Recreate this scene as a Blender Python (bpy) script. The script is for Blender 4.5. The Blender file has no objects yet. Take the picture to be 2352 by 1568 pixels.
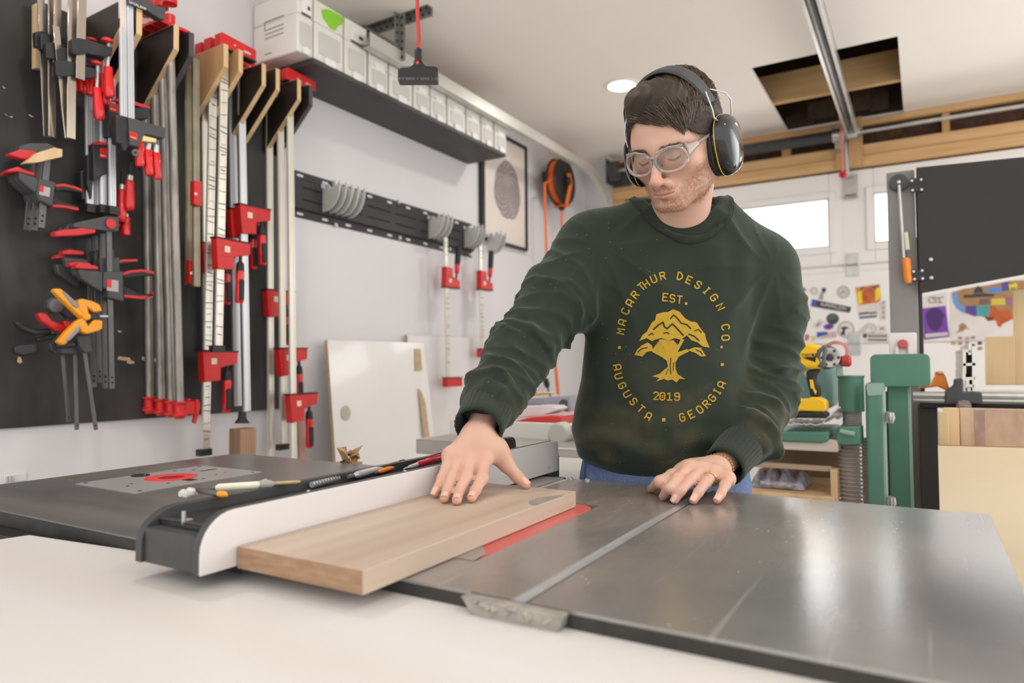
import bpy, bmesh, math, random
import numpy as np
from mathutils import Vector, Matrix, Euler
from mathutils.bvhtree import BVHTree

scn = bpy.context.scene
COL = scn.collection
PI = math.pi
rnd = random.Random(7)

# ---------------------------------------------------------------- camera (24 mm on full frame, 2352 x 1568)
FPX, PCX, PCY, CAMZ = 1590.0, 1176.0, 784.0, 1.105
_vy = Vector((2120-PCX, 832-PCY, FPX)).normalized()
_vx = -Vector((-1520-PCX, 860-PCY, FPX)).normalized()
_vx = (_vx-_vy*_vx.dot(_vy)).normalized()
_vz = _vx.cross(_vy)
WR = Matrix((_vx, _vy, _vz))                      # camera (right, down, forward) -> world
CAM = Vector((0, 0, CAMZ))
cam_d = bpy.data.cameras.new('camera'); cam = bpy.data.objects.new('camera', cam_d); COL.objects.link(cam)
_r, _d, _f = WR @ Vector((1, 0, 0)), WR @ Vector((0, 1, 0)), WR @ Vector((0, 0, 1))
cam.matrix_world = Matrix(((_r.x, -_d.x, -_f.x, 0), (_r.y, -_d.y, -_f.y, 0), (_r.z, -_d.z, -_f.z, CAMZ), (0, 0, 0, 1)))
cam_d.sensor_width = 36; cam_d.lens = 36*FPX/2352; cam_d.clip_start = 0.02; cam_d.clip_end = 200
cam_d.dof.use_dof = True; cam_d.dof.focus_distance = 1.3; cam_d.dof.aperture_fstop = 3.2
scn.camera = cam

# ---------------------------------------------------------------- room constants
XW, YB, H, TT = -2.33, 5.10, 2.71, 0.87           # left wall, garage-door plane, ceiling, saw table top

# ---------------------------------------------------------------- world, exposure
scn.view_settings.view_transform = 'Standard'; scn.view_settings.look = 'None'
scn.view_settings.gamma = 1; scn.view_settings.use_curve_mapping = False
scn.view_settings.exposure = 0.0
w = bpy.data.worlds.new('overcast_sky'); scn.world = w; w.use_nodes = True
bg = w.node_tree.nodes['Background']; bg.inputs[0].default_value = (1.0, 0.988, 0.985, 1); bg.inputs[1].default_value = 1.9
_n = w.node_tree.nodes; _l = w.node_tree.links                # overcast sky, brighter on the street side of the garage door
_tc = _n.new('ShaderNodeTexCoord'); _sp = _n.new('ShaderNodeSeparateXYZ'); _l.new(_tc.outputs['Generated'], _sp.inputs[0])
_mr = _n.new('ShaderNodeMapRange'); _mr.inputs['From Min'].default_value = 0.2; _mr.inputs['From Max'].default_value = 0.9; _mr.inputs['To Min'].default_value = 1.72; _mr.inputs['To Max'].default_value = 6.0
_l.new(_sp.outputs['Y'], _mr.inputs['Value']); _l.new(_mr.outputs[0], bg.inputs[1])
scn.cycles.max_bounces = 6; scn.cycles.diffuse_bounces = 4; scn.cycles.glossy_bounces = 3; scn.cycles.transmission_bounces = 6
scn.cycles.transparent_max_bounces = 8; scn.cycles.caustics_reflective = False; scn.cycles.caustics_refractive = False
scn.cycles.use_denoising = True; scn.cycles.sample_clamp_indirect = 6

LAMP_E = 6.0
LAMPS = [(-1.45, 3.70), (-1.45, 1.0), (0.9, 3.4), (0.9, 0.6)]
def lamp_light(x, y):
    l = bpy.data.lights.new('downlight_bulb', 'AREA'); l.shape = 'DISK'; l.size = 0.13; l.energy = LAMP_E; l.color = (1, 0.96, 0.91)
    o = bpy.data.objects.new('downlight_bulb', l); COL.objects.link(o); o.location = (x, y, H-0.012)
for _x, _y in LAMPS: lamp_light(_x, _y)

# ---------------------------------------------------------------- finding a place in the room from where it is seen
def ray(px, py): return WR @ Vector(((px-PCX)/FPX, (py-PCY)/FPX, 1))
def onX(px, py, X): d = ray(px, py); return CAM+d*(X/d.x)
def onY(px, py, Y): d = ray(px, py); return CAM+d*(Y/d.y)
def onZ(px, py, Z): d = ray(px, py); return CAM+d*((Z-CAMZ)/d.z)
def at(px, py, dep): return CAM+ray(px, py)*dep
def lw(px, py, off=0.0): return onX(px, py, XW+off)
def V(*a): return Vector(a)

# ---------------------------------------------------------------- materials
MATS = {}
def srgb(c): 
    return tuple((x/255/12.92 if x/255 <= 0.04045 else ((x/255+0.055)/1.055)**2.4) for x in c)
def mat(name, c, rough=0.5, metal=0.0, var=0.06, scale=8.0, bump=0.0, bscale=60.0, stretch=(1, 1, 1), c2=None, spec=0.5, coat=0.0, trans=0.0, ior=1.45, sheen=0.0, rvar=0.0, sss=0.0, emit=None, detail=4.0, thresh=None):
    """c, c2: sRGB 0..255. A noise mixes c with c2 (default: c darkened/lightened by var)."""
    if name in MATS: return MATS[name]
    m = bpy.data.materials.new(name); m.use_nodes = True
    nt = m.node_tree; N = nt.nodes; L = nt.links; b = N['Principled BSDF']
    a = srgb(c)
    tc = N.new('ShaderNodeTexCoord'); mp = N.new('ShaderNodeMapping'); mp.inputs['Scale'].default_value = stretch
    L.new(tc.outputs['Object'], mp.inputs['Vector'])
    no = N.new('ShaderNodeTexNoise'); no.inputs['Scale'].default_value = scale; no.inputs['Detail'].default_value = detail
    L.new(mp.outputs[0], no.inputs['Vector'])
    rp = N.new('ShaderNodeValToRGB')
    lo, hi = thresh or (0.3, 0.7)
    rp.color_ramp.elements[0].position = lo; rp.color_ramp.elements[1].position = hi
    if c2 is None:
        x0 = tuple(v*(1-var) for v in a); x1 = tuple(min(1, v*(1+var)) for v in a)
    else: x0, x1 = a, srgb(c2)
    rp.color_ramp.elements[0].color = (*x0, 1); rp.color_ramp.elements[1].color = (*x1, 1)
    L.new(no.outputs['Fac'], rp.inputs[0]); L.new(rp.outputs[0], b.inputs['Base Color'])
    b.inputs['Roughness'].default_value = rough; b.inputs['Metallic'].default_value = metal
    b.inputs['Specular IOR Level'].default_value = spec
    b.inputs['Coat Weight'].default_value = coat
    b.inputs['Transmission Weight'].default_value = trans; b.inputs['IOR'].default_value = ior
    if sheen: b.inputs['Sheen Weight'].default_value = sheen; b.inputs['Sheen Roughness'].default_value = 0.5
    if sss: b.inputs['Subsurface Weight'].default_value = sss; b.inputs['Subsurface Radius'].default_value = (0.008, 0.003, 0.0015); b.inputs['Subsurface Scale'].default_value = 1.0
    if rvar:
        mr = N.new('ShaderNodeMapRange'); mr.inputs['To Min'].default_value = max(0.02, rough-rvar); mr.inputs['To Max'].default_value = rough+rvar
        L.new(no.outputs['Fac'], mr.inputs['Value']); L.new(mr.outputs[0], b.inputs['Roughness'])
    if bump:
        n2 = N.new('ShaderNodeTexNoise'); n2.inputs['Scale'].default_value = bscale; n2.inputs['Detail'].default_value = 3
        L.new(mp.outputs[0], n2.inputs['Vector'])
        bu = N.new('ShaderNodeBump'); bu.inputs['Strength'].default_value = bump; bu.inputs['Distance'].default_value = 0.002
        L.new(n2.outputs['Fac'], bu.inputs['Height']); L.new(bu.outputs[0], b.inputs['Normal'])
    if emit: b.inputs['Emission Color'].default_value = (*srgb(emit[0]), 1); b.inputs['Emission Strength'].default_value = emit[1]
    MATS[name] = m
    return m
def wood(name, c, c2, axis=1, scale=14.0, rough=0.55, k=0.06):
    """Grain stretched along an axis."""
    s = [1, 1, 1]; s[axis] = k
    return mat(name, c, rough, c2=c2, scale=scale*2, stretch=tuple(s), bump=0.15, bscale=90, thresh=(0.32, 0.68), detail=6)

# ---------------------------------------------------------------- mesh builder
class MB:
    def __init__(s): s.v = []; s.f = []; s.mi = []; s.cur = 0; s.M = Matrix.Identity(4)
    def add(s, vs, fs):
        o = len(s.v); s.v += [s.M @ Vector(p) for p in vs]
        s.f += [tuple(i+o for i in f) for f in fs]; s.mi += [s.cur]*len(fs)
        return s
    def box(s, x0, x1, y0, y1, z0, z1):
        x0, x1 = sorted((x0, x1)); y0, y1 = sorted((y0, y1)); z0, z1 = sorted((z0, z1))
        return s.add([(x0, y0, z0), (x1, y0, z0), (x1, y1, z0), (x0, y1, z0), (x0, y0, z1), (x1, y0, z1), (x1, y1, z1), (x0, y1, z1)],
                     [(0, 3, 2, 1), (4, 5, 6, 7), (0, 1, 5, 4), (1, 2, 6, 5), (2, 3, 7, 6), (3, 0, 4, 7)])
    def bar(s, p, q, w, t, up=(0, 0, 1)):
        """Rectangular bar from p to q, width w (sideways), thickness t (towards up)."""
        p, q = Vector(p), Vector(q); d = (q-p).normalized(); u = Vector(up); sd = d.cross(u)
        if sd.length < 1e-4: sd = d.cross(Vector((1, 0, 0)))
        sd.normalize(); u = sd.cross(d)
        vs = []
        for c in (p, q):
            for a, b in ((-1, -1), (1, -1), (1, 1), (-1, 1)): vs.append(c+sd*(a*w/2)+u*(b*t/2))
        return s.add(vs, [(0, 1, 2, 3)[::-1], (4, 5, 6, 7), (0, 1, 5, 4), (1, 2, 6, 5), (2, 3, 7, 6), (3, 0, 4, 7)])
    def cyl(s, p, q, r, r2=None, n=16, caps=True):
        p, q = Vector(p), Vector(q); r2 = r if r2 is None else r2
        d = (q-p).normalized(); a = d.orthogonal().normalized(); b = d.cross(a)
        vs = []
        for c, rr in ((p, r), (q, r2)):
            for i in range(n): t = 2*PI*i/n; vs.append(c+(a*math.cos(t)+b*math.sin(t))*rr)
        fs = [(i, (i+1) % n, n+(i+1) % n, n+i) for i in range(n)]
        if caps: fs += [tuple(range(n))[::-1], tuple(range(n, 2*n))]
        return s.add(vs, fs)
    def tube(s, pts, r, n=8, caps=True, close=False):
        pts = [Vector(p) for p in pts]; m = len(pts); vs = []
        rs = r if hasattr(r, '__len__') else [r]*m
        a = None
        for i, p in enumerate(pts):
            q0 = pts[i-1] if i or close else p; q1 = pts[(i+1) % m] if i < m-1 or close else p
            d = (q1-q0).normalized()
            a = (a-d*a.dot(d)) if a is not None else d.orthogonal()
            if a.length < 1e-5: a = d.orthogonal()
            a.normalize(); b = d.cross(a)
            for k in range(n): t = 2*PI*k/n; vs.append(p+(a*math.cos(t)+b*math.sin(t))*rs[i])
        fs = []
        for i in range(m if close else m-1):
            j = (i+1) % m
            for k in range(n): fs.append((i*n+k, i*n+(k+1) % n, j*n+(k+1) % n, j*n+k))
        if caps and not close: fs += [tuple(range(n))[::-1], tuple(range((m-1)*n, m*n))]
        return s.add(vs, fs)
    def lathe(s, prof, n=24, M=None, caps=True):
        """prof: (r, z) pairs, turned about the local z axis placed by matrix M."""
        M = M or Matrix.Identity(4); vs = []
        for r, z in prof:
            for k in range(n): t = 2*PI*k/n; vs.append(M @ Vector((r*math.cos(t), r*math.sin(t), z)))
        fs = []
        for i in range(len(prof)-1):
            for k in range(n): fs.append((i*n+k, i*n+(k+1) % n, (i+1)*n+(k+1) % n, (i+1)*n+k))
        if caps: fs += [tuple(range(n))[::-1], tuple(range((len(prof)-1)*n, len(prof)*n))]
        return s.add(vs, fs)
    def prism(s, poly, o, u, w, e):
        """Polygon (a, b) on plane o + a*u + b*w, pushed along e."""
        o, u, w, e = Vector(o), Vector(u), Vector(w), Vector(e)
        n = len(poly); vs = [o+u*a+w*b for a, b in poly]; vs += [p+e for p in vs]
        flip = u.cross(w).dot(e) > 0
        fs = [tuple(range(n)), tuple(range(n, 2*n))[::-1]] + [(i, i+n, (i+1) % n+n, (i+1) % n) for i in range(n)]
        if flip: fs = [f[::-1] for f in fs]
        return s.add(vs, fs)
    def grid(s, rows):
        """rows: list of equal-length lists of points."""
        m, n = len(rows), len(rows[0]); vs = [p for r in rows for p in r]
        return s.add(vs, [(i*n+j, i*n+j+1, (i+1)*n+j+1, (i+1)*n+j) for i in range(m-1) for j in range(n-1)])

def rrect(x0, x1, y0, y1, r, n=5, corners=(1, 1, 1, 1)):
    """Rounded rectangle polygon, anticlockwise from the lower left."""
    out = []
    for (cx, cy, a0, on) in ((x0, y0, PI, corners[0]), (x1, y0, 1.5*PI, corners[1]), (x1, y1, 0, corners[2]), (x0, y1, PI/2, corners[3])):
        if not on: out.append((cx, cy)); continue
        ix = cx+r if cx == x0 else cx-r; iy = cy+r if cy == y0 else cy-r
        for k in range(n+1): t = a0+k*PI/2/n; out.append((ix+r*math.cos(t), iy+r*math.sin(t)))
    return out

def make(name, mb, m, parent=None, bevel=0.0, smooth=True, seg=2, ang=35, loc=None):
    me = bpy.data.meshes.new(name)
    me.from_pydata([tuple(p) for p in mb.v], [], mb.f)
    ms = m if isinstance(m, (list, tuple)) else [m]
    for x in ms: me.materials.append(x)
    if len(ms) > 1: me.polygons.foreach_set('material_index', mb.mi)
    bm = bmesh.new(); bm.from_mesh(me); bmesh.ops.recalc_face_normals(bm, faces=bm.faces); bm.to_mesh(me); bm.free()
    if smooth: me.shade_smooth(); me.set_sharp_from_angle(angle=math.radians(ang))
    me.update()
    o = bpy.data.objects.new(name, me); COL.objects.link(o)
    if parent: o.parent = parent
    if loc: o.location = loc
    if bevel:
        bv = o.modifiers.new('edge', 'BEVEL'); bv.width = bevel; bv.segments = seg; bv.limit_method = 'ANGLE'; bv.angle_limit = math.radians(40); bv.harden_normals = False
    return o
def tag(o, label=None, cat=None, group=None, kind=None):
    if label: o['label'] = label
    if cat: o['category'] = cat
    if group: o['group'] = group
    if kind: o['kind'] = kind
    return o
def struct(name, mb, m, bevel=0.0, parent=None, label=None, **k):
    o = make(name, mb, m, parent, bevel, **k)
    if parent is None: o['kind'] = 'structure'
    if label: o['label'] = label; o['category'] = 'building part'
    return o
def thing(name, label, cat, loc=(0, 0, 0), rot=(0, 0, 0), group=None):
    o = bpy.data.objects.new(name, None); COL.objects.link(o); o.empty_display_size = 0.05
    o.location = loc; o.rotation_euler = rot
    return tag(o, label, cat, group)
def dup(root, loc=None, rot=None, label=None, scale=None):
    def cp(o, par):
        c = o.copy(); COL.objects.link(c)
        if par: c.parent = par
        for ch in o.children: cp(ch, c)
        return c
    r = cp(root, None)
    if loc is not None: r.location = loc
    if rot is not None: r.rotation_euler = rot
    if scale is not None: r.scale = scale
    if label: r['label'] = label
    return r
def frame(o, x, y, z):
    """Matrix whose axes are x, y, z at origin o."""
    x, y, z, o = Vector(x), Vector(y), Vector(z), Vector(o)
    return Matrix(((x.x, y.x, z.x, o.x), (x.y, y.y, z.y, o.y), (x.z, y.z, z.z, o.z), (0, 0, 0, 1)))

# stroke lettering: strokes on a 4 x 6 grid
GLYPH = {'A': '0024 44 40|12 32', 'B': '00 06 36 45 44 33 03|33 42 41 30 00', 'C': '45 36 16 05 01 10 30 41', 'D': '00 06 26 44 42 20 00',
 'E': '46 06 00 40|03 33', 'F': '46 06 00|03 33', 'G': '45 36 16 05 01 10 30 41 43 23', 'H': '00 06|40 46|03 43', 'I': '10 30|16 36|20 26',
 'J': '01 10 20 31 36', 'K': '00 06|46 03 40', 'L': '06 00 40', 'M': '00 06 23 46 40', 'N': '00 06 40 46', 'O': '10 01 05 16 36 45 41 30 10',
 'P': '00 06 36 45 44 33 03', 'Q': '10 01 05 16 36 45 41 30 10|22 40', 'R': '00 06 36 45 44 33 03|23 40', 'S': '45 36 16 05 04 13 33 42 41 30 10 01',
 'T': '06 46|26 20', 'U': '06 01 10 30 41 46', 'V': '06 20 46', 'W': '06 10 23 30 46', 'X': '00 46|06 40', 'Y': '06 23 46|23 20', 'Z': '06 46 00 40',
 '0': '10 01 05 16 36 45 41 30 10|22 24', '1': '05 26 20|00 40', '2': '05 16 36 45 44 00 40', '9': '01 10 30 41 45 36 16 05 04 13 33 44', '3': '05 16 36 45 44 33 13|33 42 41 30 10 01',
 '.': '20 21', 'M3': '', ' ': '', '-': '13 33', "'": '26 24'}
GLYPH['A'] = '00 05 16 36 45 40|02 42'
def strokes(txt):
    """Yields (offset, polyline) in em units: cell 1 wide, 1.35 high, advance 1.45."""
    for i, ch in enumerate(txt):
        for st in GLYPH.get(ch.upper(), '').split('|'):
            if st.strip(): yield i, [(int(p[0])/4, int(p[1])/6*1.35) for p in st.split()]
def ribbon(mb, pts, w, nrm):
    """Flat stroke of width w through 3-D points, lying across nrm (mitred)."""
    pts = [Vector(p) for p in pts]; nrm = Vector(nrm); L = []; R_ = []
    if (pts[0]-pts[-1]).length < 1e-9: pts = pts[:-1]; closed = True
    else: closed = False
    m = len(pts)
    if not closed:
        pts[0] = pts[0]+(pts[0]-pts[1]).normalized()*w*0.3; pts[-1] = pts[-1]+(pts[-1]-pts[-2]).normalized()*w*0.3
    for i, p in enumerate(pts):
        a = (p-pts[i-1]).normalized() if i or closed else None; b = (pts[(i+1) % m]-p).normalized() if i < m-1 or closed else None
        d = a if b is None else b if a is None else (a+b).normalized()
        sd = nrm.cross(d).normalized(); k = 1.0
        if a is not None and b is not None: k = min(1.6, 1/max(0.4, sd.dot(nrm.cross(a).normalized())))
        L.append(p+sd*w/2*k); R_.append(p-sd*w/2*k)
    n = len(pts); fs = [(i, i+1, n+i+1, n+i) for i in range(n-1)]
    if closed: fs.append((n-1, 0, n, 2*n-1))
    mb.add(L+R_, fs)
def lettering(mb, txt, o, u, v, size, wd=0.2, adv=1.45, center=True):
    """Flat lettering on a plane: o origin (middle of baseline), u right, v up."""
    o, u, v = Vector(o), Vector(u).normalized(), Vector(v).normalized(); n = u.cross(v)
    x0 = -(len(txt)*adv-(adv-1))/2 if center else 0
    for i, pl in strokes(txt): ribbon(mb, [o+u*((x0+i*adv+a)*size)+v*(b*size) for a, b in pl], wd*size, n)
# ================================================================ the room
M_wall = mat('painted_wall', (222, 220, 222), 0.6, var=0.03, scale=1.5, bump=0.05, bscale=200)
M_ceil = mat('ceiling_paint', (251, 244, 234), 0.85, var=0.02, scale=1.2)
M_conc = mat('concrete', (206, 202, 197), 0.7, var=0.12, scale=4)
M_fir = wood('fir_lumber', (202, 158, 106), (222, 182, 130), axis=0)
M_firz = wood('fir_lumber_upright', (190, 146, 96), (214, 174, 122), axis=2)
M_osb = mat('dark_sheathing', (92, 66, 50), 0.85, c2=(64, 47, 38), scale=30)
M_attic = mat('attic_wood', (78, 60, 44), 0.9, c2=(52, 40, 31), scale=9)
M_door = mat('door_white', (240, 237, 234), 0.45, var=0.02, scale=3)
M_steel = mat('galvanised_steel', (190, 190, 186), 0.35, 0.85, var=0.1, scale=20)
M_black = mat('black_plastic', (38, 38, 39), 0.45, var=0.15, scale=20)
M_dgrey = mat('charcoal_plastic', (72, 72, 74), 0.5, var=0.1, scale=30)
def thin_glass(name, tint=(0.97, 0.98, 0.98), refl=0.08):
    m = bpy.data.materials.new(name); m.use_nodes = True; nt = m.node_tree; nt.nodes.clear()
    o = nt.nodes.new('ShaderNodeOutputMaterial'); mx = nt.nodes.new('ShaderNodeMixShader'); t = nt.nodes.new('ShaderNodeBsdfTransparent'); g = nt.nodes.new('ShaderNodeBsdfGlossy')
    fr = nt.nodes.new('ShaderNodeFresnel'); fr.inputs['IOR'].default_value = 1.3
    mu = nt.nodes.new('ShaderNodeMath'); mu.operation = 'ADD'; mu.inputs[1].default_value = refl*0.3
    nt.links.new(fr.outputs[0], mu.inputs[0])
    t.inputs[0].default_value = (*tint, 1); g.inputs['Roughness'].default_value = 0.05
    nt.links.new(mu.outputs[0], mx.inputs[0]); nt.links.new(t.outputs[0], mx.inputs[1]); nt.links.new(g.outputs[0], mx.inputs[2]); nt.links.new(mx.outputs[0], o.inputs[0])
    return m
M_glass = thin_glass('window_glass')

XR, YF = 2.3, -0.8                                # right wall, open front
struct('floor', MB().box(XW-0.1, XR+0.1, YF, YB+0.3, -0.1, 0), M_conc)
struct('wall_left', MB().box(XW-0.1, XW, YF, YB+0.1, 0, H+0.01), M_wall)
DX0, DX1, DZ = -1.98, 2.1, 2.396                 # door opening
mb = MB(); mb.box(XW, DX0-0.09, YB, YB+0.1, 0, H); mb.box(DX1+0.09, XR, YB, YB+0.1, 0, H)
struct('wall_back', mb, M_wall)
t_ = thing('wall_clip', 'small white clip fixed low on the left wall near the picture edge', 'clip', lw(34, 1097))
make('plate', MB().box(0.0005, 0.006, -0.03, 0.03, -0.012, 0.012), M_wall, t_, bevel=0.002); make('hook', MB().box(0.0062, 0.02, -0.022, -0.012, -0.014, 0.008), M_steel, t_, bevel=0.001)
struct('baseboard_left', MB().box(XW, XW+0.012, YF, YB, 0, 0.09), M_wall, bevel=0.003)
# ceiling with the hole cut for the opener
HX0, HX1, HY0, HY1 = -0.766, -0.068, 3.86, 5.07
mb = MB()
mb.box(XW-0.1, HX0, YF, YB+0.1, H, H+0.015); mb.box(HX1, XR+0.1, YF, YB+0.1, H, H+0.015)
mb.box(HX0, HX1, YF, HY0, H, H+0.015); mb.box(HX0, HX1, HY1, YB+0.1, H, H+0.015)
struct('ceiling', mb, M_ceil)
mb = MB(); z1 = H+0.6
mb.box(HX0-0.3, HX0-0.28, HY0-0.3, HY1+0.2, H+0.015, z1); mb.box(HX1+0.28, HX1+0.3, HY0-0.3, HY1+0.2, H+0.015, z1)
mb.box(HX0-0.3, HX1+0.3, HY0-0.32, HY0-0.3, H+0.015, z1); mb.box(HX0-0.3, HX1+0.3, HY1+0.2, HY1+0.22, H+0.015, z1); mb.box(HX0-0.3, HX1+0.3, HY0-0.3, HY1+0.2, z1, z1+0.02)
struct('trim_1', mb, M_attic, label='dark attic boards boxed over the ceiling hole to keep out the sky')  # added box, closed so that no sky light enters through the hole
p = onZ(1770, 240, H+0.02)
struct('trim_2', MB().box(HX0-0.27, HX1+0.27, p.y-0.02, p.y+0.022, H+0.016, H+0.2), M_fir, bevel=0.003, label='ceiling joist crossing the square hole in the ceiling')
mb = MB()
for (a, b, y0, z0, z2) in ((-0.62, -0.46, 4.93, 0.0, 0.11), (-0.35, -0.25, 4.9, 0.0, 0.2), (-0.25, -0.15, 4.95, 0.0, 0.13), (-0.77, -0.6, 5.0, 0.0, 0.07)):
    mb.box(a, b, y0, y0+0.04, H+0.018+z0, H+0.018+z2)
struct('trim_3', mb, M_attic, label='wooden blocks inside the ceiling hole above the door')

# garage-door header framing
yh = YB-0.045
struct('trim_4', MB().box(DX0-0.09, DX1+0.09, yh, YB, DZ, 2.468), M_fir, bevel=0.004, label='lower header board above the garage door')
struct('trim_5', MB().box(DX0-0.09, DX1+0.09, yh+0.008, YB, 2.47, 2.542), M_fir, bevel=0.004, label='second header board above the garage door')
struct('trim_6', MB().box(DX0-0.09, DX1+0.09, yh, YB, 2.668, 2.708), M_fir, bevel=0.003, label='top plate of the wall over the garage door')
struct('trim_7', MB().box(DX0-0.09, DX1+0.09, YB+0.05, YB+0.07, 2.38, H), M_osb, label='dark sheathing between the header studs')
n = 7
for px0, px1, py in ((1794, 1814, 345), (2164, 2182, 290), (1580, 1597, 380)):
    n += 1; a, b = onY(px0, py, yh).x, onY(px1, py, yh).x
    struct('trim_%d' % n, MB().box(a, b, yh+0.02, YB+0.04, 2.543, 2.667), M_firz, bevel=0.002, label='short stud between header and top plate')
a, b = onY(1919, 360, yh-0.02).x, onY(1982, 360, yh-0.02).x
struct('trim_11', MB().box(a, a+0.075, yh-0.02, yh-0.001, DZ, 2.7), M_firz, bevel=0.003, label='upright fir board left of the red release cord')
struct('trim_12', MB().box(a+0.077, b, yh-0.03, yh-0.001, DZ, 2.72), M_firz, bevel=0.003, label='upright fir board with a knot right of the release cord')
struct('trim_13', MB().box(DX0-0.09, DX0, YB-0.03, YB+0.05, 0, DZ-0.001), M_firz, bevel=0.003, label='left jamb of the garage door')
struct('trim_14', MB().box(DX1, DX1+0.09, YB-0.03, YB+0.05, 0, DZ-0.001), M_firz, bevel=0.003, label='right jamb of the garage door')

# sectional garage door with windows in its top row
door = thing('door_1', 'white sectional garage door with windows behind the man', 'garage door', (0, YB, 0)); door['kind'] = 'structure'
wins = [(-1.40, -0.523), (-0.254, 0.623), (0.892, 1.77)]
wz0, wz1 = 1.89, 2.218
seams = [0.02, 0.66, 1.232, 1.756, DZ-0.004]
y0, y1 = 0.0, 0.045
for i in range(4):
    mb = MB(); za, zb = seams[i]+0.004, seams[i+1]-0.004
    if i < 3:
        mb.box(DX0+0.01, DX1-0.01, y0, y1, za, zb)
        for x in (-1.96, -0.8, 0.35, 1.5):        # pressed ribs of each section
            pass
    else:
        xs = [DX0+0.01]+[v for w_ in wins for v in w_]+[DX1-0.01]
        for k in range(0, len(xs), 2): mb.box(xs[k], xs[k+1], y0, y1, za, zb)
        for a, b in wins: mb.box(a, b, y0, y1, za, wz0); mb.box(a, b, y0, y1, wz1, zb)
    make('door_section', mb, M_door, door, bevel=0.006)
mb = MB()
for z in seams[1:4]: mb.box(DX0+0.01, DX1-0.01, y0+0.018, y1-0.005, z-0.006, z+0.006)
mb.box(DX0+0.01, DX1-0.01, -0.004, 0.0, 1.765, 1.775); mb.box(DX0+0.01, DX1-0.01, -0.006, 0.0, 1.712, 1.722)
make('section_joint', mb, M_door, door, bevel=0.002)
for a, b in wins:
    mb = MB(); e = 0.045
    for q in ((a-e, a, wz0-e, wz1+e), (b, b+e, wz0-e, wz1+e), (a, b, wz0-e, wz0), (a, b, wz1, wz1+e)): mb.box(q[0], q[1], -0.014, 0.0, q[2], q[3])
    for q in ((a, a+0.012, wz0, wz1), (b-0.012, b, wz0, wz1), (a, b, wz0, wz0+0.012), (a, b, wz1-0.012, wz1)): mb.box(q[0], q[1], -0.006, 0.012, q[2], q[3])
    wf = make('window_frame', mb, M_door, door, bevel=0.004)
    make('window_pane', MB().box(a, b, 0.018, 0.021, wz0, wz1), M_glass, wf)
for x in (-1.55, -0.388, 0.757, 1.94):
    mb = MB(); mb.box(x-0.05, x+0.05, -0.0015, 0.0, 0.05, DZ-0.06)
    st = make('stile', mb, M_door, door, bevel=0.001)
    for z in (1.232, 1.756):
        mb = MB(); mb.box(x-0.035, x+0.035, -0.009, -0.002, z-0.075, z+0.075); mb.cyl((x-0.035, -0.012, z), (x+0.035, -0.012, z), 0.008, n=10)
        for dx, dz in ((-0.02, 0.05), (0.02, 0.05), (-0.02, -0.05), (0.02, -0.05)): mb.cyl((x+dx, -0.014, z+dz), (x+dx, -0.0091, z+dz), 0.006, n=8)
        make('hinge', mb, M_steel, door, bevel=0.001)
mb = MB(); mb.box(-0.43, -0.345, -0.012, -0.0045, 2.2, 2.36); mb.box(-0.41, -0.36, -0.05, -0.0125, 2.335, 2.35); mb.cyl((-0.42, -0.03, 2.21), (-0.35, -0.03, 2.21), 0.014, n=10)
make('lock_bracket', mb, M_steel, door, bevel=0.001)

# torsion shaft, spring
ys = YB-0.16
def shaft_pt(px, py): return onY(px, py, ys)
p0, p1 = shaft_pt(1400, 392), shaft_pt(2352, 238)
zs = shaft_pt(1955, 306).z
t = thing('torsion_shaft', 'shiny round steel shaft running above the garage door', 'shaft', (0, ys, zs))
make('shaft', MB().cyl((-2.05, 0, 0), (2.08, 0, 0), 0.013, n=14), M_steel, t)
mb = MB(); mb.cyl((-1.17, 0, 0), (-0.47, 0, 0), 0.036, n=16)
for i in range(60): x = -1.165+i*0.69/60; mb.lathe([(0.036, -0.004), (0.0395, 0), (0.036, 0.004)], 16, Matrix.Translation((x, 0, 0)) @ Matrix.Rotation(PI/2, 4, 'Y'), caps=False)
make('spring', mb, M_dgrey, t)
mb = MB(); mb.box(-0.46, -0.42, -0.02, 0.12, -0.09, 0.07); mb.cyl((-0.475, 0, 0), (-0.405, 0, 0), 0.045, n=14)
make('centre_bracket', mb, M_steel, t, bevel=0.003)
mb = MB(); mb.cyl((-2.04, 0, 0), (-1.97, 0, 0), 0.075, n=20); mb.box(-2.05, -2.045, -0.06, 0.11, -0.1, 0.09); mb.box(-2.05, -1.9, 0.108, 0.112, -0.1, 0.09)
make('cable_drum', mb, M_dgrey, t, bevel=0.003)

# overhead opener rail, red release cord
z = H-0.14
q0, q1 = onZ(1838, 0, z), onZ(1925, 262, z); r0, r1 = onZ(1879, 0, z), onZ(1961, 272, z)
xc = (q1.x+r1.x)/2; wr = abs(r1.x-q1.x)
t = thing('opener_rail', 'long steel opener rail running under the ceiling to the door', 'rail', (xc, 0, z))
mb = MB(); mb.box(-wr/2, -wr/2+0.016, -0.4, 4.86, 0, 0.055); mb.box(wr/2-0.016, wr/2, -0.4, 4.86, 0, 0.055); mb.box(-wr/2, wr/2, -0.4, 4.86, 0.045, 0.055)
make('channel', mb, mat('rail_steel', (205, 203, 196), 0.3, 0.7, var=0.12, scale=6), t, bevel=0.002)
make('drive_chain', MB().box(-0.007, 0.007, -0.4, 4.8, 0.022, 0.034), M_black, t)
mb = MB(); mb.box(-wr/2-0.01, wr/2+0.01, 4.861, 4.905, -0.01, 0.06); mb.cyl((-0.03, 4.88, -0.012), (0.03, 4.88, -0.012), 0.018, n=14)
make('end_pulley', mb, M_steel, t, bevel=0.004)
p0, p1 = onY(1930, 262, 4.8), onY(1936, 402, 4.8)
t = thing('release_cord', 'pink and red release cord hanging from the opener rail', 'cord', p0)
d = p1-p0
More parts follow.
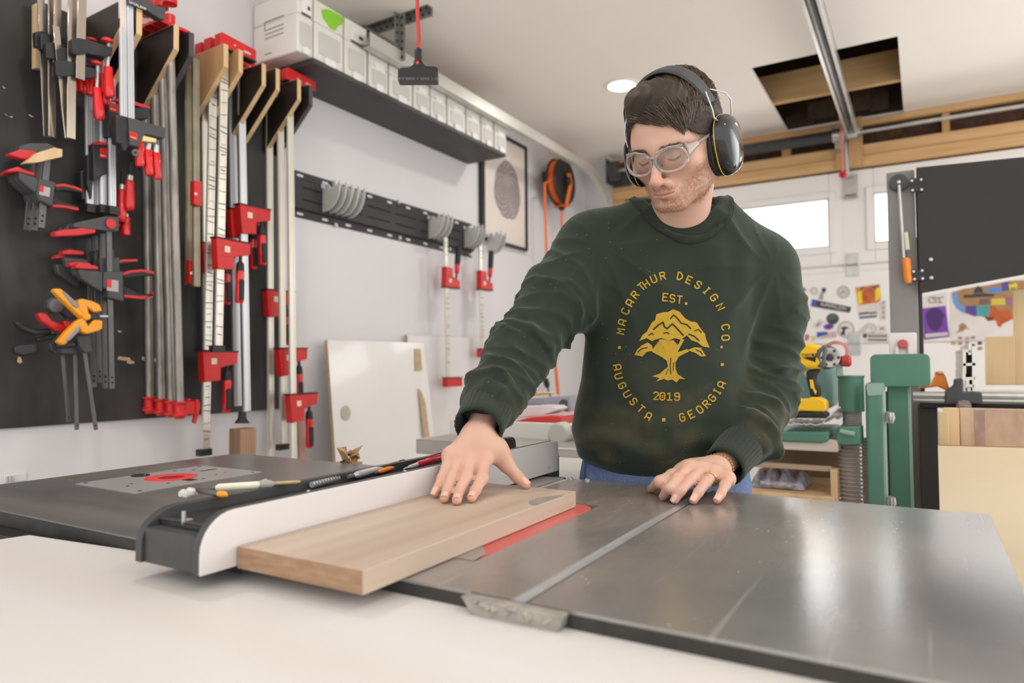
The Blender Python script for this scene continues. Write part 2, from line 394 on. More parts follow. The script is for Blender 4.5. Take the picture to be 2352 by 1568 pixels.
make('cord', MB().tube([(0, 0, 0), d*0.3+V(0.004, 0, 0), d*0.6, d*0.95], 0.009, 8), mat('pink_rope', (214, 140, 124), 0.8), t)
make('pull_handle', MB().lathe([(0.008, 0.02), (0.02, 0.012), (0.024, -0.006), (0.012, -0.02)], 14, Matrix.Translation(d)), mat('red_plastic', (206, 34, 42), 0.4), t)
make('knot', MB().lathe([(0.008, 0.014), (0.016, 0.004), (0.016, -0.004), (0.008, -0.014)], 10, Matrix.Translation(d*0.32)), MATS['pink_rope'], t)
t = thing('lift_bar', 'thin steel door arm hanging beside the release cord', 'bar', onY(1938, 275, 5.0))
make('arm', MB().bar((0, 0, 0), onY(1948, 405, 5.03)-onY(1938, 275, 5.0), 0.018, 0.006, (0, 1, 0)), M_steel, t)

# side track with its curve and ceiling hanger
xt = -2.03
t0, t1 = onX(850, 110, xt), onX(1330, 370, xt); ze = (t0.z+t1.z)/2
pth = [V(xt, 2.2, ze), V(xt, 4.45, ze)]
p_end = onY(1403, 462, YB-0.07)
for k in range(1, 11):
    a = k*PI/2/10; pth.append(V(xt+(p_end.x-xt)*k/10, 4.45+0.55*math.sin(a)*1.04, ze-0.55*(1-math.cos(a))))
pth.append(V(p_end.x, pth[-1].y, 0.05))
mb = MB(); rows = []
for i, p in enumerate(pth):
    d = (pth[min(i+1, len(pth)-1)]-pth[max(i-1, 0)]).normalized(); up = V(1, 0, 0).cross(d)
    prof = [(0.018, 0.03), (0.030, 0.03), (0.030, -0.03), (-0.012, -0.03), (-0.018, -0.022), (-0.018, -0.012), (-0.012, -0.012), (-0.010, -0.024), (0.024, -0.024), (0.024, 0.024), (0.018, 0.024)]
    rows.append([p+V(1, 0, 0)*a+up*b for a, b in prof])
for r in rows: r.append(r[0])
mb.grid(rows)
t = thing('door_track', 'galvanised garage door track curving down at the far corner', 'track', V(0, 0, 0))
make('track', mb, mat('track_zinc', (206, 206, 198), 0.4, 0.6, var=0.06, scale=5), t)
def perforated(mb, p, q, w, th, up, n):
    mb.bar(p, q, w, th, up)
pa, pb = onZ(985, 22, H-0.02), onZ(845, 62, H-0.02)
bx = thing('track_hanger', 'perforated angle iron hanger fixed to the ceiling by the boxes', 'bracket', (0, 0, 0))
M_perf = mat('angle_iron', (150, 149, 145), 0.4, 0.7, var=0.12, scale=15); M_hole = mat('hole_dark', (30, 29, 28), 0.9)
ty, tx = onZ(910, 40, H).y, xt+0.035
def angle(name, p, q, w, flange, par):
    mb = MB(); mb.bar(p, q, w, 0.003, flange); d = (Vector(q)-Vector(p)); fl = Vector(flange).normalized(); sd = d.normalized().cross(fl)
    mb.bar(Vector(p)+sd*w/2+fl*w/2, Vector(q)+sd*w/2+fl*w/2, w, 0.003, sd)
    a = make(name, mb, M_perf, par)
    hb = MB(); n = int(d.length/0.035)
    for i in range(n): c = Vector(p)+d*((i+0.5)/n); hb.cyl(c-fl*0.0022, c+fl*0.0022, 0.007, n=8); c2 = c+sd*w/2+fl*w/2; hb.cyl(c2-sd*0.0022, c2+sd*0.0022, 0.007, n=8)
    make('slot_hole', hb, M_hole, a)
angle('ceiling_angle', (XW+0.02, ty, H-0.002), (pa.x, ty, H-0.002), 0.036, (0, 0, -1), bx)
angle('strut', (tx, ty-0.02, H-0.005), (tx, ty-0.02, ze-0.02), 0.034, (0, -1, 0), bx)
angle('brace', (tx-0.24, ty-0.026, H-0.01), (tx-0.01, ty-0.026, ze+0.03), 0.034, (0, -1, 0), bx)

# recessed downlights
M_lamp = mat('lamp_diffuser', (255, 253, 248), 0.5, emit=((255, 250, 240), 9.0))
for i, (x, y) in enumerate(LAMPS):
    t = thing('downlight', 'round recessed downlight glowing in the ceiling left of the man\'s head' if i == 0 else 'recessed downlight in the ceiling outside the picture', 'ceiling light', (x, y, H), group='recessed downlights' if i else None)
    make('trim_ring', MB().lathe([(0.075, -0.001), (0.098, -0.001), (0.098, -0.005), (0.082, -0.011), (0.075, -0.008), (0.075, -0.001)], 32, caps=False), M_ceil, t)
    make('diffuser', MB().cyl((0, 0, -0.006), (0, 0, -0.002), 0.0755, n=32), M_lamp, t)
# ================================================================ table saw, fence, board, outfeed and router tables
M_iron = mat('waxed_cast_iron', (152, 154, 158), 0.2, 0.62, c2=(190, 187, 184), scale=3.2, rvar=0.05, bump=0.06, bscale=260, detail=8, thresh=(0.35, 0.75))
M_edge = mat('raw_iron_edge', (62, 61, 58), 0.55, 0.4, var=0.2, scale=30)
M_slot = mat('slot_steel', (206, 206, 208), 0.35, 0.6, var=0.1, scale=20)
M_red = mat('red_insert', (206, 104, 97), 0.4, c2=(192, 84, 78), scale=6)
M_phen = mat('router_top', (86, 88, 91), 0.3, c2=(122, 118, 114), scale=5, stretch=(0.25, 1.4, 1), rvar=0.08, detail=7)
M_uhmw = mat('white_fence_face', (212, 208, 206), 0.28, var=0.02, scale=4, coat=0.2)
M_ply = mat('whitewashed_plywood', (215, 213, 212), 0.5, c2=(212, 206, 199), scale=2.5, stretch=(0.4, 3, 1), detail=5)
M_plye = wood('plywood_edge', (176, 140, 96), (120, 88, 58), axis=0, k=0.02, scale=60)
def box_mb(*a): return MB().box(*a)

# --- saw table with two mitre slots, built from strips so that the slots are real grooves
saw = thing('table_saw', 'cast iron table saw in front of the man with a dusty grey top', 'table saw', (0, 0, 0))
TX0, TX1, TY0, TY1 = -0.72, 0.083, 0.606, 1.302
S1, S2, SW = -0.352, -0.640, 0.0095
IX0, IX1, IY0, IY1 = -0.548, -0.470, 0.70, 1.075      # throat opening
t0 = TT-0.035
mb = MB()
for a, b in ((TX0, S2-SW), (S1+SW, TX1)): mb.box(a, b, TY0, TY1, t0, TT)
mb.box(S2+SW, IX0, TY0, TY1, t0, TT); mb.box(IX1, S1-SW, TY0, TY1, t0, TT)
mb.box(IX0, IX1, TY0, IY0, t0, TT); mb.box(IX0, IX1, IY1, TY1, t0, TT)
for s_ in (S1, S2): mb.box(s_-SW, s_+SW, TY0, TY1, t0, TT-0.011)
make('saw_top', mb, M_iron, saw)
def dusty(m):
    nt = m.node_tree; N = nt.nodes; L = nt.links; b = N['Principled BSDF']; o = [n for n in N if n.type == 'OUTPUT_MATERIAL'][0]
    tc = N.new('ShaderNodeTexCoord'); mp = N.new('ShaderNodeMapping'); mp.inputs['Scale'].default_value = (1, .35, 1); L.new(tc.outputs['Object'], mp.inputs[0])
    n1 = N.new('ShaderNodeTexNoise'); n1.inputs['Scale'].default_value = 9; n1.inputs['Detail'].default_value = 9; n1.inputs['Roughness'].default_value = .65; L.new(mp.outputs[0], n1.inputs[0])
    sp = N.new('ShaderNodeSeparateXYZ'); L.new(tc.outputs['Object'], sp.inputs[0])
    mr = N.new('ShaderNodeMapRange'); mr.interpolation_type = 'SMOOTHSTEP'; mr.inputs['From Min'].default_value = -.02; mr.inputs['From Max'].default_value = -.5; L.new(sp.outputs[0], mr.inputs['Value'])
    r = N.new('ShaderNodeMapRange'); r.inputs['From Min'].default_value = .36; r.inputs['From Max'].default_value = .68; r.inputs['To Min'].default_value = .1; r.inputs['To Max'].default_value = .72; L.new(n1.outputs[0], r.inputs['Value'])
    mu = N.new('ShaderNodeMath'); mu.operation = 'MULTIPLY'; L.new(mr.outputs[0], mu.inputs[0]); L.new(r.outputs[0], mu.inputs[1])
    d = N.new('ShaderNodeBsdfDiffuse'); d.inputs[0].default_value = (*srgb((146, 131, 117)), 1); mx = N.new('ShaderNodeMixShader'); L.new(mu.outputs[0], mx.inputs[0]); L.new(b.outputs[0], mx.inputs[1])
    m2 = N.new('ShaderNodeMapping'); m2.inputs['Scale'].default_value = (70, 1.6, 1); m2.inputs['Rotation'].default_value = (0, 0, .12); L.new(tc.outputs['Object'], m2.inputs[0]); n2 = N.new('ShaderNodeTexNoise'); n2.inputs['Scale'].default_value = 1.5; n2.inputs['Detail'].default_value = 3; L.new(m2.outputs[0], n2.inputs[0])
    s2 = N.new('ShaderNodeMapRange'); s2.inputs['From Min'].default_value = .66; s2.inputs['From Max'].default_value = .74; s2.inputs['To Max'].default_value = .17; L.new(n2.outputs[0], s2.inputs['Value'])
    vo = N.new('ShaderNodeTexVoronoi'); vo.inputs['Scale'].default_value = 75; L.new(tc.outputs['Object'], vo.inputs[0]); lt = N.new('ShaderNodeMath'); lt.operation = 'LESS_THAN'; lt.inputs[1].default_value = .075; L.new(vo.outputs['Distance'], lt.inputs[0]); gt = N.new('ShaderNodeMath'); gt.operation = 'GREATER_THAN'; gt.inputs[1].default_value = .54; L.new(n1.outputs[0], gt.inputs[0]); sp2 = N.new('ShaderNodeMath'); sp2.operation = 'MULTIPLY'; L.new(lt.outputs[0], sp2.inputs[0]); L.new(gt.outputs[0], sp2.inputs[1])
    mxm = N.new('ShaderNodeMath'); mxm.operation = 'MAXIMUM'; L.new(s2.outputs[0], mxm.inputs[0]); L.new(sp2.outputs[0], mxm.inputs[1]); d2 = N.new('ShaderNodeBsdfDiffuse'); d2.inputs[0].default_value = (*srgb((206, 202, 196)), 1); mx2 = N.new('ShaderNodeMixShader'); L.new(mxm.outputs[0], mx2.inputs[0]); L.new(mx.outputs[0], mx2.inputs[1]); L.new(d2.outputs[0], mx2.inputs[2]); L.new(d.outputs[0], mx.inputs[2]); L.new(mx2.outputs[0], o.inputs[0])
dusty(M_iron)
mb = MB(); mb.box(TX0, TX1, TY0-0.0015, TY0, t0-0.02, TT-0.004); mb.box(TX1, TX1+0.0015, TY0, TY1, t0-0.02, TT-0.004); mb.box(TX0, TX1, TY1, TY1+0.0015, t0-0.02, TT-0.004)
make('table_rim', mb, M_edge, saw)
for s_ in (S1, S2):
    mb = MB(); mb.box(s_-SW+0.0006, s_+SW-0.0006, TY0+0.002, TY1-0.002, TT-0.0109, TT-0.0095); mb.box(s_-SW+0.0003, s_+0.0030, TY0+0.002, TY1-0.002, TT-0.0094, TT-0.0018)
    make('mitre_slot', mb, M_slot, saw)
mb = MB(); yy = TY0
mb.prism([(-0.062, 0.0), (0.055, 0.0), (0.052, -0.012), (0.036, -0.03), (-0.02, -0.034), (-0.045, -0.02)], (S1, yy-0.002, TT-0.001), (1, 0, 0), (0, 0, 1), (0, -0.014, 0))
for k in range(14):
    a = rnd.uniform(-0.045, 0.045); mb.cyl((S1+a, yy-0.012, TT-0.006), (S1+a+rnd.uniform(-.008, .008), yy-0.02, TT-rnd.uniform(0.002, 0.012)), rnd.uniform(0.003, 0.007), 0.002, n=6)
make('slot_boss', mb, mat('dusty_aluminium', (146, 142, 134), 0.6, 0.3, c2=(176, 170, 158), scale=60), saw, bevel=0.002)
# throat insert with rounded ends, kerf
pl = []
cxm, rr = (IX0+IX1)/2, (IX1-IX0)/2-0.001
for k in range(13): a = k*PI/12; pl.append((cxm+rr*math.cos(a), IY1-0.002-rr+rr*math.sin(a)))
for k in range(13): a = PI+k*PI/12; pl.append((cxm+rr*math.cos(a), IY0+0.002+rr+rr*math.sin(a)))
ins = make('throat_insert', MB().prism(pl, (0, 0, TT-0.012), (1, 0, 0), (0, 1, 0), (0, 0, 0.0122)), M_red, saw, bevel=0.0008)
make('kerf_slot', box_mb(cxm-0.002, cxm+0.002, IY0+0.06, IY1-0.07, TT+0.0003, TT+0.0006), M_black, ins)
pl2 = [(cxm-rr, 0.70), (cxm+rr, 0.70), (cxm+rr-0.006, 0.735), (cxm+rr-0.03, 0.765), (cxm-rr, 0.80)]
make('worn_corner', MB().prism(pl2, (0, 0, TT+0.0003), (1, 0, 0), (0, 1, 0), (0, 0, 0.0004)), mat('dust_worn_grey', (150, 142, 134), 0.5), ins)
mb = MB()
for px, py in ((1313, 1099), (1352, 1103)): p = onZ(px, py, TT); mb.lathe([(0.006, 0), (0.006, 0.003), (0.003, 0.005)], 10, Matrix.Translation((p.x, p.y-0.006, TT)))
make('levelling_screw', mb, M_slot, saw)
mb = MB(); mb.box(TX0+0.06, TX1-0.12, TY0+0.08, TY1-0.08, 0.02, t0-0.0005)
make('cabinet', mb, mat('saw_cabinet', (58, 60, 63), 0.5, 0.2), saw, bevel=0.008)
mb = MB(); mb.box(TX0, TX1, TY0-0.05, TY0-0.014, TT-0.085, TT-0.033); mb.box(TX0, TX1, TY0-0.014, TY0-0.0016, TT-0.085, TT-0.04)
rr_ = make('rear_rail', mb, mat('rail_black', (40, 40, 40), 0.45, var=0.2), saw, bevel=0.002)
hb = MB()
for px, py in ((1055, 1398), (1330, 1450), (1370, 1460), (1210, 1440)): p = onY(px, py, TY0-0.0505); hb.cyl((p.x, TY0-0.0535, TT-0.058), (p.x, TY0-0.0501, TT-0.058), 0.007, n=12)
make('rail_bolt', hb, M_slot, rr_)

# --- router table
rt = thing('router_table', 'dark router table left of the saw fence', 'table', (0, 0, 0))
RX0, RX1, RY0, RY1 = -1.635, -0.722, 0.567, 1.262
pc = [onZ(155, 1112, TT), onZ(330, 1130, TT), onZ(605, 1082, TT), onZ(460, 1072, TT)]
cx_, cy_ = sum(p.x for p in pc)/4, sum(p.y for p in pc)/4
rp_ = rrect(RX0, RX1, RY0, RY1, 0.05, 6, (0, 0, 0, 1))
make('router_top', MB().prism(rp_, (0, 0, TT-0.028), (1, 0, 0), (0, 1, 0), (0, 0, 0.0275)), M_phen, rt, bevel=0.002)
make('edge_shade', box_mb(RX0+0.001, RX1-0.001, RY0-0.0016, RY0-0.0002, TT-0.03, TT-0.003), M_edge, rt)  # dark strip added over the near side to hide its bright reflection
pl = rrect(cx_-0.108, cx_+0.108, cy_-0.147, cy_+0.147, 0.008, 3)
plate = make('router_plate', MB().prism(pl, (0, 0, TT-0.0004), (1, 0, 0), (0, 1, 0), (0, 0, 0.0012)), mat('plate_aluminium', (188, 188, 188), 0.4, 0.5, var=0.04), rt)
c = onZ(393, 1097, TT)
make('insert_ring', MB().lathe([(0.026, 0.0008), (0.052, 0.0008), (0.052, 0.0016), (0.05, 0.002), (0.027, 0.002), (0.026, 0.0008)], 40, Matrix.Translation((c.x, c.y, TT)), caps=False), mat('ring_red', (232, 72, 70), 0.4), plate)
make('ring_hole', MB().cyl((c.x, c.y, TT+0.0009), (c.x, c.y, TT+0.0011), 0.0262, n=32), mat('deep_red', (150, 22, 32), 0.5), plate)
hb = MB()
for a, b, r in ((-0.095, -0.13, .004), (0.095, -0.13, .004), (-0.095, 0.13, .004), (0.095, 0.13, .004), (0.0, -0.09, .003), (-0.06, 0.09, .004), (0.04, 0.1, .003), (0.06, -0.05, .004), (0.075, 0.02, .003), (-0.08, -0.03, .004), (0.05, 0.07, .003), (-0.085, 0.06, .004), (-0.03, 0.11, .003), (0.02, -0.11, .003)):
    hb.cyl((cx_+a, cy_+b, TT+0.0009), (cx_+a, cy_+b, TT+0.0012), r, n=10)
hb.box(cx_+0.045, cx_+0.075, cy_-0.012, cy_+0.008, TT+0.0009, TT+0.0012); hb.box(cx_-0.03, cx_-0.022, cy_+0.085, cy_+0.125, TT+0.0009, TT+0.0012)
for k in range(26): a = k*2*PI/26; hb.cyl((cx_-0.085+0.018*math.cos(a)*rnd.uniform(.3, 1), cy_-0.02+0.018*math.sin(a)*rnd.uniform(.3, 1), TT+0.0009), (cx_-0.085+0.018*math.cos(a), cy_-0.02+0.018*math.sin(a), TT+0.0013), 0.0022, n=6)
make('plate_hole', hb, M_black, plate)
hb = MB()
for px, py in ((165, 1098), (327, 1078)): p = onZ(px, py, TT); hb.lathe([(0.011, 0), (0.011, 0.0006), (0.008, 0.0009), (0.006, 0.0002)], 16, Matrix.Translation((p.x, p.y, TT-0.0003)))
make('brass_screw', hb, mat('brass', (176, 150, 100), 0.35, 0.8), rt)
mb = MB(); mb.box(RX0+0.04, RX1-0.03, RY0+0.05, RY1-0.05, 0.02, TT-0.0285)
make('cabinet', mb, M_dgrey, rt, bevel=0.006)
mb = MB(); mb.box(RX0, RX1-0.002, RY0-0.03, RY0-0.001, TT-0.075, TT-0.03); mb.box(RX0+0.3, RX1-0.002, RY0-0.034, RY0-0.001, TT-0.029, TT-0.024)
rb = make('rear_rail', mb, MATS['rail_black'], rt, bevel=0.002)
make('bolt_cap', MB().lathe([(0.004, 0), (0.011, 0), (0.011, 0.004), (0.006, 0.006)], 14, Matrix.Translation((onY(266, 1252, RY0-0.03).x, RY0-0.0301, TT-0.052)) @ Matrix.Rotation(PI/2, 4, 'X')), M_steel, rb)
# white knob beside the wall
# --- rip fence
fe = thing('rip_fence', 'long rip fence with a white face lying along the saw table', 'fence', (0, 0, 0))
FX, FXL, FY0, FY1, FZ0, FZ1 = -0.697, -0.822, 0.492, 1.372, TT+0.003, 0.9395
def face_poly(y0, y1, r0, r1):
    return [(y0, FZ0), (y1, FZ0)]+[(y1-r1+r1*math.cos(a), FZ1-r1+r1*math.sin(a)) for a in np.linspace(0, PI/2, 6)]+[(y0+r0+r0*math.cos(a), FZ1-r0+r0*math.sin(a)) for a in np.linspace(PI/2, PI, 9)]
make('fence_face', MB().prism(face_poly(FY0, FY1, 0.045, 0.012), (FX-0.0035, 0, 0), (0, 1, 0), (0, 0, 1), (0.0035, 0, 0)), M_uhmw, fe, bevel=0.0006)
M_fdark = mat('fence_phenolic', (66, 66, 67), 0.45, var=0.15, scale=30)
make('face_backing', MB().prism(face_poly(FY0, FY1-0.002, 0.045, 0.012), (FX-0.0155, 0, 0), (0, 1, 0), (0, 0, 1), (0.0118, 0, 0)), M_fdark, fe, bevel=0.0008)
make('far_face', MB().prism([(y_, z_ if z_ < 0.9 else z_-0.006*min(1, (z_-0.9)/0.03)) for y_, z_ in face_poly(FY0, 1.18, 0.045, 0.014)], (FXL, 0, 0), (0, 1, 0), (0, 0, 1), (0.012, 0, 0)), M_fdark, fe, bevel=0.0008)
mb = MB(); mb.box(FXL+0.0125, FX-0.016, FY0+0.022, 1.36, FZ0, 0.9205)
make('fence_tube', mb, mat('fence_tube', (50, 50, 52), 0.4, 0.3), fe, bevel=0.003)
mb = MB(); mb.box(FXL+0.0125, FX-0.016, FY0+0.004, FY0+0.0215, FZ0, 0.914); mb.box(FXL+0.0125, FX-0.016, FY0+0.0218, FY0+0.03, 0.9207, 0.9215)
make('end_cap', mb, M_fdark, fe, bevel=0.003)
hb = MB(); p = onZ(425, 1180, 0.914)
hb.cyl((-0.775, 0.528, 0.9142), (-0.775, 0.528, 0.921), 0.007, n=6); hb.cyl((-0.765, 0.517, 0.9142), (-0.765, 0.517, 0.934), 0.0025, n=8)
make('cap_screw', hb, M_slot, fe)
hb = MB()
for y in (0.66, 0.86): hb.cyl((FX-0.012, y, FZ1-0.002), (FX-0.012, y, FZ1+0.0015), 0.0025, n=8)
hb.cyl((FX, 1.33, 0.885), (FX+0.0004, 1.33, 0.885), 0.0022, n=8)
make('face_screw', hb, M_slot, fe)
mb = MB(); mb.box(FXL+0.02, FX-0.02, 1.3605, 1.42, 0.80, 0.905)
make('fence_head', mb, M_fdark, fe, bevel=0.006)
mb = MB(); mb.box(FX-0.03, FX+0.035, 1.305, 1.34, TT-0.03, TT-0.004)
make('clamp_block', mb, M_fdark, fe, bevel=0.003)
mb = MB(); mb.prism(rrect(1.19, 1.36, 0.905, 0.945, 0.018, 5, (0, 0, 1, 1)), (FXL+0.0128, 0, 0), (0, 1, 0), (0, 0, 1), (0.012, 0, 0))
make('tray_divider', mb, M_black, fe, bevel=0.002)

# --- walnut/cherry board being pushed along the fence
M_bd = mat('cherry_board', (196, 178, 160), 0.5, c2=(174, 152, 134), scale=20, stretch=(1.0, 0.035, 1.0), bump=0.12, bscale=120, detail=7, thresh=(0.3, 0.72))
bd = thing('wood_board', 'light brown wooden board under the man\'s right hand against the fence', 'board', (0, 0, TT))
make('plank', box_mb(-0.6945, -0.4985, 0.538, 1.044, 0.0008, 0.0268), M_bd, bd, bevel=0.0012)
make('end_grain', MB().prism(rrect(-0.6935, -0.4995, 0.0016, 0.026, 0.001, 1), (0, 0.538, 0), (1, 0, 0), (0, 0, 1), (0, -0.0003, 0)), mat('end_grain', (172, 140, 110), 0.7, c2=(146, 114, 88), scale=80, stretch=(0.4, 1, 2)), bd)
st = []
for k in range(17): a = k/16*PI; st.append((-0.4995-0.034*math.sin(a)**0.7*(1-0.35*k/16), 0.905+0.10*k/16))
make('dark_stain', MB().prism(st, (0, 0, 0.0268), (1, 0, 0), (0, 1, 0), (0, 0, 0.0002)), mat('grey_stain', (136, 128, 120), 0.5, c2=(158, 144, 130), scale=30), bd)

# --- outfeed table in the foreground
of = thing('outfeed_table', 'white-topped plywood outfeed table in the foreground', 'table', (0, 0, 0))
zp = 0.853; a0, a1 = onZ(68, 1228, zp), onZ(2352, 1568, zp); dr = (a1-a0).normalized(); nn = Vector((dr.y, -dr.x, 0))
b0 = onZ(0, 1238, zp); dl = (b0-a0).normalized()
a1 = a0+dr*1.9; c0 = a0+nn*1.05; c1 = a1+nn*1.05
c0 = a0+dl*1.05/max(0.3, dl.dot(nn)) if dl.dot(nn) > 0.3 else c0
mb = MB(); top = [a0, a1, c1, c0]; mb.add([p for p in top]+[p-V(0, 0, 0.018) for p in top], [(0, 1, 2, 3), (7, 6, 5, 4), (0, 4, 5, 1), (1, 5, 6, 2), (2, 6, 7, 3), (3, 7, 4, 0)])
make('tabletop', mb, M_ply, of, bevel=0.001)
mb = MB()
i0, i1, i2, i3 = [p+((a0+c1)/2-p)*0.12 for p in top]
for a, b in ((i0, i1), (i1, i2), (i2, i3), (i3, i0)): mb.bar(a-V(0, 0, 0.065), b-V(0, 0, 0.065), 0.02, 0.09)
make('apron', mb, M_fir, of, bevel=0.002)
for p in (i0, i1, i2, i3): make('leg', box_mb(p.x-0.03, p.x+0.03, p.y-0.03, p.y+0.03, 0.0, 0.742), M_firz, of, bevel=0.004)
# ================================================================ left wall: black board, plywood brackets, clamps
M_board = mat('black_panel', (38, 37, 37), 0.6, c2=(86, 84, 82), scale=4.5, stretch=(1, 1, 0.35), bump=0.08, bscale=120, detail=8, rvar=0.08, thresh=(0.4, 0.8))
M_birch = wood('birch_ply_edge', (222, 192, 150), (206, 172, 126), axis=2)
M_dply = mat('dark_ply_face', (54, 44, 36), 0.5, c2=(40, 33, 29), scale=8, stretch=(1, 1, 0.3))
M_tply = wood('tan_ply_face', (196, 152, 106), (178, 134, 90), axis=2)
M_cred = mat('clamp_red', (205, 38, 36), 0.38, var=0.08, scale=20)
M_handle = mat('lacquered_red_handle', (214, 24, 28), 0.22, var=0.05, scale=10, coat=0.4)
M_cast = mat('black_cast_iron', (48, 48, 50), 0.45, 0.2, var=0.2, scale=40)
M_alu = mat('aluminium_bar', (218, 220, 224), 0.35, 0.6, var=0.06, scale=10, stretch=(1, 1, 0.1))
M_chrome = mat('polished_steel', (206, 196, 184), 0.16, 0.9, var=0.1, scale=6, stretch=(1, 1, 0.2))
M_nick = mat('nickel_bar', (224, 220, 208), 0.32, 0.55, var=0.08, scale=10, stretch=(1, 1, 0.1))
M_galv = mat('galvanised_pipe', (132, 128, 122), 0.42, 0.6, c2=(168, 163, 155), scale=40, stretch=(1, 1, 0.3))
M_old = mat('yellowed_steel', (150, 142, 122), 0.4, 0.6, var=0.15, scale=14)
M_gbar = mat('grey_painted_bar', (104, 103, 102), 0.45, 0.4, var=0.1, scale=20)
M_label = mat('cream_label', (226, 214, 190), 0.5)
M_white = mat('white_print', (238, 236, 232), 0.5)
M_soft = mat('soft_red_pad', (206, 52, 56), 0.5, var=0.06, scale=20)
M_blkgrip = mat('black_rubber_grip', (40, 38, 37), 0.6, var=0.1, scale=30)

struct('trim_15', MB().box(XW, XW+0.014, 0.1, 2.02, 0.932, 2.24), M_board, bevel=0.001, label='black painted clamp board on the left wall')
mb = MB()
for px, py, w_, h_ in ((285, 822, 26, 8), (300, 830, 14, 8), (45, 825, 6, 14), (275, 760, 6, 4), (330, 822, 5, 8), (358, 826, 6, 8), (72, 265, 9, 5), (20, 265, 14, 3), (10, 200, 4, 3)):
    a, b = lw(px-w_/2, py-h_/2, 0.0145), lw(px+w_/2, py+h_/2, 0.0145)
    mb.prism([(a.y, a.z), (b.y, a.z-0.004), (b.y+0.004, b.z), ((a.y+b.y)/2, b.z-0.003), (a.y-0.003, b.z+0.002)], (XW+0.0142, 0, 0), (0, 1, 0), (0, 0, 1), (0.0004, 0, 0))
struct('trim_16', mb, M_birch, label='chipped bare-wood marks on the black clamp board', smooth=False)

def K1(*p): return [(x/3.135, y/3.135) for x, y in p]
def K2(*p): return [(x/2.85, 450+y/2.85) for x, y in p]
def K3(*p): return [(300+x/3.136, y/3.136) for x, y in p]
def K4(*p): return [(300+x/2.489, 450+y/2.489) for x, y in p]
def part(name, mb, m, par, **k):
    """A part whose mesh is given in world coordinates."""
    o = make(name, mb, m, par, **k); T = par.location.copy(); q = par
    while q.parent: q = q.parent; T = T+q.location
    o.matrix_parent_inverse = Matrix.Translation(-T) if par.type == 'EMPTY' else Matrix.Identity(4)
    return o
def slab(mb, pts, X, t, X0=None):
    """Plate in a plane parallel to the left wall; outline seen at pts, X centre, thickness t."""
    P = [onX(x, y, X) for x, y in pts]
    return mb.prism([(p.y, p.z) for p in P], (X-t/2, 0, 0), (0, 1, 0), (0, 0, 1), (t, 0, 0))
def sl(pts, X, t): return slab(MB(), pts, X, t)
def strip(a, b, X, w_, t, mb=None):
    p, q = onX(*a, X), onX(*b, X); return (mb or MB()).bar(p, q, w_, t, (1, 0, 0))
def rod(a, b, X, r, r2=None, n=12, mb=None): return (mb or MB()).cyl(onX(*a, X), onX(*b, X), r, r2, n)
def turned(a, b, X, prof, n=16, mb=None):
    """Lathe between two seen points; prof (radius, 0..1)."""
    p, q = onX(*a, X), onX(*b, X); d = q-p; z = d.normalized(); x = z.orthogonal().normalized(); y = z.cross(x)
    return (mb or MB()).lathe([(r, t*d.length) for r, t in prof], n, frame(p, x, y, z))
HPROF = [(0.006, 0), (0.0125, 0.02), (0.0135, 0.1), (0.0125, 0.22), (0.0145, 0.45), (0.0155, 0.7), (0.015, 0.92), (0.011, 0.99), (0.004, 1.0)]
def knob_handle(par, a, b, X, k=1.0, m=None): return part('handle', turned(a, b, X, [(r*k, t) for r, t in HPROF]), m or M_handle, par)

# --- plywood brackets
BD = 0.22
BR = [('dark plywood bracket with a pale edge, leftmost above the silver bar clamps', (283, 4), M_dply), ('narrow dark plywood bracket behind the black clamp head lettered in white', (320, 20), M_dply),
      ('large dark plywood bracket holding up the grey pipe clamps', (405, 58), M_dply), ('dark bracket with a black edge right of the pipe clamps', (440, 75), M_dply),
      ('tan-faced plywood bracket, the largest bare wood one', (519, 102), M_tply), ('small tan plywood bracket right of the large tan one', (553, 115), M_tply),
      ('dark bracket right of the tan pair, first of four close together', (606, 147), M_dply), ('dark bracket with a wide pale edge, second of the four close together', (638, 158), M_dply),
      ('dark bracket beside the right-hand red jaws, third of the four close together', (687, 183), M_dply), ('last dark plywood bracket nearest the window end of the board', (714, 196), M_dply)]
BY = []
for i, (lab, p, m) in enumerate(BR):
    f = onX(*p, XW+BD); y = f.y; BY.append(y); zt = f.z; th = 0.018
    t = thing('plywood_bracket', lab, 'bracket', (XW+0.014, y, zt), group='plywood brackets on the clamp board')
    P = [(0, -0.004), (BD-0.014, 0), (BD-0.014, -0.082), (0.02, -0.255), (0, -0.255)]
    make('face_panel', MB().prism(P, (0, -th/2, 0), (1, 0, 0), (0, 0, 1), (0, th, 0)), m, t)
    mb = MB()
    e = 0.0012
    for a, b in ((1, 2), (2, 3), (0, 1)):
        a, b = P[a], P[b]; mb.bar((a[0], 0, a[1]), (b[0], 0, b[1]), th+0.0006, e, (-(b[1]-a[1]), 0, b[0]-a[0]))
    make('pale_edge' if i not in (3,) else 'black_edge', mb, M_birch if i not in (3, 9) else M_dgrey, t)

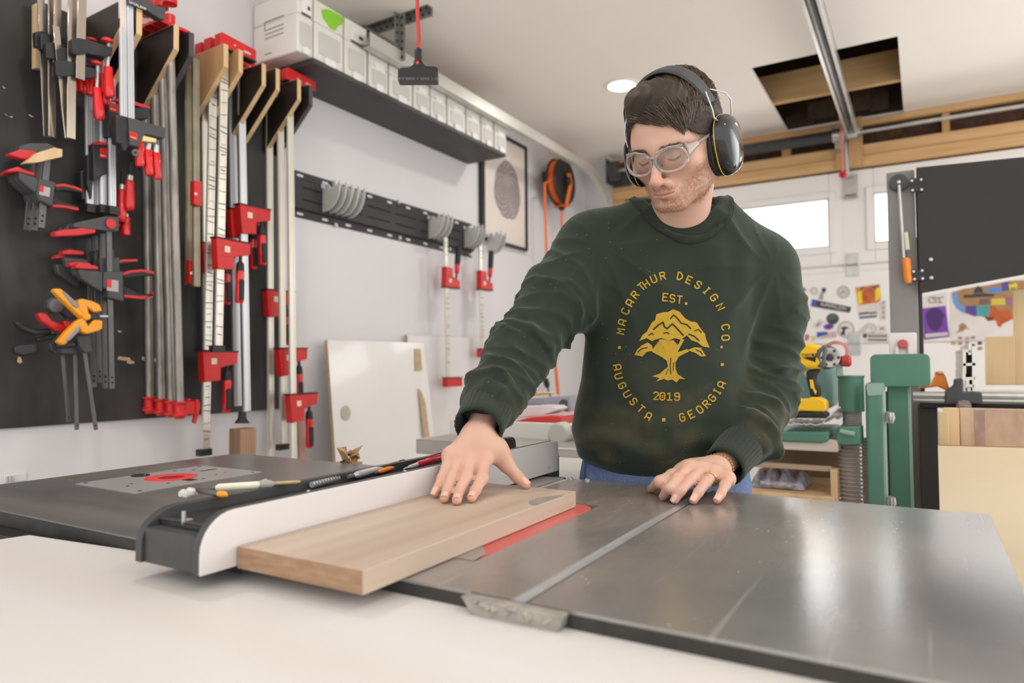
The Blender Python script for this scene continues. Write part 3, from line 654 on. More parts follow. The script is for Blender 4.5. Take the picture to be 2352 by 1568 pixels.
# --- light steel F-clamps hanging on a cleat, top left
t = thing('wooden_cleat', 'pale wooden cleat upright behind the steel bar clamps', 'cleat', lw(85, 80, 0.03))
part('strip', sl([(77, 10), (90, 8), (95, 160), (77, 157)], XW+0.026, 0.022), M_birch, t, bevel=0.001)
def f_clamp(label, X, a, b, arm, shaft, hand, w_=0.022, pad=None):
    t = thing('bar_clamp', label, 'clamp', onX(*a, X), group='light steel bar clamps with red handles')
    part('bar', strip(a, b, X, w_, 0.005), M_chrome, t, bevel=0.0006)
    s = part('sliding_arm', sl(arm, X, 0.02), M_cast, t, bevel=0.002)
    part('spindle', rod(shaft[0], shaft[1], X, 0.0048, n=10), M_slot, t)
    knob_handle(t, hand[0], hand[1], X)
    if pad: part('swivel_pad', turned(pad[0], pad[1], X, [(0.006, 0), (0.016, 0.2), (0.017, 0.7), (0.008, 1)]), M_soft, t)
    mb = MB(); q = onX(arm[0][0]+4, arm[0][1]+6, X); mb.cyl(q+V(0.0101, 0, 0), q+V(0.014, 0, 0), 0.006, n=8); q = q+V(0, 0.01, -0.022); mb.cyl(q+V(0.0101, 0, 0), q+V(0.014, 0, 0), 0.006, n=8)
    return t
def shift(pts, dx, dy): return [(x+dx, y+dy) for x, y in pts]
ARM = K1((505, 285), (555, 278), (628, 292), (800, 345), (796, 405), (742, 412), (622, 392), (560, 400), (512, 392))
f_clamp('wide-faced steel bar clamp, front one of the top left bunch', XW+0.19, (189, -40), (184, 182), ARM, K1((783, 300), (775, 490)), K1((778, 480), (790, 706)), 0.025, K1((772, 310), (772, 274)))
f_clamp('steel bar clamp with its red handle hanging lowest in the top left bunch', XW+0.172, (166, -40), (163, 318), shift(ARM, -38, 50), K1((703, 470), (697, 640)), K1((695, 630), (718, 866)), 0.024, K1((690, 470), (690, 440)))
f_clamp('slanting steel bar clamp crossing behind the lowest red handle', XW+0.155, (128, 60), (157, 318), shift(ARM, -32, 22), K1((742, 440), (738, 540)), K1((737, 530), (757, 762)), 0.018, K1((738, 362), (738, 330)))
f_clamp('short steel bar clamp in the middle of the top left bunch', XW+0.138, (133, -40), (129, 177), shift(ARM, -60, 10), K1((640, 420), (648, 540)), K1((645, 530), (664, 697)), 0.02)
f_clamp('long steel bar clamp left of centre reaching the bottom of its bunch', XW+0.12, (119, -40), (119, 314), shift(ARM, -72, -10), K1((590, 430), (596, 545)), K1((596, 535), (612, 672)), 0.02, K1((655, 300), (655, 276)))
f_clamp('leftmost long steel bar clamp beside the pale wooden cleat', XW+0.10, (92, -40), (108, 314), shift(ARM, -84, -16), K1((556, 450), (560, 560)), K1((560, 550), (568, 665)), 0.02)

# --- black and aluminium clamps with bright bars
def ribbed(mb, a, b, X, w_, t):
    p, q = onX(*a, X), onX(*b, X); mb.bar(p, q, w_, t, (1, 0, 0))
    for k in (-1, 0, 1): o = V(t/2+0.0012, k*w_*0.32, 0); mb.bar(p+o, q+o, w_*0.2, 0.0024, (1, 0, 0))
    return mb
Xu = XW+0.215
t = thing('bar_clamp', 'black clamp head lettered in white on two bright aluminium bars', 'clamp', onX(300, 20, Xu))
for a, b in (((281, -30), (283, 268)), ((297, -30), (300, 275))): part('bar', ribbed(MB(), a, b, Xu, 0.021, 0.008), M_alu, t, bevel=0.0006)
hd = part('fixed_jaw', sl([(287, -25), (297, -30), (352, 16), (375, 20), (373, 48), (362, 46), (327, 24), (290, 10)], Xu+0.004, 0.03), M_dgrey, t, bevel=0.002)
mb = MB(); p, q = onX(299, 7, Xu+0.0196), onX(334, 23, Xu+0.0196); u = (q-p).normalized(); lettering(mb, 'UNIKLAMP', (p+q)/2, u, V(0, 0, 1), 0.0048, 0.24)
part('lettering', mb, M_white, hd, smooth=False)
sj = part('sliding_jaw', sl(K1((905, 850), (1170, 925), (1165, 1005), (1030, 975), (1003, 990), (985, 1070), (915, 1050)), Xu+0.002, 0.034), M_dgrey, t, bevel=0.003)
part('lock_housing', sl(K1((815, 830), (905, 850), (915, 1052), (880, 1100), (860, 1070), (858, 1045), (820, 1035)), Xu-0.004, 0.03), M_cast, t, bevel=0.003)
part('label', sl(K1((932, 942), (992, 962), (990, 1012), (932, 995)), Xu+0.0194, 0.0006), M_cred, t)
mb = MB(); p, q = onX(*K1((936, 985))[0], Xu+0.0199), onX(*K1((990, 1003))[0], Xu+0.0199); lettering(mb, 'BESSEY', (p+q)/2, q-p, V(0, 0, 1), 0.0021, 0.26)
part('label_lettering', mb, M_white, t, smooth=False)
part('jaw_pad', sl(K1((1015, 980), (1110, 1003), (1108, 1030), (1008, 1020)), Xu+0.004, 0.026), mat('yellow_pad', (220, 206, 150), 0.5), t, bevel=0.001)
part('toggle_ring', MB().lathe([(0.004, -0.003), (0.011, -0.003), (0.011, 0.003), (0.004, 0.003), (0.004, -0.003)], 16, frame(onX(*K1((972, 1100))[0], Xu+0.01), (0, 1, 0), (0, 0, 1), (1, 0, 0)), caps=False), M_gbar, t)
for a, b, c in (((1070, 1035), (1062, 1080), (1075, 1262)), ((1125, 1045), (1122, 1100), (1135, 1292)), ((1010, 1000), (1003, 1020), (1008, 1200))):
    part('ferrule', rod(*K1(a, b), Xu+0.002, 0.009), M_slot, t)
    part('handle', turned(*K1(b, c), Xu+0.002, [(0.012, 0), (0.0135, 0.05), (0.0135, 0.93), (0.011, 1)]), M_handle, t)

def slim(label, X, a, b, body, lab, hand=None, top=None):
    t = thing('bar_clamp', label, 'clamp', onX(*a, X), group='black clamps on bright bars')
    part('bar', ribbed(MB(), a, b, X, 0.021, 0.008), M_alu, t, bevel=0.0006)
    bo = part('sliding_jaw', sl(body, X, 0.032), M_cast, t, bevel=0.003)
    if top: part('red_top_pad', sl(top, X+0.001, 0.034), M_soft, t, bevel=0.001)
    if lab:
        part('label', sl(lab, X+0.0166, 0.0008), M_cred, t)
        p, q = onX(lab[3][0]+1, lab[3][1]-4, X+0.0172), onX(lab[2][0]-1, lab[2][1]-4, X+0.0172); mb = MB(); lettering(mb, 'BESSEY', (p+q)/2, q-p, V(0, 0, 1), 0.0022, 0.26)
        part('label_lettering', mb, M_white, t, smooth=False)
    mb = MB(); e = onX(*b, X); mb.box(X-0.012, X+0.012, e.y-0.014, e.y+0.014, e.z-0.004, e.z+0.022); mb.cyl((X+0.0121, e.y, e.z+0.008), (X+0.013, e.y, e.z+0.008), 0.004, n=8)
    part('end_stop', mb, M_cast, t, bevel=0.002)
    if hand:
        part('ferrule', rod(hand[0], hand[1], X, 0.009), M_nick, t); part('spindle', rod((hand[0][0]+1, hand[0][1]-30), hand[0], X, 0.006), M_cast, t)
        knob_handle(t, hand[1], hand[2], X, 1.05)
    return t
slim('black bar clamp with a red top strip and label, its bright bar reaching lowest', XW+0.125, (256, 180), (258, 490), K1((755, 760), (860, 790), (1062, 770), (1050, 862), (860, 870), (855, 1000), (760, 990)), K1((785, 735), (852, 750), (852, 812), (785, 795)),
     K1((940, 1265), (935, 1300), (932, 1515)), K1((785, 728), (850, 708), (1062, 772), (1060, 790)))
slim('black bar clamp with a red label on the lower body left of the bright bars', XW+0.105, (236, 215), (237, 487), K1((650, 1040), (790, 1045), (790, 1240), (740, 1260), (655, 1300)), K1((720, 1066), (772, 1072), (772, 1142), (720, 1132)),
     K1((880, 1330), (878, 1365), (872, 1600)), K1((645, 1045), (690, 1020), (775, 1040), (775, 1050)))
slim('small black clamp on a notched silver bar behind the red-labelled one', XW+0.085, (203, 200), (206, 485), K1((610, 1120), (650, 1110), (655, 1300), (640, 1440), (608, 1330)), None, K1((905, 1540), (905, 1560), (900, 1700)))
slim('dark clamp body at the left edge of the bright-bar bunch', XW+0.065, (221, 210), (222, 489), K1((560, 1235), (605, 1220), (605, 1450), (570, 1440)), None, K1((860, 1500), (860, 1520), (855, 1640)))

# --- one-handed trigger clamps
def trigger_clamp(label, X, S, bars, pad1, pad2, head, arm, body, grip, trig, lab=None, rivet=None, group='one-handed trigger clamps', bw=0.0185):
    t = thing('trigger_clamp', label, 'clamp', onX(*body[0], X), group=group)
    part('bar', strip(bars[0], bars[1], X, bw, 0.006), M_gbar, t, bevel=0.001)
    p, q = onX(*bars[1], X), onX(*bars[0], X); d = (q-p).normalized(); mb = MB()
    for k in (0.02, 0.036): c = p+d*k; mb.cyl(c+V(0.0031, 0, 0), c+V(0.0036, 0, 0), 0.0035, n=8)
    part('bar_hole', mb, M_hole, t)
    if head: part('fixed_head', sl(head, X, 0.026), M_dgrey, t, bevel=0.003)
    if arm: part('moving_jaw', sl(arm, X, 0.024), M_dgrey, t, bevel=0.004)
    part('body', sl(body, X+0.001, 0.032), M_dgrey, t, bevel=0.004)
    for pd in (pad1, pad2):
        if pd: part('red_pad', sl(pd, X, 0.03), M_soft, t, bevel=0.003)
    for g, up in ((grip, 1), (trig, 0)):
        if g:
            part('grip' if up else 'trigger', sl(g, X, 0.02), M_blkgrip, t, bevel=0.004)
            n = len(g)//2; inl = [(x, y+(1.0 if up else 2)) for x, y in (g[:n] if up else g[n:])]
            G = g[:n] if up else g[n:][::-1]
            part('red_inlay', sl([(x, y-1.5*(1 if up else -1)) for x, y in G]+[(x, y+5*(1 if up else -1)) for x, y in G[::-1]], X, 0.0215), M_soft, t, bevel=0.002)
    if lab:
        part('label', sl(lab, X+0.0176, 0.0008), mat('grey_label', (176, 168, 166), 0.5), t)
        a, b, c, e = lab; part('label_red_mark', sl([a, ((a[0]*2+b[0])/3+2, (a[1]*2+b[1])/3), ((e[0]*2+c[0])/3+2, (e[1]+c[1])/2-8), (e[0], e[1]-8)], X+0.0184, 0.0006), M_cred, t)
    if rivet: c = onX(*rivet, X+0.0172); part('red_button', MB().lathe([(0.0155, 0), (0.0155, 0.002), (0.013, 0.003)], 20, frame(c, (0, 1, 0), (0, 0, 1), (1, 0, 0))), M_soft, t)
    return t
# left group of three
hd = K1((120, 1060), (200, 1035), (330, 1035), (400, 1065), (395, 1100), (250, 1110), (130, 1105))
p1 = K1((48, 1110), (130, 1080), (250, 1095), (240, 1150), (150, 1150), (60, 1125))
p2 = K1((40, 1225), (110, 1205), (235, 1250), (232, 1272), (110, 1240), (40, 1245))
ar = K1((120, 1235), (235, 1275), (270, 1295), (250, 1400), (180, 1345), (125, 1290))
bo = K1((262, 1290), (385, 1315), (375, 1400), (362, 1495), (270, 1450), (245, 1395))
gr = K1((385, 1335), (450, 1330), (520, 1345), (580, 1368), (585, 1390), (500, 1380), (440, 1375), (385, 1385))
tr = K1((375, 1405), (420, 1440), (560, 1490), (555, 1515), (450, 1495), (365, 1490))
trigger_clamp('trigger clamp with a grey label, front of the upper three', XW+0.12, 1, K1((340, 1130), (295, 1640)), p1, p2, hd, ar, bo, gr, tr, K1((285, 1332), (362, 1352), (355, 1418), (282, 1400)))
trigger_clamp('middle one of the three upper left trigger clamps, mostly hidden', XW+0.088, 1, K1((285, 1150), (245, 1660)), None, shift(p2, -5, 3), shift(hd, -9, 2), shift(ar, -10, 2), shift(bo, -10, 4), None, None)
trigger_clamp('rearmost of the three upper left trigger clamps against the black board', XW+0.056, 1, K1((245, 1160), (195, 1660)), None, shift(p2, -8, 6), shift(hd, -16, 4), shift(ar, -18, 5), shift(bo, -20, 8), None, None)
t = thing('wood_offcut', 'small pale wood block gripped in the upper left trigger clamp', 'wood block', onX(*K1((300, 1120))[0], XW+0.12))
part('block', sl(K1((160, 1180), (250, 1105), (370, 1068), (432, 1080), (430, 1135), (370, 1148), (250, 1175)), XW+0.14, 0.03), M_birch, t, bevel=0.001)
# right group of four
hd = K2((470, 180), (680, 135), (765, 140), (765, 235), (690, 232), (470, 210))
p1 = K2((345, 240), (400, 225), (520, 212), (610, 222), (612, 245), (500, 262), (350, 268))
p2 = K2((480, 455), (510, 440), (560, 445), (625, 462), (628, 485), (520, 480), (482, 475))
ar = K2((500, 480), (630, 490), (662, 500), (660, 632), (600, 600), (520, 545))
bo = K2((662, 500), (790, 492), (792, 600), (795, 695), (690, 668), (685, 610), (660, 610))
gr = K2((795, 510), (840, 492), (920, 485), (998, 500), (998, 522), (900, 530), (840, 540), (798, 545))
tr = K2((795, 590), (850, 610), (900, 640), (990, 640), (985, 665), (920, 672), (800, 660))
trigger_clamp('front trigger clamp of the lower group with a round red button on its head', XW+0.14, 1, K2((712, 230), (732, 1262)), p1, p2, hd, ar, bo, gr, tr, K2((700, 545), (775, 552), (775, 628), (700, 618)), K2((725, 182))[0], bw=0.0165)
trigger_clamp('second trigger clamp of the lower group, its grip showing above the front one', XW+0.108, 1, K2((668, 235), (688, 1258)), shift(p1, -2, -1), K2((438, 440), (500, 432), (575, 440), (580, 462), (450, 465)), shift(hd, -16, 4), shift(ar, -14, -10), shift(bo, -8, -32), K2((740, 432), (800, 420), (890, 418), (895, 435), (820, 450), (742, 462)), None, bw=0.0165)
trigger_clamp('third trigger clamp of the lower group with a short bar', XW+0.08, 1, K2((620, 250), (652, 1222)), None, K2((398, 360), (440, 348), (535, 365), (535, 388), (400, 385)), shift(hd, -34, 10), shift(ar, -32, -28), shift(bo, -20, -50), None, None, bw=0.016)
trigger_clamp('rearmost trigger clamp of the lower group, red pad furthest left', XW+0.055, 1, K2((575, 260), (615, 1252)), None, K2((348, 392), (390, 378), (415, 385), (412, 408), (350, 412)), shift(hd, -48, 14), shift(ar, -52, -12), shift(bo, -38, -40), None, None, bw=0.016)

# --- spring clamps and the small trigger clamps below them
M_org = mat('orange_plastic', (240, 160, 32), 0.35, var=0.05, scale=12)
def spring_clamp(label, X, m, jawA, jawB, hA, hB, grips, mg, piv):
    t = thing('spring_clamp', label, 'clamp', onX(*piv, X))
    for nm, j, h in (('jaw', jawA, hA), ('jaw', jawB, hB)):
        o = part(nm, sl(j, X, 0.03), m, t, bevel=0.004); part('arm', sl(h, X+0.002, 0.024), m, t, bevel=0.004)
    for g in grips: part('grip_pad', sl(g, X+0.006, 0.024), mg, t, bevel=0.004)
    c = onX(*piv, X); part('pivot', MB().cyl(c-V(0.018, 0, 0), c+V(0.02, 0, 0), 0.011, n=16), m, t, bevel=0.002)
    return t
sp = spring_clamp('orange and grey spring clamp gripping the lower trigger clamps', XW+0.175, M_org,
    K2((490, 690), (520, 672), (590, 688), (640, 712), (655, 755), (600, 765), (560, 735), (570, 780), (545, 790), (500, 745)),
    K2((500, 840), (545, 815), (565, 855), (600, 810), (657, 815), (655, 870), (630, 885), (555, 905), (515, 890)),
    K2((335, 620), (355, 606), (390, 608), (500, 720), (545, 775), (520, 800), (430, 715)),
    K2((365, 955), (420, 890), (490, 820), (540, 790), (560, 820), (520, 850), (425, 965), (400, 978)),
    [K2((390, 622), (410, 625), (500, 705), (500, 735), (470, 725)), K2((415, 945), (500, 850), (520, 875), (440, 955))], mat('grey_grip', (150, 148, 150), 0.6), K2((548, 790))[0])
part('jaw_pad', sl(K2((575, 765), (640, 780), (640, 800), (570, 815)), XW+0.175, 0.028), M_cast, sp, bevel=0.002)
part('spring_pin', rod(*K2((640, 787), (702, 788)), XW+0.178, 0.0045), M_slot, sp)
spring_clamp('red spring clamp handle behind the orange spring clamp', XW+0.12, M_cred, K2((400, 820), (450, 820), (460, 870), (420, 880)), K2((440, 830), (480, 830), (480, 870), (440, 875)),
    K2((235, 775), (260, 764), (295, 770), (330, 815), (425, 850), (420, 902), (350, 880), (260, 820)), K2((420, 850), (450, 850), (450, 880), (420, 880)), [], M_cred, K2((445, 850))[0])
t = thing('trigger_clamp', 'round-headed dark trigger clamp left of the orange spring clamp', 'clamp', onX(*K2((360, 720))[0], XW+0.12))
part('body', sl(K2((300, 680), (335, 664), (400, 668), (470, 700), (480, 800), (430, 800), (400, 765), (330, 770), (298, 730)), XW+0.11, 0.03), M_dgrey, t, bevel=0.005)
c = onX(*K2((365, 718))[0], XW+0.126); part('knob', MB().lathe([(0.02, 0), (0.02, 0.006), (0.016, 0.009), (0.004, 0.01)], 20, frame(c, (0, 1, 0), (0, 0, 1), (1, 0, 0))), mat('grey_knob', (108, 104, 103), 0.5), t)
part('grip', sl(K2((85, 830), (110, 816), (150, 850), (230, 872), (320, 865), (330, 905), (230, 912), (140, 885)), XW+0.10, 0.022), M_cast, t, bevel=0.005)
def mini(label, X, a, b, body, grip):
    t = thing('trigger_clamp', label, 'clamp', onX(*a, X), group='small trigger clamps with dark bars')
    part('bar', strip(a, b, X, 0.011, 0.006), M_gbar, t, bevel=0.001)
    c = onX(*b, X); d = (onX(*a, X)-c).normalized(); part('bar_hole', MB().cyl(c+d*0.014+V(0.0031, 0, 0), c+d*0.014+V(0.0036, 0, 0), 0.0025, n=8), M_hole, t)
    part('body', sl(body, X, 0.026), M_dgrey, t, bevel=0.003)
    if grip: part('grip', sl(grip, X-0.004, 0.02), M_cast, t, bevel=0.004)
mini('small trigger clamp with its bar slanting right, under the orange spring clamp', XW+0.15, K2((550, 1000), (628, 1530))[0], K2((550, 1000), (628, 1530))[1], K2((490, 915), (580, 908), (590, 1020), (545, 1030), (505, 985)), K2((355, 960), (480, 950), (500, 985), (370, 998)))
mini('small trigger clamp with an upright bar, second from the right below the orange one', XW+0.125, *K2((490, 1030), (503, 1530)), K2((380, 985), (500, 970), (510, 1035), (470, 1035), (390, 1030)), K2((82, 985), (230, 962), (240, 1020), (150, 1048), (90, 1030)))
mini('small trigger clamp with a broad dark bar, leftmost below the orange one', XW+0.10, *K2((405, 1000), (450, 1478)), K2((310, 965), (385, 945), (440, 1000), (380, 1045), (320, 1005)), K2((232, 930), (320, 905), (375, 900), (330, 945), (240, 955)))

# --- galvanised pipe clamps
PY = (BY[2]+BY[3])/2
def pipe_clamp(label, X, a, b, head, lever=False):
    p, q = onX(*a, X), onX(*b, X)
    t = thing('pipe_clamp', label, 'clamp', p, group='galvanised pipe clamps')
    d = (q-p).normalized()
    part('pipe', MB().cyl(p, q, 0.0135, n=18), M_galv, t)
    F_ = frame(q, (1, 0, 0), (0, 1, 0), (0, 0, 1))
    mb = MB(); mb.M = F_
    mb.lathe([(0.014, 0.0), (0.0225, 0.0), (0.0225, -0.006), (0.018, -0.01), (0.018, -0.036), (0.024, -0.04), (0.024, -0.048), (0.016, -0.052), (0.015, -0.058)], 18)
    mb.box(-0.012, 0.012, 0.0, 0.055, -0.044, -0.002); mb.box(-0.018, 0.018, 0.05, 0.06, -0.048, 0.004)
    part('tail_jaw', mb, M_cred, t, bevel=0.0015)
    if lever:
        mb = MB(); mb.M = F_; mb.prism([(0.06, -0.01), (0.074, -0.006), (0.066, -0.05), (0.058, -0.078), (0.046, -0.074), (0.055, -0.04)], (-0.006, 0, 0), (0, 1, 0), (0, 0, 1), (0.012, 0, 0)); mb.cyl((-0.012, 0.058, -0.025), (0.012, 0.058, -0.025), 0.012, n=14)
        part('clutch_lever', mb, M_cred, t, bevel=0.002)
    if head:
        h = frame(V(p.x, p.y, head), (1, 0, 0), (0, 1, 0), (0, 0, 1))
        mb = MB(); mb.M = h; mb.box(-0.02, 0.02, -0.05, 0.06, 0.0, 0.012); mb.cyl((0, 0, 0.01), (0, 0, 0.045), 0.017, n=14)
        part('head_base', mb, M_cred, t, bevel=0.002)
        mb = MB(); mb.M = h; mb.lathe([(0.016, 0.08), (0.023, 0.082), (0.023, 0.098), (0.019, 0.102), (0.019, 0.118), (0.013, 0.125)], 16); part('head_collar', mb, M_cred, t, bevel=0.001)
        mb = MB(); mb.M = h
        mb.cyl((0, 0, 0.12), (0, 0, 0.22), 0.008, n=10)
        for k in range(14): mb.lathe([(0.008, 0), (0.0095, 0.0025), (0.008, 0.005)], 10, Matrix.Translation((0, 0, 0.124+k*0.0065)), caps=False)
        part('screw', mb, M_slot, t)
zb = onX(405, 58, XW+BD).z+0.004
for i, (lab, x, a, b) in enumerate([('front galvanised pipe clamp with the lever on its red foot', 0.174, (390, 66), (413, 922)), ('galvanised pipe clamp second from the right of four', 0.126, (370, 66), (394, 919)),
        ('galvanised pipe clamp second from the left of four', 0.077, (352, 70), (370, 915)), ('leftmost galvanised pipe clamp nearest the black board', 0.034, (332, 90), (344, 911))]):
    X = XW+x; a2 = (a[0], a[1]); p = onX(*a2, X)
    # every pipe pokes up past the bracket to its head
    px, py = a2
    pipe_clamp(lab, X, a2, b, zb if i < 3 else zb, i == 0)

# --- parallel clamps with red jaws
JAW = [(-0.028, 0), (0.118, 0), (0.115, -0.042), (0.046, -0.058), (0.046, -0.105), (-0.02, -0.11)]
def pt_line(p, q, py0, py1, py): return p+(q-p)*((py-py0)/(py1-py0))
def parallel_clamp(label, X, a, b, jaw=None, topjaw=None, bar=None, handle=True, flip=False, marks=False, k=1.0, bm=None, group='red parallel clamps', foot=None, jaw2=None, ln=1.0, hx=0.085):
    p, q = onX(*a, X), onX(*b, X); d = (p-q).normalized()
    t = thing('parallel_clamp', label, 'clamp', p, group=group)
    m = bar or M_nick
    mb = MB(); mb.bar(p, q, 0.031*k, 0.009, (1, 0, 0))
    for s in (-1, 1): o = V(0.0045+0.0006, s*0.010*k, 0); mb.bar(p+o, q+o, 0.007*k, 0.0014, (1, 0, 0))
    br = part('bar', mb, m, t, bevel=0.0008)
    if marks:
        mb = MB(); r = random.Random(int(a[0])); L = (p-q).length; s = 0.03
        while s < L-0.05:
            c = p-d*s+V(0.0068, 0, 0); ang = r.uniform(-0.25, 0.25); w2 = r.choice((0.031, 0.031, 0.018))*k
            mb.bar(c-V(0, w2/2, ang*w2/2), c+V(0, w2/2, ang*w2/2), r.uniform(0.0012, 0.003), 0.0006, (1, 0, 0)); s += r.choice((0.012, 0.02, 0.028, 0.045))
        part('glue_mark', mb, mat('dark_glue', (92, 78, 56), 0.6), br); 
    y = Vector((0, 1, 0)); y = (y-d*y.dot(d)).normalized(); x = y.cross(d)
    sgn = -1 if flip else 1
    def jawpart(py, poly, nm, hnd):
        c = pt_line(p, q, a[1], b[1], py); F_ = frame(c, x, y, d*sgn)
        mb = MB(); mb.M = F_; mb.prism([(u*k*ln, v*k) for u, v in poly], (-0.017, 0, 0), (0, 1, 0), (0, 0, 1), (0.034, 0, 0)); part(nm, mb, M_cred, t, bevel=0.002)
        mb = MB(); mb.M = F_; mb.box(-0.018, 0.018, -0.032*k, 0.121*k*ln, 0.0002, 0.0055); part('jaw_pad', mb, M_cast, t, bevel=0.001)
        mb = MB(); mb.M = F_; mb.box(0.0171, 0.0178, 0.006*k, 0.028*k, -0.046*k, -0.024*k); part('label', mb, M_label, t)
        mb = MB(); mb.M = F_; mb.box(0.0171, 0.0182, 0.036*k, 0.09*k, -0.034*k, -0.030*k); mb.box(0.0171, 0.0182, -0.018*k, 0.046*k, -0.0595*k, -0.0575*k); part('moulding', mb, M_cred, t)
        if hnd:
            mb = MB(); mb.M = F_; mb.cyl((0, hx*k, -0.03*k), (0, hx*k, -0.075*k), 0.006, n=10); part('spindle', mb, M_cast, t)
            mb = MB(); mb.M = F_; mb.lathe([(0.007, -0.068*k), (0.0135*k, -0.076*k), (0.0155*k, -0.10*k), (0.0155*k, -0.104*k)], 14, Matrix.Translation((0, hx*k, 0))); part('handle_collar', mb, M_blkgrip, t)
            mb = MB(); mb.M = F_; mb.lathe([(0.0155*k, -0.104*k), (0.0165*k, -0.115*k), (0.0148*k, -0.145*k), (0.016*k, -0.18*k), (0.0158*k, -0.215*k), (0.012*k, -0.222*k)], 16, Matrix.Translation((0, hx*k, 0))); h = part('handle', mb, M_handle, t)
            mb = MB(); mb.M = F_; mb.prism(rrect(hx*k-0.011*k, hx*k+0.008*k, -0.212*k, -0.135*k, 0.006*k, 4), (0.006, 0, 0), (0, 1, 0), (0, 0, 1), (0.0125*k, 0, 0)); part('grip', mb, M_blkgrip, t, bevel=0.003)
    if jaw: jawpart(jaw, JAW, 'sliding_jaw', handle)
    if jaw2: jawpart(jaw2, JAW, 'sliding_jaw', False)
    if topjaw is not None:
        c = V(p.x, p.y, topjaw); 
        mb = MB(); mb.prism([(-0.03, 0.0), (0.125, 0.0), (0.125, 0.042), (-0.022, 0.05), (-0.03, 0.045)], c-V(0.017, 0, 0), (0, 1, 0), (0, 0, 1), (0.034, 0, 0)); part('fixed_jaw', mb, M_cred, t, bevel=0.002)
        mb = MB(); mb.box(c.x-0.018, c.x+0.018, c.y-0.032, c.y+0.127, c.z-0.005, c.z-0.0002); part('jaw_pad', mb, M_cast, t)
        mb = MB(); mb.cyl(c+V(0.0171, 0.03, 0.022), c+V(0.0185, 0.03, 0.022), 0.004, n=10); mb.box(c.x+0.0171, c.x+0.0176, c.y+0.07, c.y+0.1, c.z+0.012, c.z+0.02); part('rivet', mb, M_slot, t)
    if foot: 
        e = q; mb = MB(); mb.box(e.x-0.012, e.x+0.014, e.y-0.03, e.y+0.02, e.z-0.004, e.z+0.02); part('end_stop', mb, M_cast, t, bevel=0.002)
    return t
def zof(py, px, X): return onX(px, py, X).z
za = onX(519, 102, XW+BD).z+0.006
# group A, between the tan brackets
parallel_clamp('parallel clamp with a glue-spattered bar, front of the group on the tan brackets', XW+0.173, (516, 100), (501, 806), jaw=553, topjaw=za, marks=True, foot=1)
parallel_clamp('parallel clamp with one low red jaw, its long bar reaching the router table', XW+0.108, (491, 112), (471, 1043), jaw=812, topjaw=za, marks=True, foot=1)
parallel_clamp('parallel clamp with a plain bar, its jaw just behind the glue-spattered one', XW+0.044, (470, 122), (476, 806), jaw=562, topjaw=za)
parallel_clamp('old clamp with a yellowed bar left of the large tan bracket', XW+0.14, (449, 135), (451, 658), k=0.85, bar=M_old)
parallel_clamp('narrow clamp bar furthest left beside the large tan bracket', XW+0.097, (431, 150), (433, 655), k=0.8, bar=M_old)
for lab, X, pts in (('small red clamp block on the yellowed bar', XW+0.14, [(441, 415), (459, 418), (459, 475), (441, 470)]), ('small red clamp block low on the rearmost narrow bar', XW+0.097, [(431, 597), (444, 600), (444, 655), (431, 652)])):
    t = thing('clamp_block', lab, 'clamp block', onX(*pts[0], X+0.02)); part('block', sl(pts, X+0.022, 0.024), M_cred, t, bevel=0.002); part('bolt', MB().cyl(onX(pts[0][0]+9, pts[0][1]+30, X+0.0345), onX(pts[0][0]+9, pts[0][1]+30, X+0.037), 0.005, n=10), M_slot, t)
# group B
zb2 = onX(606, 147, XW+BD).z+0.004
parallel_clamp('parallel clamp with the highest sliding jaw, bright bar ending above a wood offcut', XW+0.087, (553, 140), (567, 944), jaw=474, topjaw=zb2, bar=M_alu)
parallel_clamp('parallel clamp directly behind the one with the highest sliding jaw', XW+0.045, (531, 150), (546, 932), jaw=484, topjaw=zb2, bar=M_alu)
# group C
zc = onX(687, 183, XW+BD).z+0.006
parallel_clamp('parallel clamp at the right end of the board, its red jaw nearest the router table', XW+0.157, (665, 175), (674, 1053), jaw=908, topjaw=zc, bar=M_nick)
parallel_clamp('parallel clamp second from the right end, jaw at the height of the board bottom', XW+0.103, (643, 185), (651, 1030), jaw=803, topjaw=zc, foot=1)
parallel_clamp('parallel clamp third from the right end with its red jaw highest of the three', XW+0.040, (618, 190), (622, 1048), jaw=670, topjaw=zc)
t = thing('clamp_stand', 'black flared clamp foot under the bright bars above the wood offcut', 'clamp foot', onX(556, 955, XW+0.15))
part('foot', sl([(551, 945), (562, 945), (563, 960), (571, 972), (541, 972), (550, 960)], XW+0.15, 0.02), M_cast, t, bevel=0.002)
# ================================================================ left wall beyond the board, shelf, boxes, reel, machines
def K6(*p): return [(680+x/2.903, 360+y/2.903) for x, y in p]
def K5(*p): return [(540+x/3.36, y/3.36) for x, y in p]
def K8(*p): return [(700+x/3.564, 740+y/3.564) for x, y in p]
def K9(*p): return [(1160+x/5.6, 840+y/5.6) for x, y in p]
def slabY(mb, pts, Y, t):
    P = [onY(x, y, Y) for x, y in pts]
    return mb.prism([(p.x, p.z) for p in P], (0, Y-t/2, 0), (1, 0, 0), (0, 0, 1), (0, t, 0))
M_rail = mat('black_steel_rail', (58, 58, 60), 0.42, 0.35, var=0.15, scale=12, stretch=(1, 0.2, 1))
M_hook = mat('zinc_plate', (222, 222, 218), 0.4, 0.35, var=0.08, scale=14)
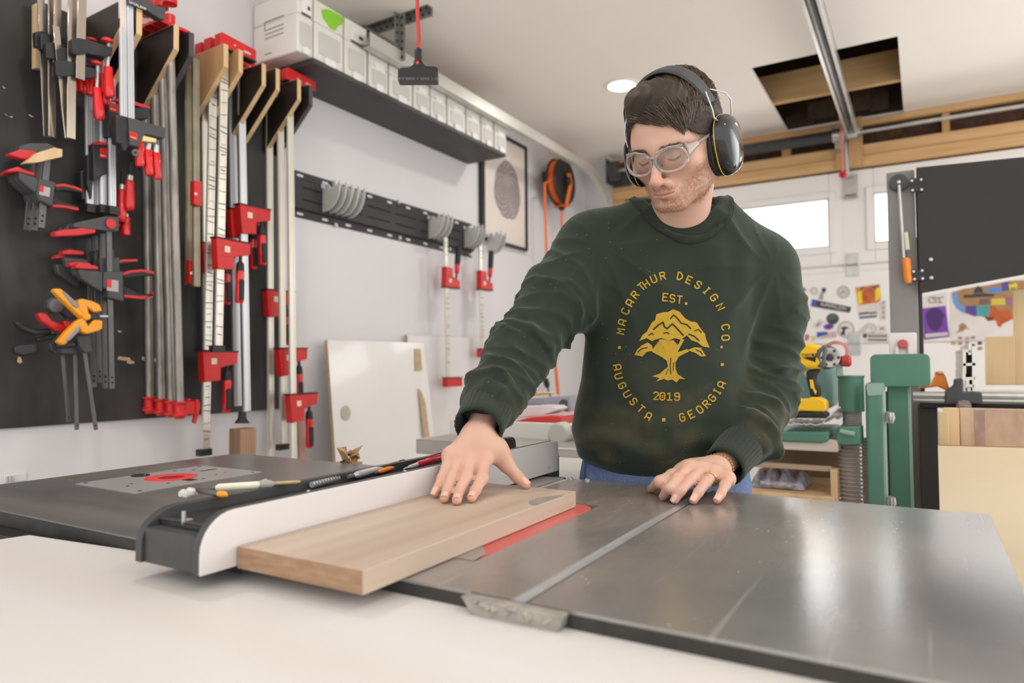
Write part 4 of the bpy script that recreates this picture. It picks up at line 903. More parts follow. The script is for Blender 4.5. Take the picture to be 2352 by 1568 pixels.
# --- clamp rail
y0, y1 = lw(679, 440, 0.03).y, lw(1092, 560, 0.03).y
z0, z1 = 1.757, 1.962
t = thing('clamp_rail', 'long black steel clamp rail screwed to the white left wall', 'rail', (XW, y0, z0))
L_, h_ = y1-y0, z1-z0
mb = MB(); mb.box(0.001, 0.004, 0, L_, 0, h_); mb.box(0.0041, 0.022, 0, L_, 0.036, 0.04); mb.box(0.0041, 0.022, 0, L_, h_-0.04, h_-0.036); mb.box(0.018, 0.022, 0, L_, 0.0401, h_-0.0401)
make('channel', mb, M_rail, t, bevel=0.001)
mb = MB()
for zz in (0.075, 0.128):
    for k in range(7): a = 0.05+k*0.205; mb.box(0.0221, 0.0226, a, a+0.165, zz, zz+0.007)
make('groove', mb, M_hole, t)
sb = MB()
for k in range(10):
    a = 0.03+k*0.148
    for zz in (0.012, h_-0.024): sb.prism(rrect(a, a+0.036, zz, zz+0.011, 0.005, 3), (0.0041, 0, 0), (0, 1, 0), (0, 0, 1), (0.0005, 0, 0))
make('slot', sb, M_wall, t)
for px, py in K6((265, 455), (690, 540), (1025, 615), (262, 175), (685, 300), (1020, 395)):
    p = lw(px, py, 0.006)-V(XW, y0, z0); make('bolt', MB().lathe([(0.012, 0.0042), (0.012, 0.007), (0.0085, 0.007), (0.0085, 0.013), (0.004, 0.014)], 6, frame((0, p.y, p.z), (0, 1, 0), (0, 0, 1), (1, 0, 0))), M_slot, t)
prof = [(0, 0.0), (0.03, 0.0), (0.06, 0.012), (0.085, 0.035), (0.1, 0.065), (0.107, 0.1), (0.108, 0.128), (0.098, 0.128), (0.094, 0.11), (0.082, 0.108), (0.078, 0.124), (0.064, 0.126), (0.062, 0.1), (0.045, 0.098), (0.042, 0.118), (0.02, 0.122), (0.018, 0.1), (0, 0.1)]
hooks = [('set of curved zinc clamp hooks at the near end of the black rail', 743, 5, 0.040), ('three curved zinc hooks on the rail above the nearer hanging clamp', 986, 3, 0.040),
         ('curved zinc hooks above the farther hanging clamp', 1068, 3, 0.036), ('small zinc hooks at the far end of the black rail', 1120, 2, 0.055)]
HY = []
for lab, px, n, sp_ in hooks:
    a = lw(px, 460, 0.03).y; HY.append(a)
    t = thing('clamp_hook', lab, 'hook', (XW+0.0225, a, z0+0.045), group='zinc hooks on the clamp rail')
    for k in range(n):
        make('hook_plate', MB().prism(prof, (0.0005, k*sp_, 0), (1, 0, 0), (0, 0, 1), (0, 0.004, 0)), M_hook, t, bevel=0.0006)
        mb = MB(); mb.box(0.0004, 0.003, k*sp_-0.008, k*sp_+0.014, 0.105, 0.125); mb.cyl((0.003, k*sp_+0.004, 0.114), (0.008, k*sp_+0.004, 0.114), 0.006, n=6); make('hook_bolt', mb, M_slot, t)
# --- two clamps hanging upside down from the hooks
def hung(label, a, b, X, jaw, end):
    t = parallel_clamp(label, X, a, b, flip=True, marks=True, bar=M_nick, handle=False, jaw=jaw, group='clamps hanging upside down from the hooks', ln=0.92)
    p, q = onX(*a, X), onX(*b, X); c = pt_line(p, q, a[1], b[1], jaw)
    hx = c.y+0.088
    part('spindle', MB().cyl((X, hx, c.z+0.02), (X, hx+0.01, c.z+0.085), 0.006, n=10), M_cast, t)
    top = V(X, hx+0.028, c.z+0.235); bt = V(X, hx+0.011, c.z+0.08); d = top-bt; z = d.normalized(); x = z.orthogonal().normalized()
    part('handle', MB().lathe([(0.008, 0), (0.014, 0.01), (0.0155, 0.05), (0.0145, 0.09), (0.0155, 0.13), (0.014, 0.155), (0.008, 0.16)], 14, frame(bt, x, z.cross(x), z)), M_handle, t)
    part('grip', MB().lathe([(0.0162, 0.055), (0.0166, 0.11), (0.0168, 0.14), (0.015, 0.162)], 14, frame(bt, x, z.cross(x), z)), M_blkgrip, t)
    if end: 
        part('fixed_jaw', MB().box(X-0.017, X+0.017, q.y-0.03, q.y+0.115, q.z-0.052, q.z-0.006), M_cred, t, bevel=0.002); part('jaw_pad', MB().box(X-0.018, X+0.018, q.y-0.032, q.y+0.117, q.z-0.0055, q.z), M_cast, t)
hung('nearer of two clamps hanging upside down from the zinc hooks', (1023, 545), (1029, 866), XW+0.10, 659, True)
hung('farther of two clamps hanging upside down from the zinc hooks', (1103, 565), (1107, 800), XW+0.10, 664, True)

# --- shelf under the ceiling with grey tool boxes
zs_ = 2.318; sx1 = -2.06; sy0, sy1 = 1.94, 3.42
t = thing('wall_shelf', 'black shelf hung high on the left wall under grey tool boxes', 'shelf', (XW, sy0, zs_))
make('shelf_board', MB().box(0.001, sx1-XW, 0, sy1-sy0, 0, 0.02), mat('shelf_black', (60, 58, 58), 0.55, c2=(76, 73, 72), scale=4), t, bevel=0.002)
mb = MB()
for y in (0.25, 0.75, 1.25): mb.box(0.0012, 0.02, y, y+0.03, -0.0, 0.0)
M_sys = mat('box_grey', (228, 226, 217), 0.42, var=0.02, scale=10)
M_sysd = mat('box_grey_dark', (202, 200, 193), 0.45, var=0.02, scale=10)
M_green = mat('lime_green', (138, 206, 48), 0.4)
def ypx(px): return onX(px, 149+0.474*(px-720), sx1).y
zt = onX(846, 68, sx1).z-(zs_+0.02); zl = onX(850, 108, sx1).z-(zs_+0.02)
boxes = [(662, 722, zt, 'tall grey tool box overhanging the near end of the shelf, white label', 1), (724, 792, zt, 'tall grey tool box with a lime green handle patch', 2), (794, 846, zt, 'tall grey tool box third on the shelf with a small white label', 1),
  (850, 894, zl, 'first low grey tool box beyond the tall ones, behind the plug', 0), (897, 950, zl, 'second low grey tool box on the shelf, wide darker panel', 0), (953, 990, zl, 'third low grey tool box on the shelf', 0), (992, 1028, zl, 'fourth low grey tool box on the shelf', 0),
  (1031, 1072, zl, 'fifth low grey tool box on the shelf', 0), (1075, 1106, zl, 'sixth low grey tool box on the shelf', 0), (1109, 1136, zl, 'seventh low grey tool box near the far end of the shelf', 0), (1139, 1166, zl, 'last grey tool box at the far end of the shelf', 0)]
for i, (pa, pb, hh, lab, kind) in enumerate(boxes):
    a, b = ypx(pa), ypx(pb); wv = b-a-0.004; dep = sx1-XW-0.012
    if i == 0: a = 1.86; wv = ypx(722)-a-0.004
    t = thing('tool_box', lab, 'tool box', (XW+0.006, a+0.002, zs_+0.0205), group='grey tool boxes on the wall shelf')
    make('lower_case', MB().box(0, dep, 0, wv, 0, hh*0.62), M_sys, t, bevel=0.006)
    make('lid', MB().box(0, dep, 0, wv, hh*0.625, hh), M_sys, t, bevel=0.006)
    x = dep+0.0005
    make('front_panel', MB().prism(rrect(wv*0.14, wv*0.86, hh*0.12, hh*0.5, 0.008, 3), (x, 0, 0), (0, 1, 0), (0, 0, 1), (0.003, 0, 0)), M_sysd, t, bevel=0.001)
    mb = MB(); mb.prism(rrect(wv*0.32, wv*0.68, -0.004, 0.026, 0.006, 3), (x, 0, 0), (0, 1, 0), (0, 0, 1), (0.010, 0, 0)); make('latch', mb, M_white, t, bevel=0.002)
    if kind == 1:
        make('label', MB().box(x, x+0.001, wv*0.25, wv*0.85, hh*0.66, hh*0.9), M_white, t); mb = MB(); mb.box(x, x+0.0012, wv*0.25, wv*0.85, hh*0.625, hh*0.66); make('label_stripe', mb, M_dgrey, t)
        make('label_mark', MB().box(x+0.001, x+0.0016, wv*0.62, wv*0.8, hh*0.74, hh*0.8), M_dgrey, t)
    if kind == 2:
        pts = [(738, 22), (752, 21), (775, 33), (787, 40), (785, 56), (775, 60), (770, 70), (758, 66), (750, 52), (741, 40)]
        P = [onX(x_, y_, XW+0.006+x) for x_, y_ in pts]; T = t.location
        make('green_handle', MB().prism([(p.y-T.y, p.z-T.z) for p in P], (x, 0, 0), (0, 1, 0), (0, 0, 1), (0.004, 0, 0)), M_green, t, bevel=0.001)
    if kind == 0:
        make('label', MB().box(x, x+0.001, wv*0.3, wv*0.8, hh*0.55, hh*0.72), M_white, t)
    if i == 0:
        mb = MB()
        for z_, w_ in ((0.64, 0.11), (0.5, 0.11), (0.43, 0.11), (0.36, 0.11), (0.1, 0.04)): mb.box(0.07, 0.07+w_, -0.0008, 0.0, hh*z_, hh*z_+0.003)
        mb.box(0.068, 0.071, -0.0008, 0, hh*0.5, hh*0.64); make('end_groove', mb, M_dgrey, t)
# on top of / behind the boxes
t = thing('cardboard_box', 'long brown cardboard carton on top of the low grey boxes', 'carton', (XW+0.02, ypx(1005), zs_+0.021+zl))
ln = ypx(1150)-ypx(1005)
make('carton', MB().box(0.0, 0.2, 0, ln, 0.001, 0.085), mat('cardboard', (178, 142, 110), 0.8, c2=(160, 124, 94), scale=8), t, bevel=0.004)
make('carton_shade', MB().box(0.01, 0.19, ln+0.0005, ln+0.002, 0.008, 0.078), M_attic, t)  # carton is closed; a dark sheet stands for its shaded inside
make('tape', MB().box(0.2003, 0.2008, 0.0, ln*0.3, 0.03, 0.055), mat('brown_tape', (206, 176, 146), 0.4), t)
t = thing('green_case', 'pale case with a lime green catch beside the carton', 'case', (XW+0.225, ypx(1020), zs_+0.021+zl))
make('case', MB().box(0, 0.03, 0, 0.35, 0.0005, 0.03), M_sys, t, bevel=0.003); make('green_catch', MB().box(0.0302, 0.033, 0.06, 0.16, 0.006, 0.034), M_green, t, bevel=0.002)
t = thing('grey_carton', 'small reddish carton standing on the boxes behind the plug', 'carton', (XW+0.05, ypx(925), zs_+0.021+zl))
make('carton', MB().box(0, 0.16, 0, 0.2, 0.0005, 0.075), mat('faded_red_carton', (196, 160, 140), 0.7), t, bevel=0.003); make('flap', MB().box(0.16, 0.162, 0.02, 0.18, 0.02, 0.075), M_sys, t)

# --- hanging outlet block on its red cord
dp = 1.9
def plug_pt(px, py): return at(px, py, dp)
t = thing('power_outlet_block', 'black three-outlet plug block hanging on a red cord', 'extension cord', plug_pt(961, 150))
o = plug_pt(961, 150); rx = (plug_pt(1007, 170)-plug_pt(915, 165)); wv = rx.length; ux = V(rx.x, rx.y, 0).normalized(); uy = V(-ux.y, ux.x, 0)
F_ = frame((0, 0, 0), ux, uy, (0, 0, 1)); k = wv/2
P = [(-1, -.86), (1, -.86), (1.0, -.25), (.93, -.16), (.42, -.12), (.26, .02), (.17, .2), (.17, .8), (-.17, .8), (-.17, .2), (-.26, .02), (-.42, -.12), (-.93, -.16), (-1, -.25)]
mb = MB(); mb.M = F_; mb.prism([(a*k, b*k) for a, b in P], (0, -0.016, 0), (1, 0, 0), (0, 0, 1), (0, 0.032, 0)); b_ = make('block', mb, mat('gloss_black_rubber', (34, 33, 34), 0.3, var=0.1), t, bevel=0.006, seg=3)
mb = MB(); mb.M = F_; mb.box(-k*.98, k*.98, -0.017, 0.017, -k*.9, -k*.72); make('outlet_face', mb, M_dgrey, t, bevel=0.003)
mb = MB(); mb.M = F_
for c in (-.72, 0, .72): mb.box(k*c-.006, k*c-.003, -0.0176, -0.0171, -k*.86, -k*.76); mb.box(k*c+.003, k*c+.006, -0.0176, -0.0171, -k*.86, -k*.76)
make('outlet_slot', mb, M_hole, t)
mb = MB(); mb.M = F_
for j in range(5): mb.lathe([(k*.18, 0), (k*.2, .003), (k*.18, .006)], 14, Matrix.Translation((0, 0, k*(.3+.1*j))), caps=False)
make('strain_relief', mb, M_black, t)
mb = MB(); mb.M = F_; mb.cyl((0, -0.0162, 0.0), (0, -0.0185, 0.0), 0.0028, n=10); make('red_light', mb, mat('led_red', (255, 40, 40), 0.4, emit=((255, 30, 30), 3.0)), t)
tp = plug_pt(958, -6)-o; mb = MB(); mb.tube([(0, 0, k*.78), tp*0.4+V(0.004, 0, 0), tp*0.8, (tp.x, tp.y, H-o.z)], 0.0052, 10); make('red_cord', mb, mat('red_cable', (190, 52, 50), 0.4), t)

# --- framed tree-ring print
x0 = XW+0.02
y0, y1 = lw(1105, 450, 0.02).y, lw(1210, 450, 0.02).y; zb_ = lw(1210, 577, 0.02).z; zt_ = zb_+0.72
t = thing('picture_frame', 'framed tree-ring print at the far end of the left wall', 'picture', (XW, y0, zb_))
W_, H_ = y1-y0, zt_-zb_
mb = MB()
for q in ((0, 0.035, 0, H_), (W_-0.012, W_, 0, H_), (0.035, W_-0.012, 0, 0.018), (0.035, W_-0.012, H_-0.018, H_)): mb.box(0.001, 0.028, *q)
make('frame', mb, M_black, t, bevel=0.002)
make('paper', MB().box(0.001, 0.012, 0.0351, W_-0.0121, 0.0181, H_-0.0181), mat('cream_paper', (224, 214, 206), 0.6, var=0.02), t)
c = lw(1166, 438, 0.013)-V(XW, y0, zb_)
rp = MB(); r2 = random.Random(3); ph = [r2.uniform(0, 6.28) for _ in range(6)]
for k in range(26):
    f = (k+1)/26; pts = []
    for j in range(72):
        a = j/72*2*PI; rr = f*(1+0.05*math.sin(2*a+ph[0])+0.035*math.sin(3*a+ph[1])*f+0.02*math.sin(7*a+ph[2])*f+0.012*math.sin(13*a+ph[3]+k))
        pts.append(V(0.0123, c.y+rr*0.155*math.cos(a), c.z+rr*0.20*math.sin(a)))
    pts.append(pts[0]); ribbon(rp, pts, 0.005 if k % 3 else 0.008, (1, 0, 0))
make('ring_print', rp, mat('print_grey', (150, 140, 136), 0.7), t, smooth=False)

# --- orange cable reel
xr = XW+0.15; c = onX(1291, 418, xr)
t = thing('cable_reel', 'orange and black cable reel hanging high in the far left corner', 'cable reel', c)
R0 = onX(1290, 363, xr).z-c.z
AX = frame((0, 0, 0), (0, 1, 0), (0, 0, 1), (1, 0, 0))
def disc(x, r0, r1, th, bm_): bm_.lathe([(r0, x-th/2), (r1*0.97, x-th/2), (r1, x), (r1*0.97, x+th/2), (r0, x+th/2), (r0, x-th/2)], 36, AX, caps=False); return bm_
make('flange', disc(-0.04, 0.02, R0, 0.014, MB()), M_black, t); make('flange', disc(0.02, 0.02, R0*0.98, 0.014, MB()), M_black, t)
M_ocord = mat('orange_cable', (240, 112, 34), 0.4)
mb = MB()
for k in range(6): mb.lathe([(R0*0.86+0.007*math.cos(a), -0.033+k*0.0092+0.005*math.sin(a)) for a in np.linspace(0, 2*PI, 7)], 36, AX, caps=False)
make('wound_cable', mb, M_ocord, t)
M_oarm = mat('orange_arm', (232, 116, 52), 0.4)
mb = MB(); arm = [(-0.02, R0*0.3), (0.03, R0*0.35), (0.055, 0.0), (0.05, -0.03), (-0.02, -R0*1.02), (-0.055, -R0*1.02), (0.005, -0.035), (0.0, 0.0)]
mb.prism([(a, b) for a, b in arm], (0.045, 0, 0), (0, 1, 0), (0, 0, 1), (0.012, 0, 0)); mb.box(-0.06, 0.056, -0.03, 0.02, -R0*1.06, -R0*0.99)
make('swivel_arm', mb, M_oarm, t, bevel=0.003)
make('hub', MB().cyl((-0.05, 0, 0), (0.06, 0, 0), 0.03, n=20), M_black, t, bevel=0.003)
make('cable_guide', MB().cyl((0, -0.01, -R0*1.06), (0, -0.01, -R0*1.2), 0.028, 0.016, n=14), M_black, t)
make('wall_plate', MB().box(-0.148, -0.05, -0.02, 0.02, 0.02, 0.09), M_dgrey, t, bevel=0.004)
mb = MB(); p0 = V(0, -0.01, -R0*1.2); mb.tube([p0, p0+V(0, 0, -0.4), onX(1273, 800, xr)-c, onX(1283, 906, xr)-c], 0.0085, 10)
make('hanging_cable', mb, M_ocord, t)
a = onX(1251, 424, xr)-c; mb = MB(); mb.tube([V(-0.01, -R0*0.8, -0.02), a+V(0, 0, 0.01), a+V(0, 0, -0.1), onX(1256, 590, xr)-c, onX(1268, 760, xr)-c, onX(1281, 905, xr)-c], 0.0085, 10)
make('cable_tail', mb, M_ocord, t)
p = onX(1295, 345, XW+0.06)
t = thing('mounting_block', 'rough wooden block at the ceiling above the cable reel', 'wood block', (XW, p.y, p.z))
make('block', MB().box(0.001, 0.10, -0.14, 0.14, -0.045, H-p.z-0.001), M_fir, t, bevel=0.004); make('underside_shade', MB().box(0.1001, 0.104, -0.12, 0.12, -0.05, -0.03), M_black, t)  # shade under the block is made as a black strip on its front

# --- leaning panels and offcuts by the left wall
def leaning(name, label, cat, pts, xt, xb, th, m, me, zf=0.0):
    """Sheet leaning on the wall; pts = seen top-left, top-right, bottom-right, bottom-left."""
    A, B = onX(*pts[0], XW+xt), onX(*pts[1], XW+xt); Cc, D = onX(*pts[2], XW+xb), onX(*pts[3], XW+xb)
    n = (B-A).cross(D-A).normalized(); n = -n if n.x < 0 else n
    for q in (Cc, D): pass
    k = (A.z-zf)/(A.z-D.z); D2 = A+(D-A)*k; C2 = B+(Cc-B)*((B.z-zf)/(B.z-Cc.z))
    t = thing(name, label, cat, (0, 0, 0))
    mb = MB(); P = [A, B, C2, D2]; mb.add(P+[p-n*th for p in P], [(0, 1, 2, 3), (7, 6, 5, 4), (0, 4, 5, 1), (1, 5, 6, 2), (2, 6, 7, 3), (3, 7, 4, 0)])
    make('sheet', mb, m, t, bevel=0.001)
    mb = MB(); mb.add([A-n*th*.1+(A-B)*0.0015, D2-n*th*.1+(A-B)*0.0015, D2-n*th+(A-B)*0.0015, A-n*th+(A-B)*0.0015], [(0, 1, 2, 3)]); make('raw_edge', mb, me, t)
    return t, A, B, C2, D2, n
M_mel = mat('white_melamine', (232, 229, 226), 0.16, var=0.015, scale=3, coat=0.3)
M_raw = mat('raw_chipboard', (198, 174, 138), 0.7, c2=(178, 150, 112), scale=40)
t, A, B, C2, D2, n_ = leaning('melamine_sheet', 'glossy white panel with a round hole leaning on the left wall', 'panel', [(752, 780), (974, 787), (1004, 1062), (772, 1062)], 0.062, 0.17, 0.018, M_mel, M_raw)
def on_sheet(px, py, off=0.0006):
    d = ray(px, py); k = (A-CAM).dot(n_)/d.dot(n_); return CAM+d*k+n_*off
def sheet_patch(nm, pts, m, par):
    P = [on_sheet(x, y) for x, y in pts]; mb = MB(); mb.add(P+[p+n_*0.0006 for p in P], [tuple(range(len(P), 2*len(P)))]+[(i, (i+1) % len(P), (i+1) % len(P)+len(P), i+len(P)) for i in range(len(P))]); make(nm, mb, m, par, smooth=False)
sheet_patch('hole', [(794+11*math.cos(a), 948+17*math.sin(a)) for a in np.linspace(0, 2*PI, 20, endpoint=False)], mat('hole_shadow', (186, 178, 160), 0.8), t)
sheet_patch('chip', K8((895, 220), (945, 218), (960, 390), (905, 398)), M_raw, t)
sheet_patch('chip', K8((928, 535), (950, 560), (985, 650), (1020, 935), (975, 940), (950, 720)), M_raw, t)
leaning('white_sheet', 'large white sheet standing against the wall behind the glossy panel', 'panel', [(936, 769), (1205, 781), (1208, 1060), (950, 1060)], 0.035, 0.036, 0.016, mat('white_sheet', (228, 226, 225), 0.4, var=0.015), M_raw)
t = thing('wood_offcut', 'brown wooden offcut standing behind the router table', 'wood block', onX(*(557, 1046), XW+0.2))
p = V(*t.location); zz = onX(540, 985, XW+0.2).z
make('block', MB().box(-0.03, 0.03, -0.035, 0.035, -p.z+0.001, zz-p.z), wood('walnut_offcut', (120, 92, 70), (146, 114, 90), axis=2), t, bevel=0.002, ang=30)
make('sawn_face', MB().box(0.0302, 0.0308, -0.034, 0.034, -p.z+0.002, zz-p.z-0.001), wood('light_offcut', (158, 124, 98), (176, 140, 112), axis=2), t)
t = thing('wood_strip', 'reddish wooden strip leaning beside the right-hand clamps', 'wood strip', (0, 0, 0))
part('strip', MB().bar(onX(688, 962, XW+0.08), (lambda p, q: p+(q-p)*((p.z-0.01)/(p.z-q.z)))(onX(688, 962, XW+0.08), onX(704, 1200, XW+0.16)), 0.035, 0.012, (1, 0, 0)), wood('pinkish_wood', (188, 152, 138), (170, 132, 116), axis=2), t, bevel=0.002)
part('sawn_tip', MB().bar(onX(687.5, 960, XW+0.08), onX(688, 962, XW+0.08), 0.034, 0.011, (1, 0, 0)), M_raw, t)
# crumpled scrap behind the fence
t = thing('wood_scrap', 'broken splintered scrap of wood behind the fence', 'wood scrap', (0, 0, 0))
p = onZ(795, 1062, TT); c = at(793, 1048, 1.75)
r = random.Random(5); vs = []; fs = []
mb = MB()
for k in range(7):
    a = r.uniform(0, 6.28); q = c+V(r.uniform(-.025, .025), r.uniform(-.025, .025), r.uniform(-.02, .012))
    mb.add([q+V(r.uniform(-.02, .02), r.uniform(-.02, .02), r.uniform(-.02, .025)) for _ in range(5)], [(0, 1, 2), (0, 2, 3), (0, 3, 4), (1, 2, 4), (2, 3, 4), (0, 1, 4)])
make('splinters', mb, wood('splinter_wood', (206, 172, 124), (150, 112, 74), axis=0), t, smooth=False)
mb = MB(); mb.box(c.x-0.03, c.x+0.03, c.y-0.03, c.y+0.03, 0, c.z-0.015); make('post', mb, M_raw, t)

# --- white jointer between saw and wall
M_mach = mat('machine_white', (226, 223, 216), 0.4, var=0.02, scale=6)
M_bed = mat('ground_steel', (186, 182, 176), 0.35, 0.5, var=0.06, scale=10)
jz = 0.875
jl = onZ(955, 1008, jz)
t = thing('jointer', 'white jointer with a grey steel bed beyond the fence', 'machine', (jl.x, jl.y, 0))
make('infeed_bed', MB().box(0, 0.62, 0, 0.18, jz-0.045, jz), M_bed, t, bevel=0.003)
b0 = onZ(1170, 975, jz)-V(jl.x, jl.y, 0)
mb = MB(); mb.prism(rrect(0.30, 0.82, 0.3, jz+0.0, 0.03, 5, (0, 0, 1, 1)), (0, 0.20, 0), (1, 0, 0), (0, 0, 1), (0, 0.42, 0)); make('body', mb, M_mach, t, bevel=0.02, seg=3)
mb = MB(); mb.box(0.0, 0.8, 0.05, 0.5, 0.0, 0.299); make('stand', mb, M_mach, t, bevel=0.02)
mb = MB(); mb.box(0.0, 0.60, 0.181, 0.199, jz-0.03, jz+0.05); make('fence', mb, M_mach, t, bevel=0.003)
mb = MB(); cc = onY(1290, 995, jl.y+0.17)-V(jl.x, jl.y, 0); mb.cyl(cc+V(0, 0.025, 0), cc+V(0, -0.03, 0), 0.035, n=20); make('adjusting_knob', mb, M_sysd, t, bevel=0.006)
mb = MB()
for px, py, w_, h_ in ((1289, 1032, 0.012, 0.045), (1316, 1022, 0.012, 0.03), (1327, 1056, 0.04, 0.02)): q = onY(px, py, jl.y+0.198)-V(jl.x, jl.y, 0); mb.box(q.x-w_/2, q.x+w_/2, 0.1975, 0.1999, q.z-h_/2, q.z+h_/2)
make('dark_slot', mb, M_dgrey, t)
mb = MB(); q = onY(1305, 1085, jl.y-0.05)-V(jl.x, jl.y, 0); mb.cyl((q.x-0.28, q.y, q.z-0.02), (q.x+0.2, q.y, q.z-0.02), 0.06, n=24); make('dust_chute', mb, M_mach, t, bevel=0.01)
# things lying on the jointer
yb = jl.y+0.30
def lay(nm, lab, cat, pts, Y, th, m, gap=0):
    t = thing(nm, lab, cat, (0, 0, 0)); mb = MB(); slabY(mb, pts, Y, th); make('body', mb, m, t, bevel=0.004); return t
t = lay('red_tray', 'red plastic tray lying on the white jointer behind the man', 'tray', K9((290, 690), (480, 640), (760, 615), (900, 622), (900, 725), (300, 728)), yb+0.02, 0.2, mat('red_tray', (206, 54, 52), 0.4)); mb = MB(); slabY(mb, K9((480, 625), (760, 600), (900, 606), (900, 622), (480, 642)), yb+0.02, 0.16); make('rim', mb, mat('pink_rim', (226, 190, 186), 0.4), t)
t = lay('paper_roll', 'rolled white bag resting on the red tray', 'bag', K9((190, 600), (205, 545), (260, 520), (500, 500), (700, 505), (745, 545), (700, 580), (560, 625), (240, 665), (200, 645)), yb+0.05, 0.09, mat('white_bag', (224, 218, 218), 0.5, var=0.03)); mb = MB(); slabY(mb, K9((130, 600), (160, 555), (195, 545), (190, 650), (150, 660)), yb+0.05, 0.06); make('crumpled_end', mb, mat('grey_bag', (176, 170, 178), 0.5, c2=(110, 106, 114), scale=40), t)
t = lay('grey_case', 'flat grey case behind the rolled white bag', 'case', K9((215, 430), (890, 372), (895, 600), (740, 560), (500, 500), (230, 500)), yb+0.12, 0.05, mat('blue_grey', (168, 168, 178), 0.45, c2=(140, 140, 150), scale=10)); mb = MB(); slabY(mb, K9((700, 470), (740, 430), (790, 440), (800, 490), (760, 560), (700, 500)), yb+0.09, 0.006); make('dark_mark', mb, M_dgrey, t)
t = lay('yellow_level', 'yellow strip lying across the back of the grey case', 'level', K9((365, 340), (620, 335), (620, 362), (370, 385)), yb+0.16, 0.03, mat('tool_yellow', (240, 186, 62), 0.4)); mb = MB(); slabY(mb, K9((420, 338), (600, 335), (600, 345), (420, 348)), yb+0.143, 0.003); make('scale_edge', mb, M_white, t)
t = thing('grey_cable', 'thin grey cable with a black plug hanging behind the man\'s arm', 'cable', (0, 0, 0)); xk = onX(1252, 850, XW+0.2)
part('cable', MB().tube([onX(1250, 700, XW+0.1), onX(1250, 840, XW+0.1), onX(1254, 880, XW+0.1), onX(1264, 910, XW+0.1)], 0.007, 8), M_gbar, t)
part('plug', turned((1252, 868), (1258, 890), XW+0.1, [(0.009, 0), (0.02, 0.2), (0.02, 0.75), (0.01, 1)]), M_black, t)
t = thing('pale_wood_block', 'pale wooden block hanging on the far wall beside the man\'s sleeve', 'wood block', (0, 0, 0)); mb = MB(); slabY(mb, [(1309, 700), (1342, 696), (1342, 762), (1310, 760)], YB-0.06, 0.08); make('block', mb, M_birch, t, bevel=0.003); mb = MB(); slabY(mb, [(1310, 741), (1342, 741), (1342, 743), (1310, 743)], YB-0.101, 0.002); make('pencil_line', mb, M_dgrey, t)
# small black tray and tools lying in the fence channel
zf = 0.9092
def in_fence(px, py): return onZ(px, py, zf+0.004)
t = thing('steel_scriber', 'grey metal scriber lying in the fence channel', 'scriber', (0, 0, 0)); a, b = onZ(812, 1092, 0.928), onZ(922, 1063, 0.928); d = b-a
def rod3(a, b, prof, n=14):
    d = b-a; z = d.normalized(); x = z.orthogonal().normalized(); return MB().lathe([(r, t_*d.length) for r, t_ in prof], n, frame(a, x, z.cross(x), z))
make('barrel', rod3(a, b, [(0.0025, 0), (0.005, 0.04), (0.0058, 0.1), (0.0058, 0.93), (0.004, 0.96)]), M_slot, t); make('cap', rod3(a+d*0.96, a+d*1.08, [(0.0045, 0), (0.006, 0.2), (0.006, 0.8), (0.004, 1)]), M_black, t)
make('tip', rod3(a-d*0.1, a, [(0.003, 0), (0.004, 0.5), (0.003, 1)]), M_gbar, t)
t = thing('red_pencil', 'red mechanical carpenter pencil in the fence channel beside the hand', 'pencil', (0, 0, 0)); a, b = onZ(928, 1076, 0.932), onZ(1019, 1048, 0.934); d = b-a
M_pen = mat('pen_red', (196, 26, 56), 0.25, coat=0.3)
make('barrel', rod3(a+d*0.3, b, [(0.004, 0), (0.0058, 0.1), (0.0062, 0.7), (0.005, 1)]), M_pen, t); make('metal_tip', rod3(a, a+d*0.3, [(0.0012, 0), (0.0016, 0.3), (0.0032, 0.4), (0.004, 1)]), M_slot, t)
mb = MB(); mb.bar(a+d*0.62+V(0, 0, 0.0085), a+d*1.0+V(0, 0, 0.0095), 0.005, 0.002); mb.bar(a+d*0.95+V(0, 0, 0.004), a+d*0.98+V(0, 0, 0.01), 0.005, 0.003); make('clip', mb, M_pen, t)
t = thing('orange_marker', 'small orange marking tool in the fence channel', 'marker', (0, 0, 0)); a, b = onZ(868, 1084, 0.926), onZ(905, 1072, 0.926); make('body', rod3(a, b, [(0.002, 0), (0.004, 0.2), (0.0045, 0.9), (0.003, 1)]), mat('marker_orange', (236, 132, 36), 0.4), t); make('point', rod3(a-(b-a)*0.2, a, [(0.0008, 0), (0.002, 1)]), M_gbar, t)
t = thing('drill_bit', 'twist drill bit lying in the fence channel', 'drill bit', (0, 0, 0)); a, b = onZ(716, 1113, 0.927), onZ(780, 1096, 0.927); mb = MB(); d = b-a
for k in range(10): c = a+d*(k/10); mb.cyl(c, c+d*0.07, 0.0048, 0.0035, 10)
make('flutes', mb, M_slot, t); make('shank', rod3(b, b+d*0.45, [(0.0035, 0), (0.0035, 1)]), M_gbar, t)
def pile(nm, lab, px0, px1, m, rr, tip=None):
    t = thing(nm, lab, 'marker', (0, 0, 0)); a, b = onZ(*px0, 0.937), onZ(*px1, 0.937); d = b-a
    make('barrel', rod3(a, b, [(rr*.5, 0), (rr, .08), (rr, .92), (rr*.6, 1)]), m, t)
    if tip: make('cap', rod3(b-d*0.02, b+d*0.3, [(rr*1.1, 0), (rr*1.15, .7), (rr*.5, 1)]), tip, t); make('nib', rod3(a-d*0.18, a, [(rr*.2, 0), (rr*.6, 1)]), M_gbar, t)
pile('white_marker', 'cream coloured marker pen lying on the near end of the fence', (494, 1120), (600, 1113), mat('cream_plastic', (232, 228, 208), 0.4), 0.0055, mat('grey_cap', (160, 158, 150), 0.5))
pile('yellow_pencil', 'short pencil with a yellow band on the near end of the fence', (455, 1125), (505, 1134), M_gbar, 0.004, M_org)
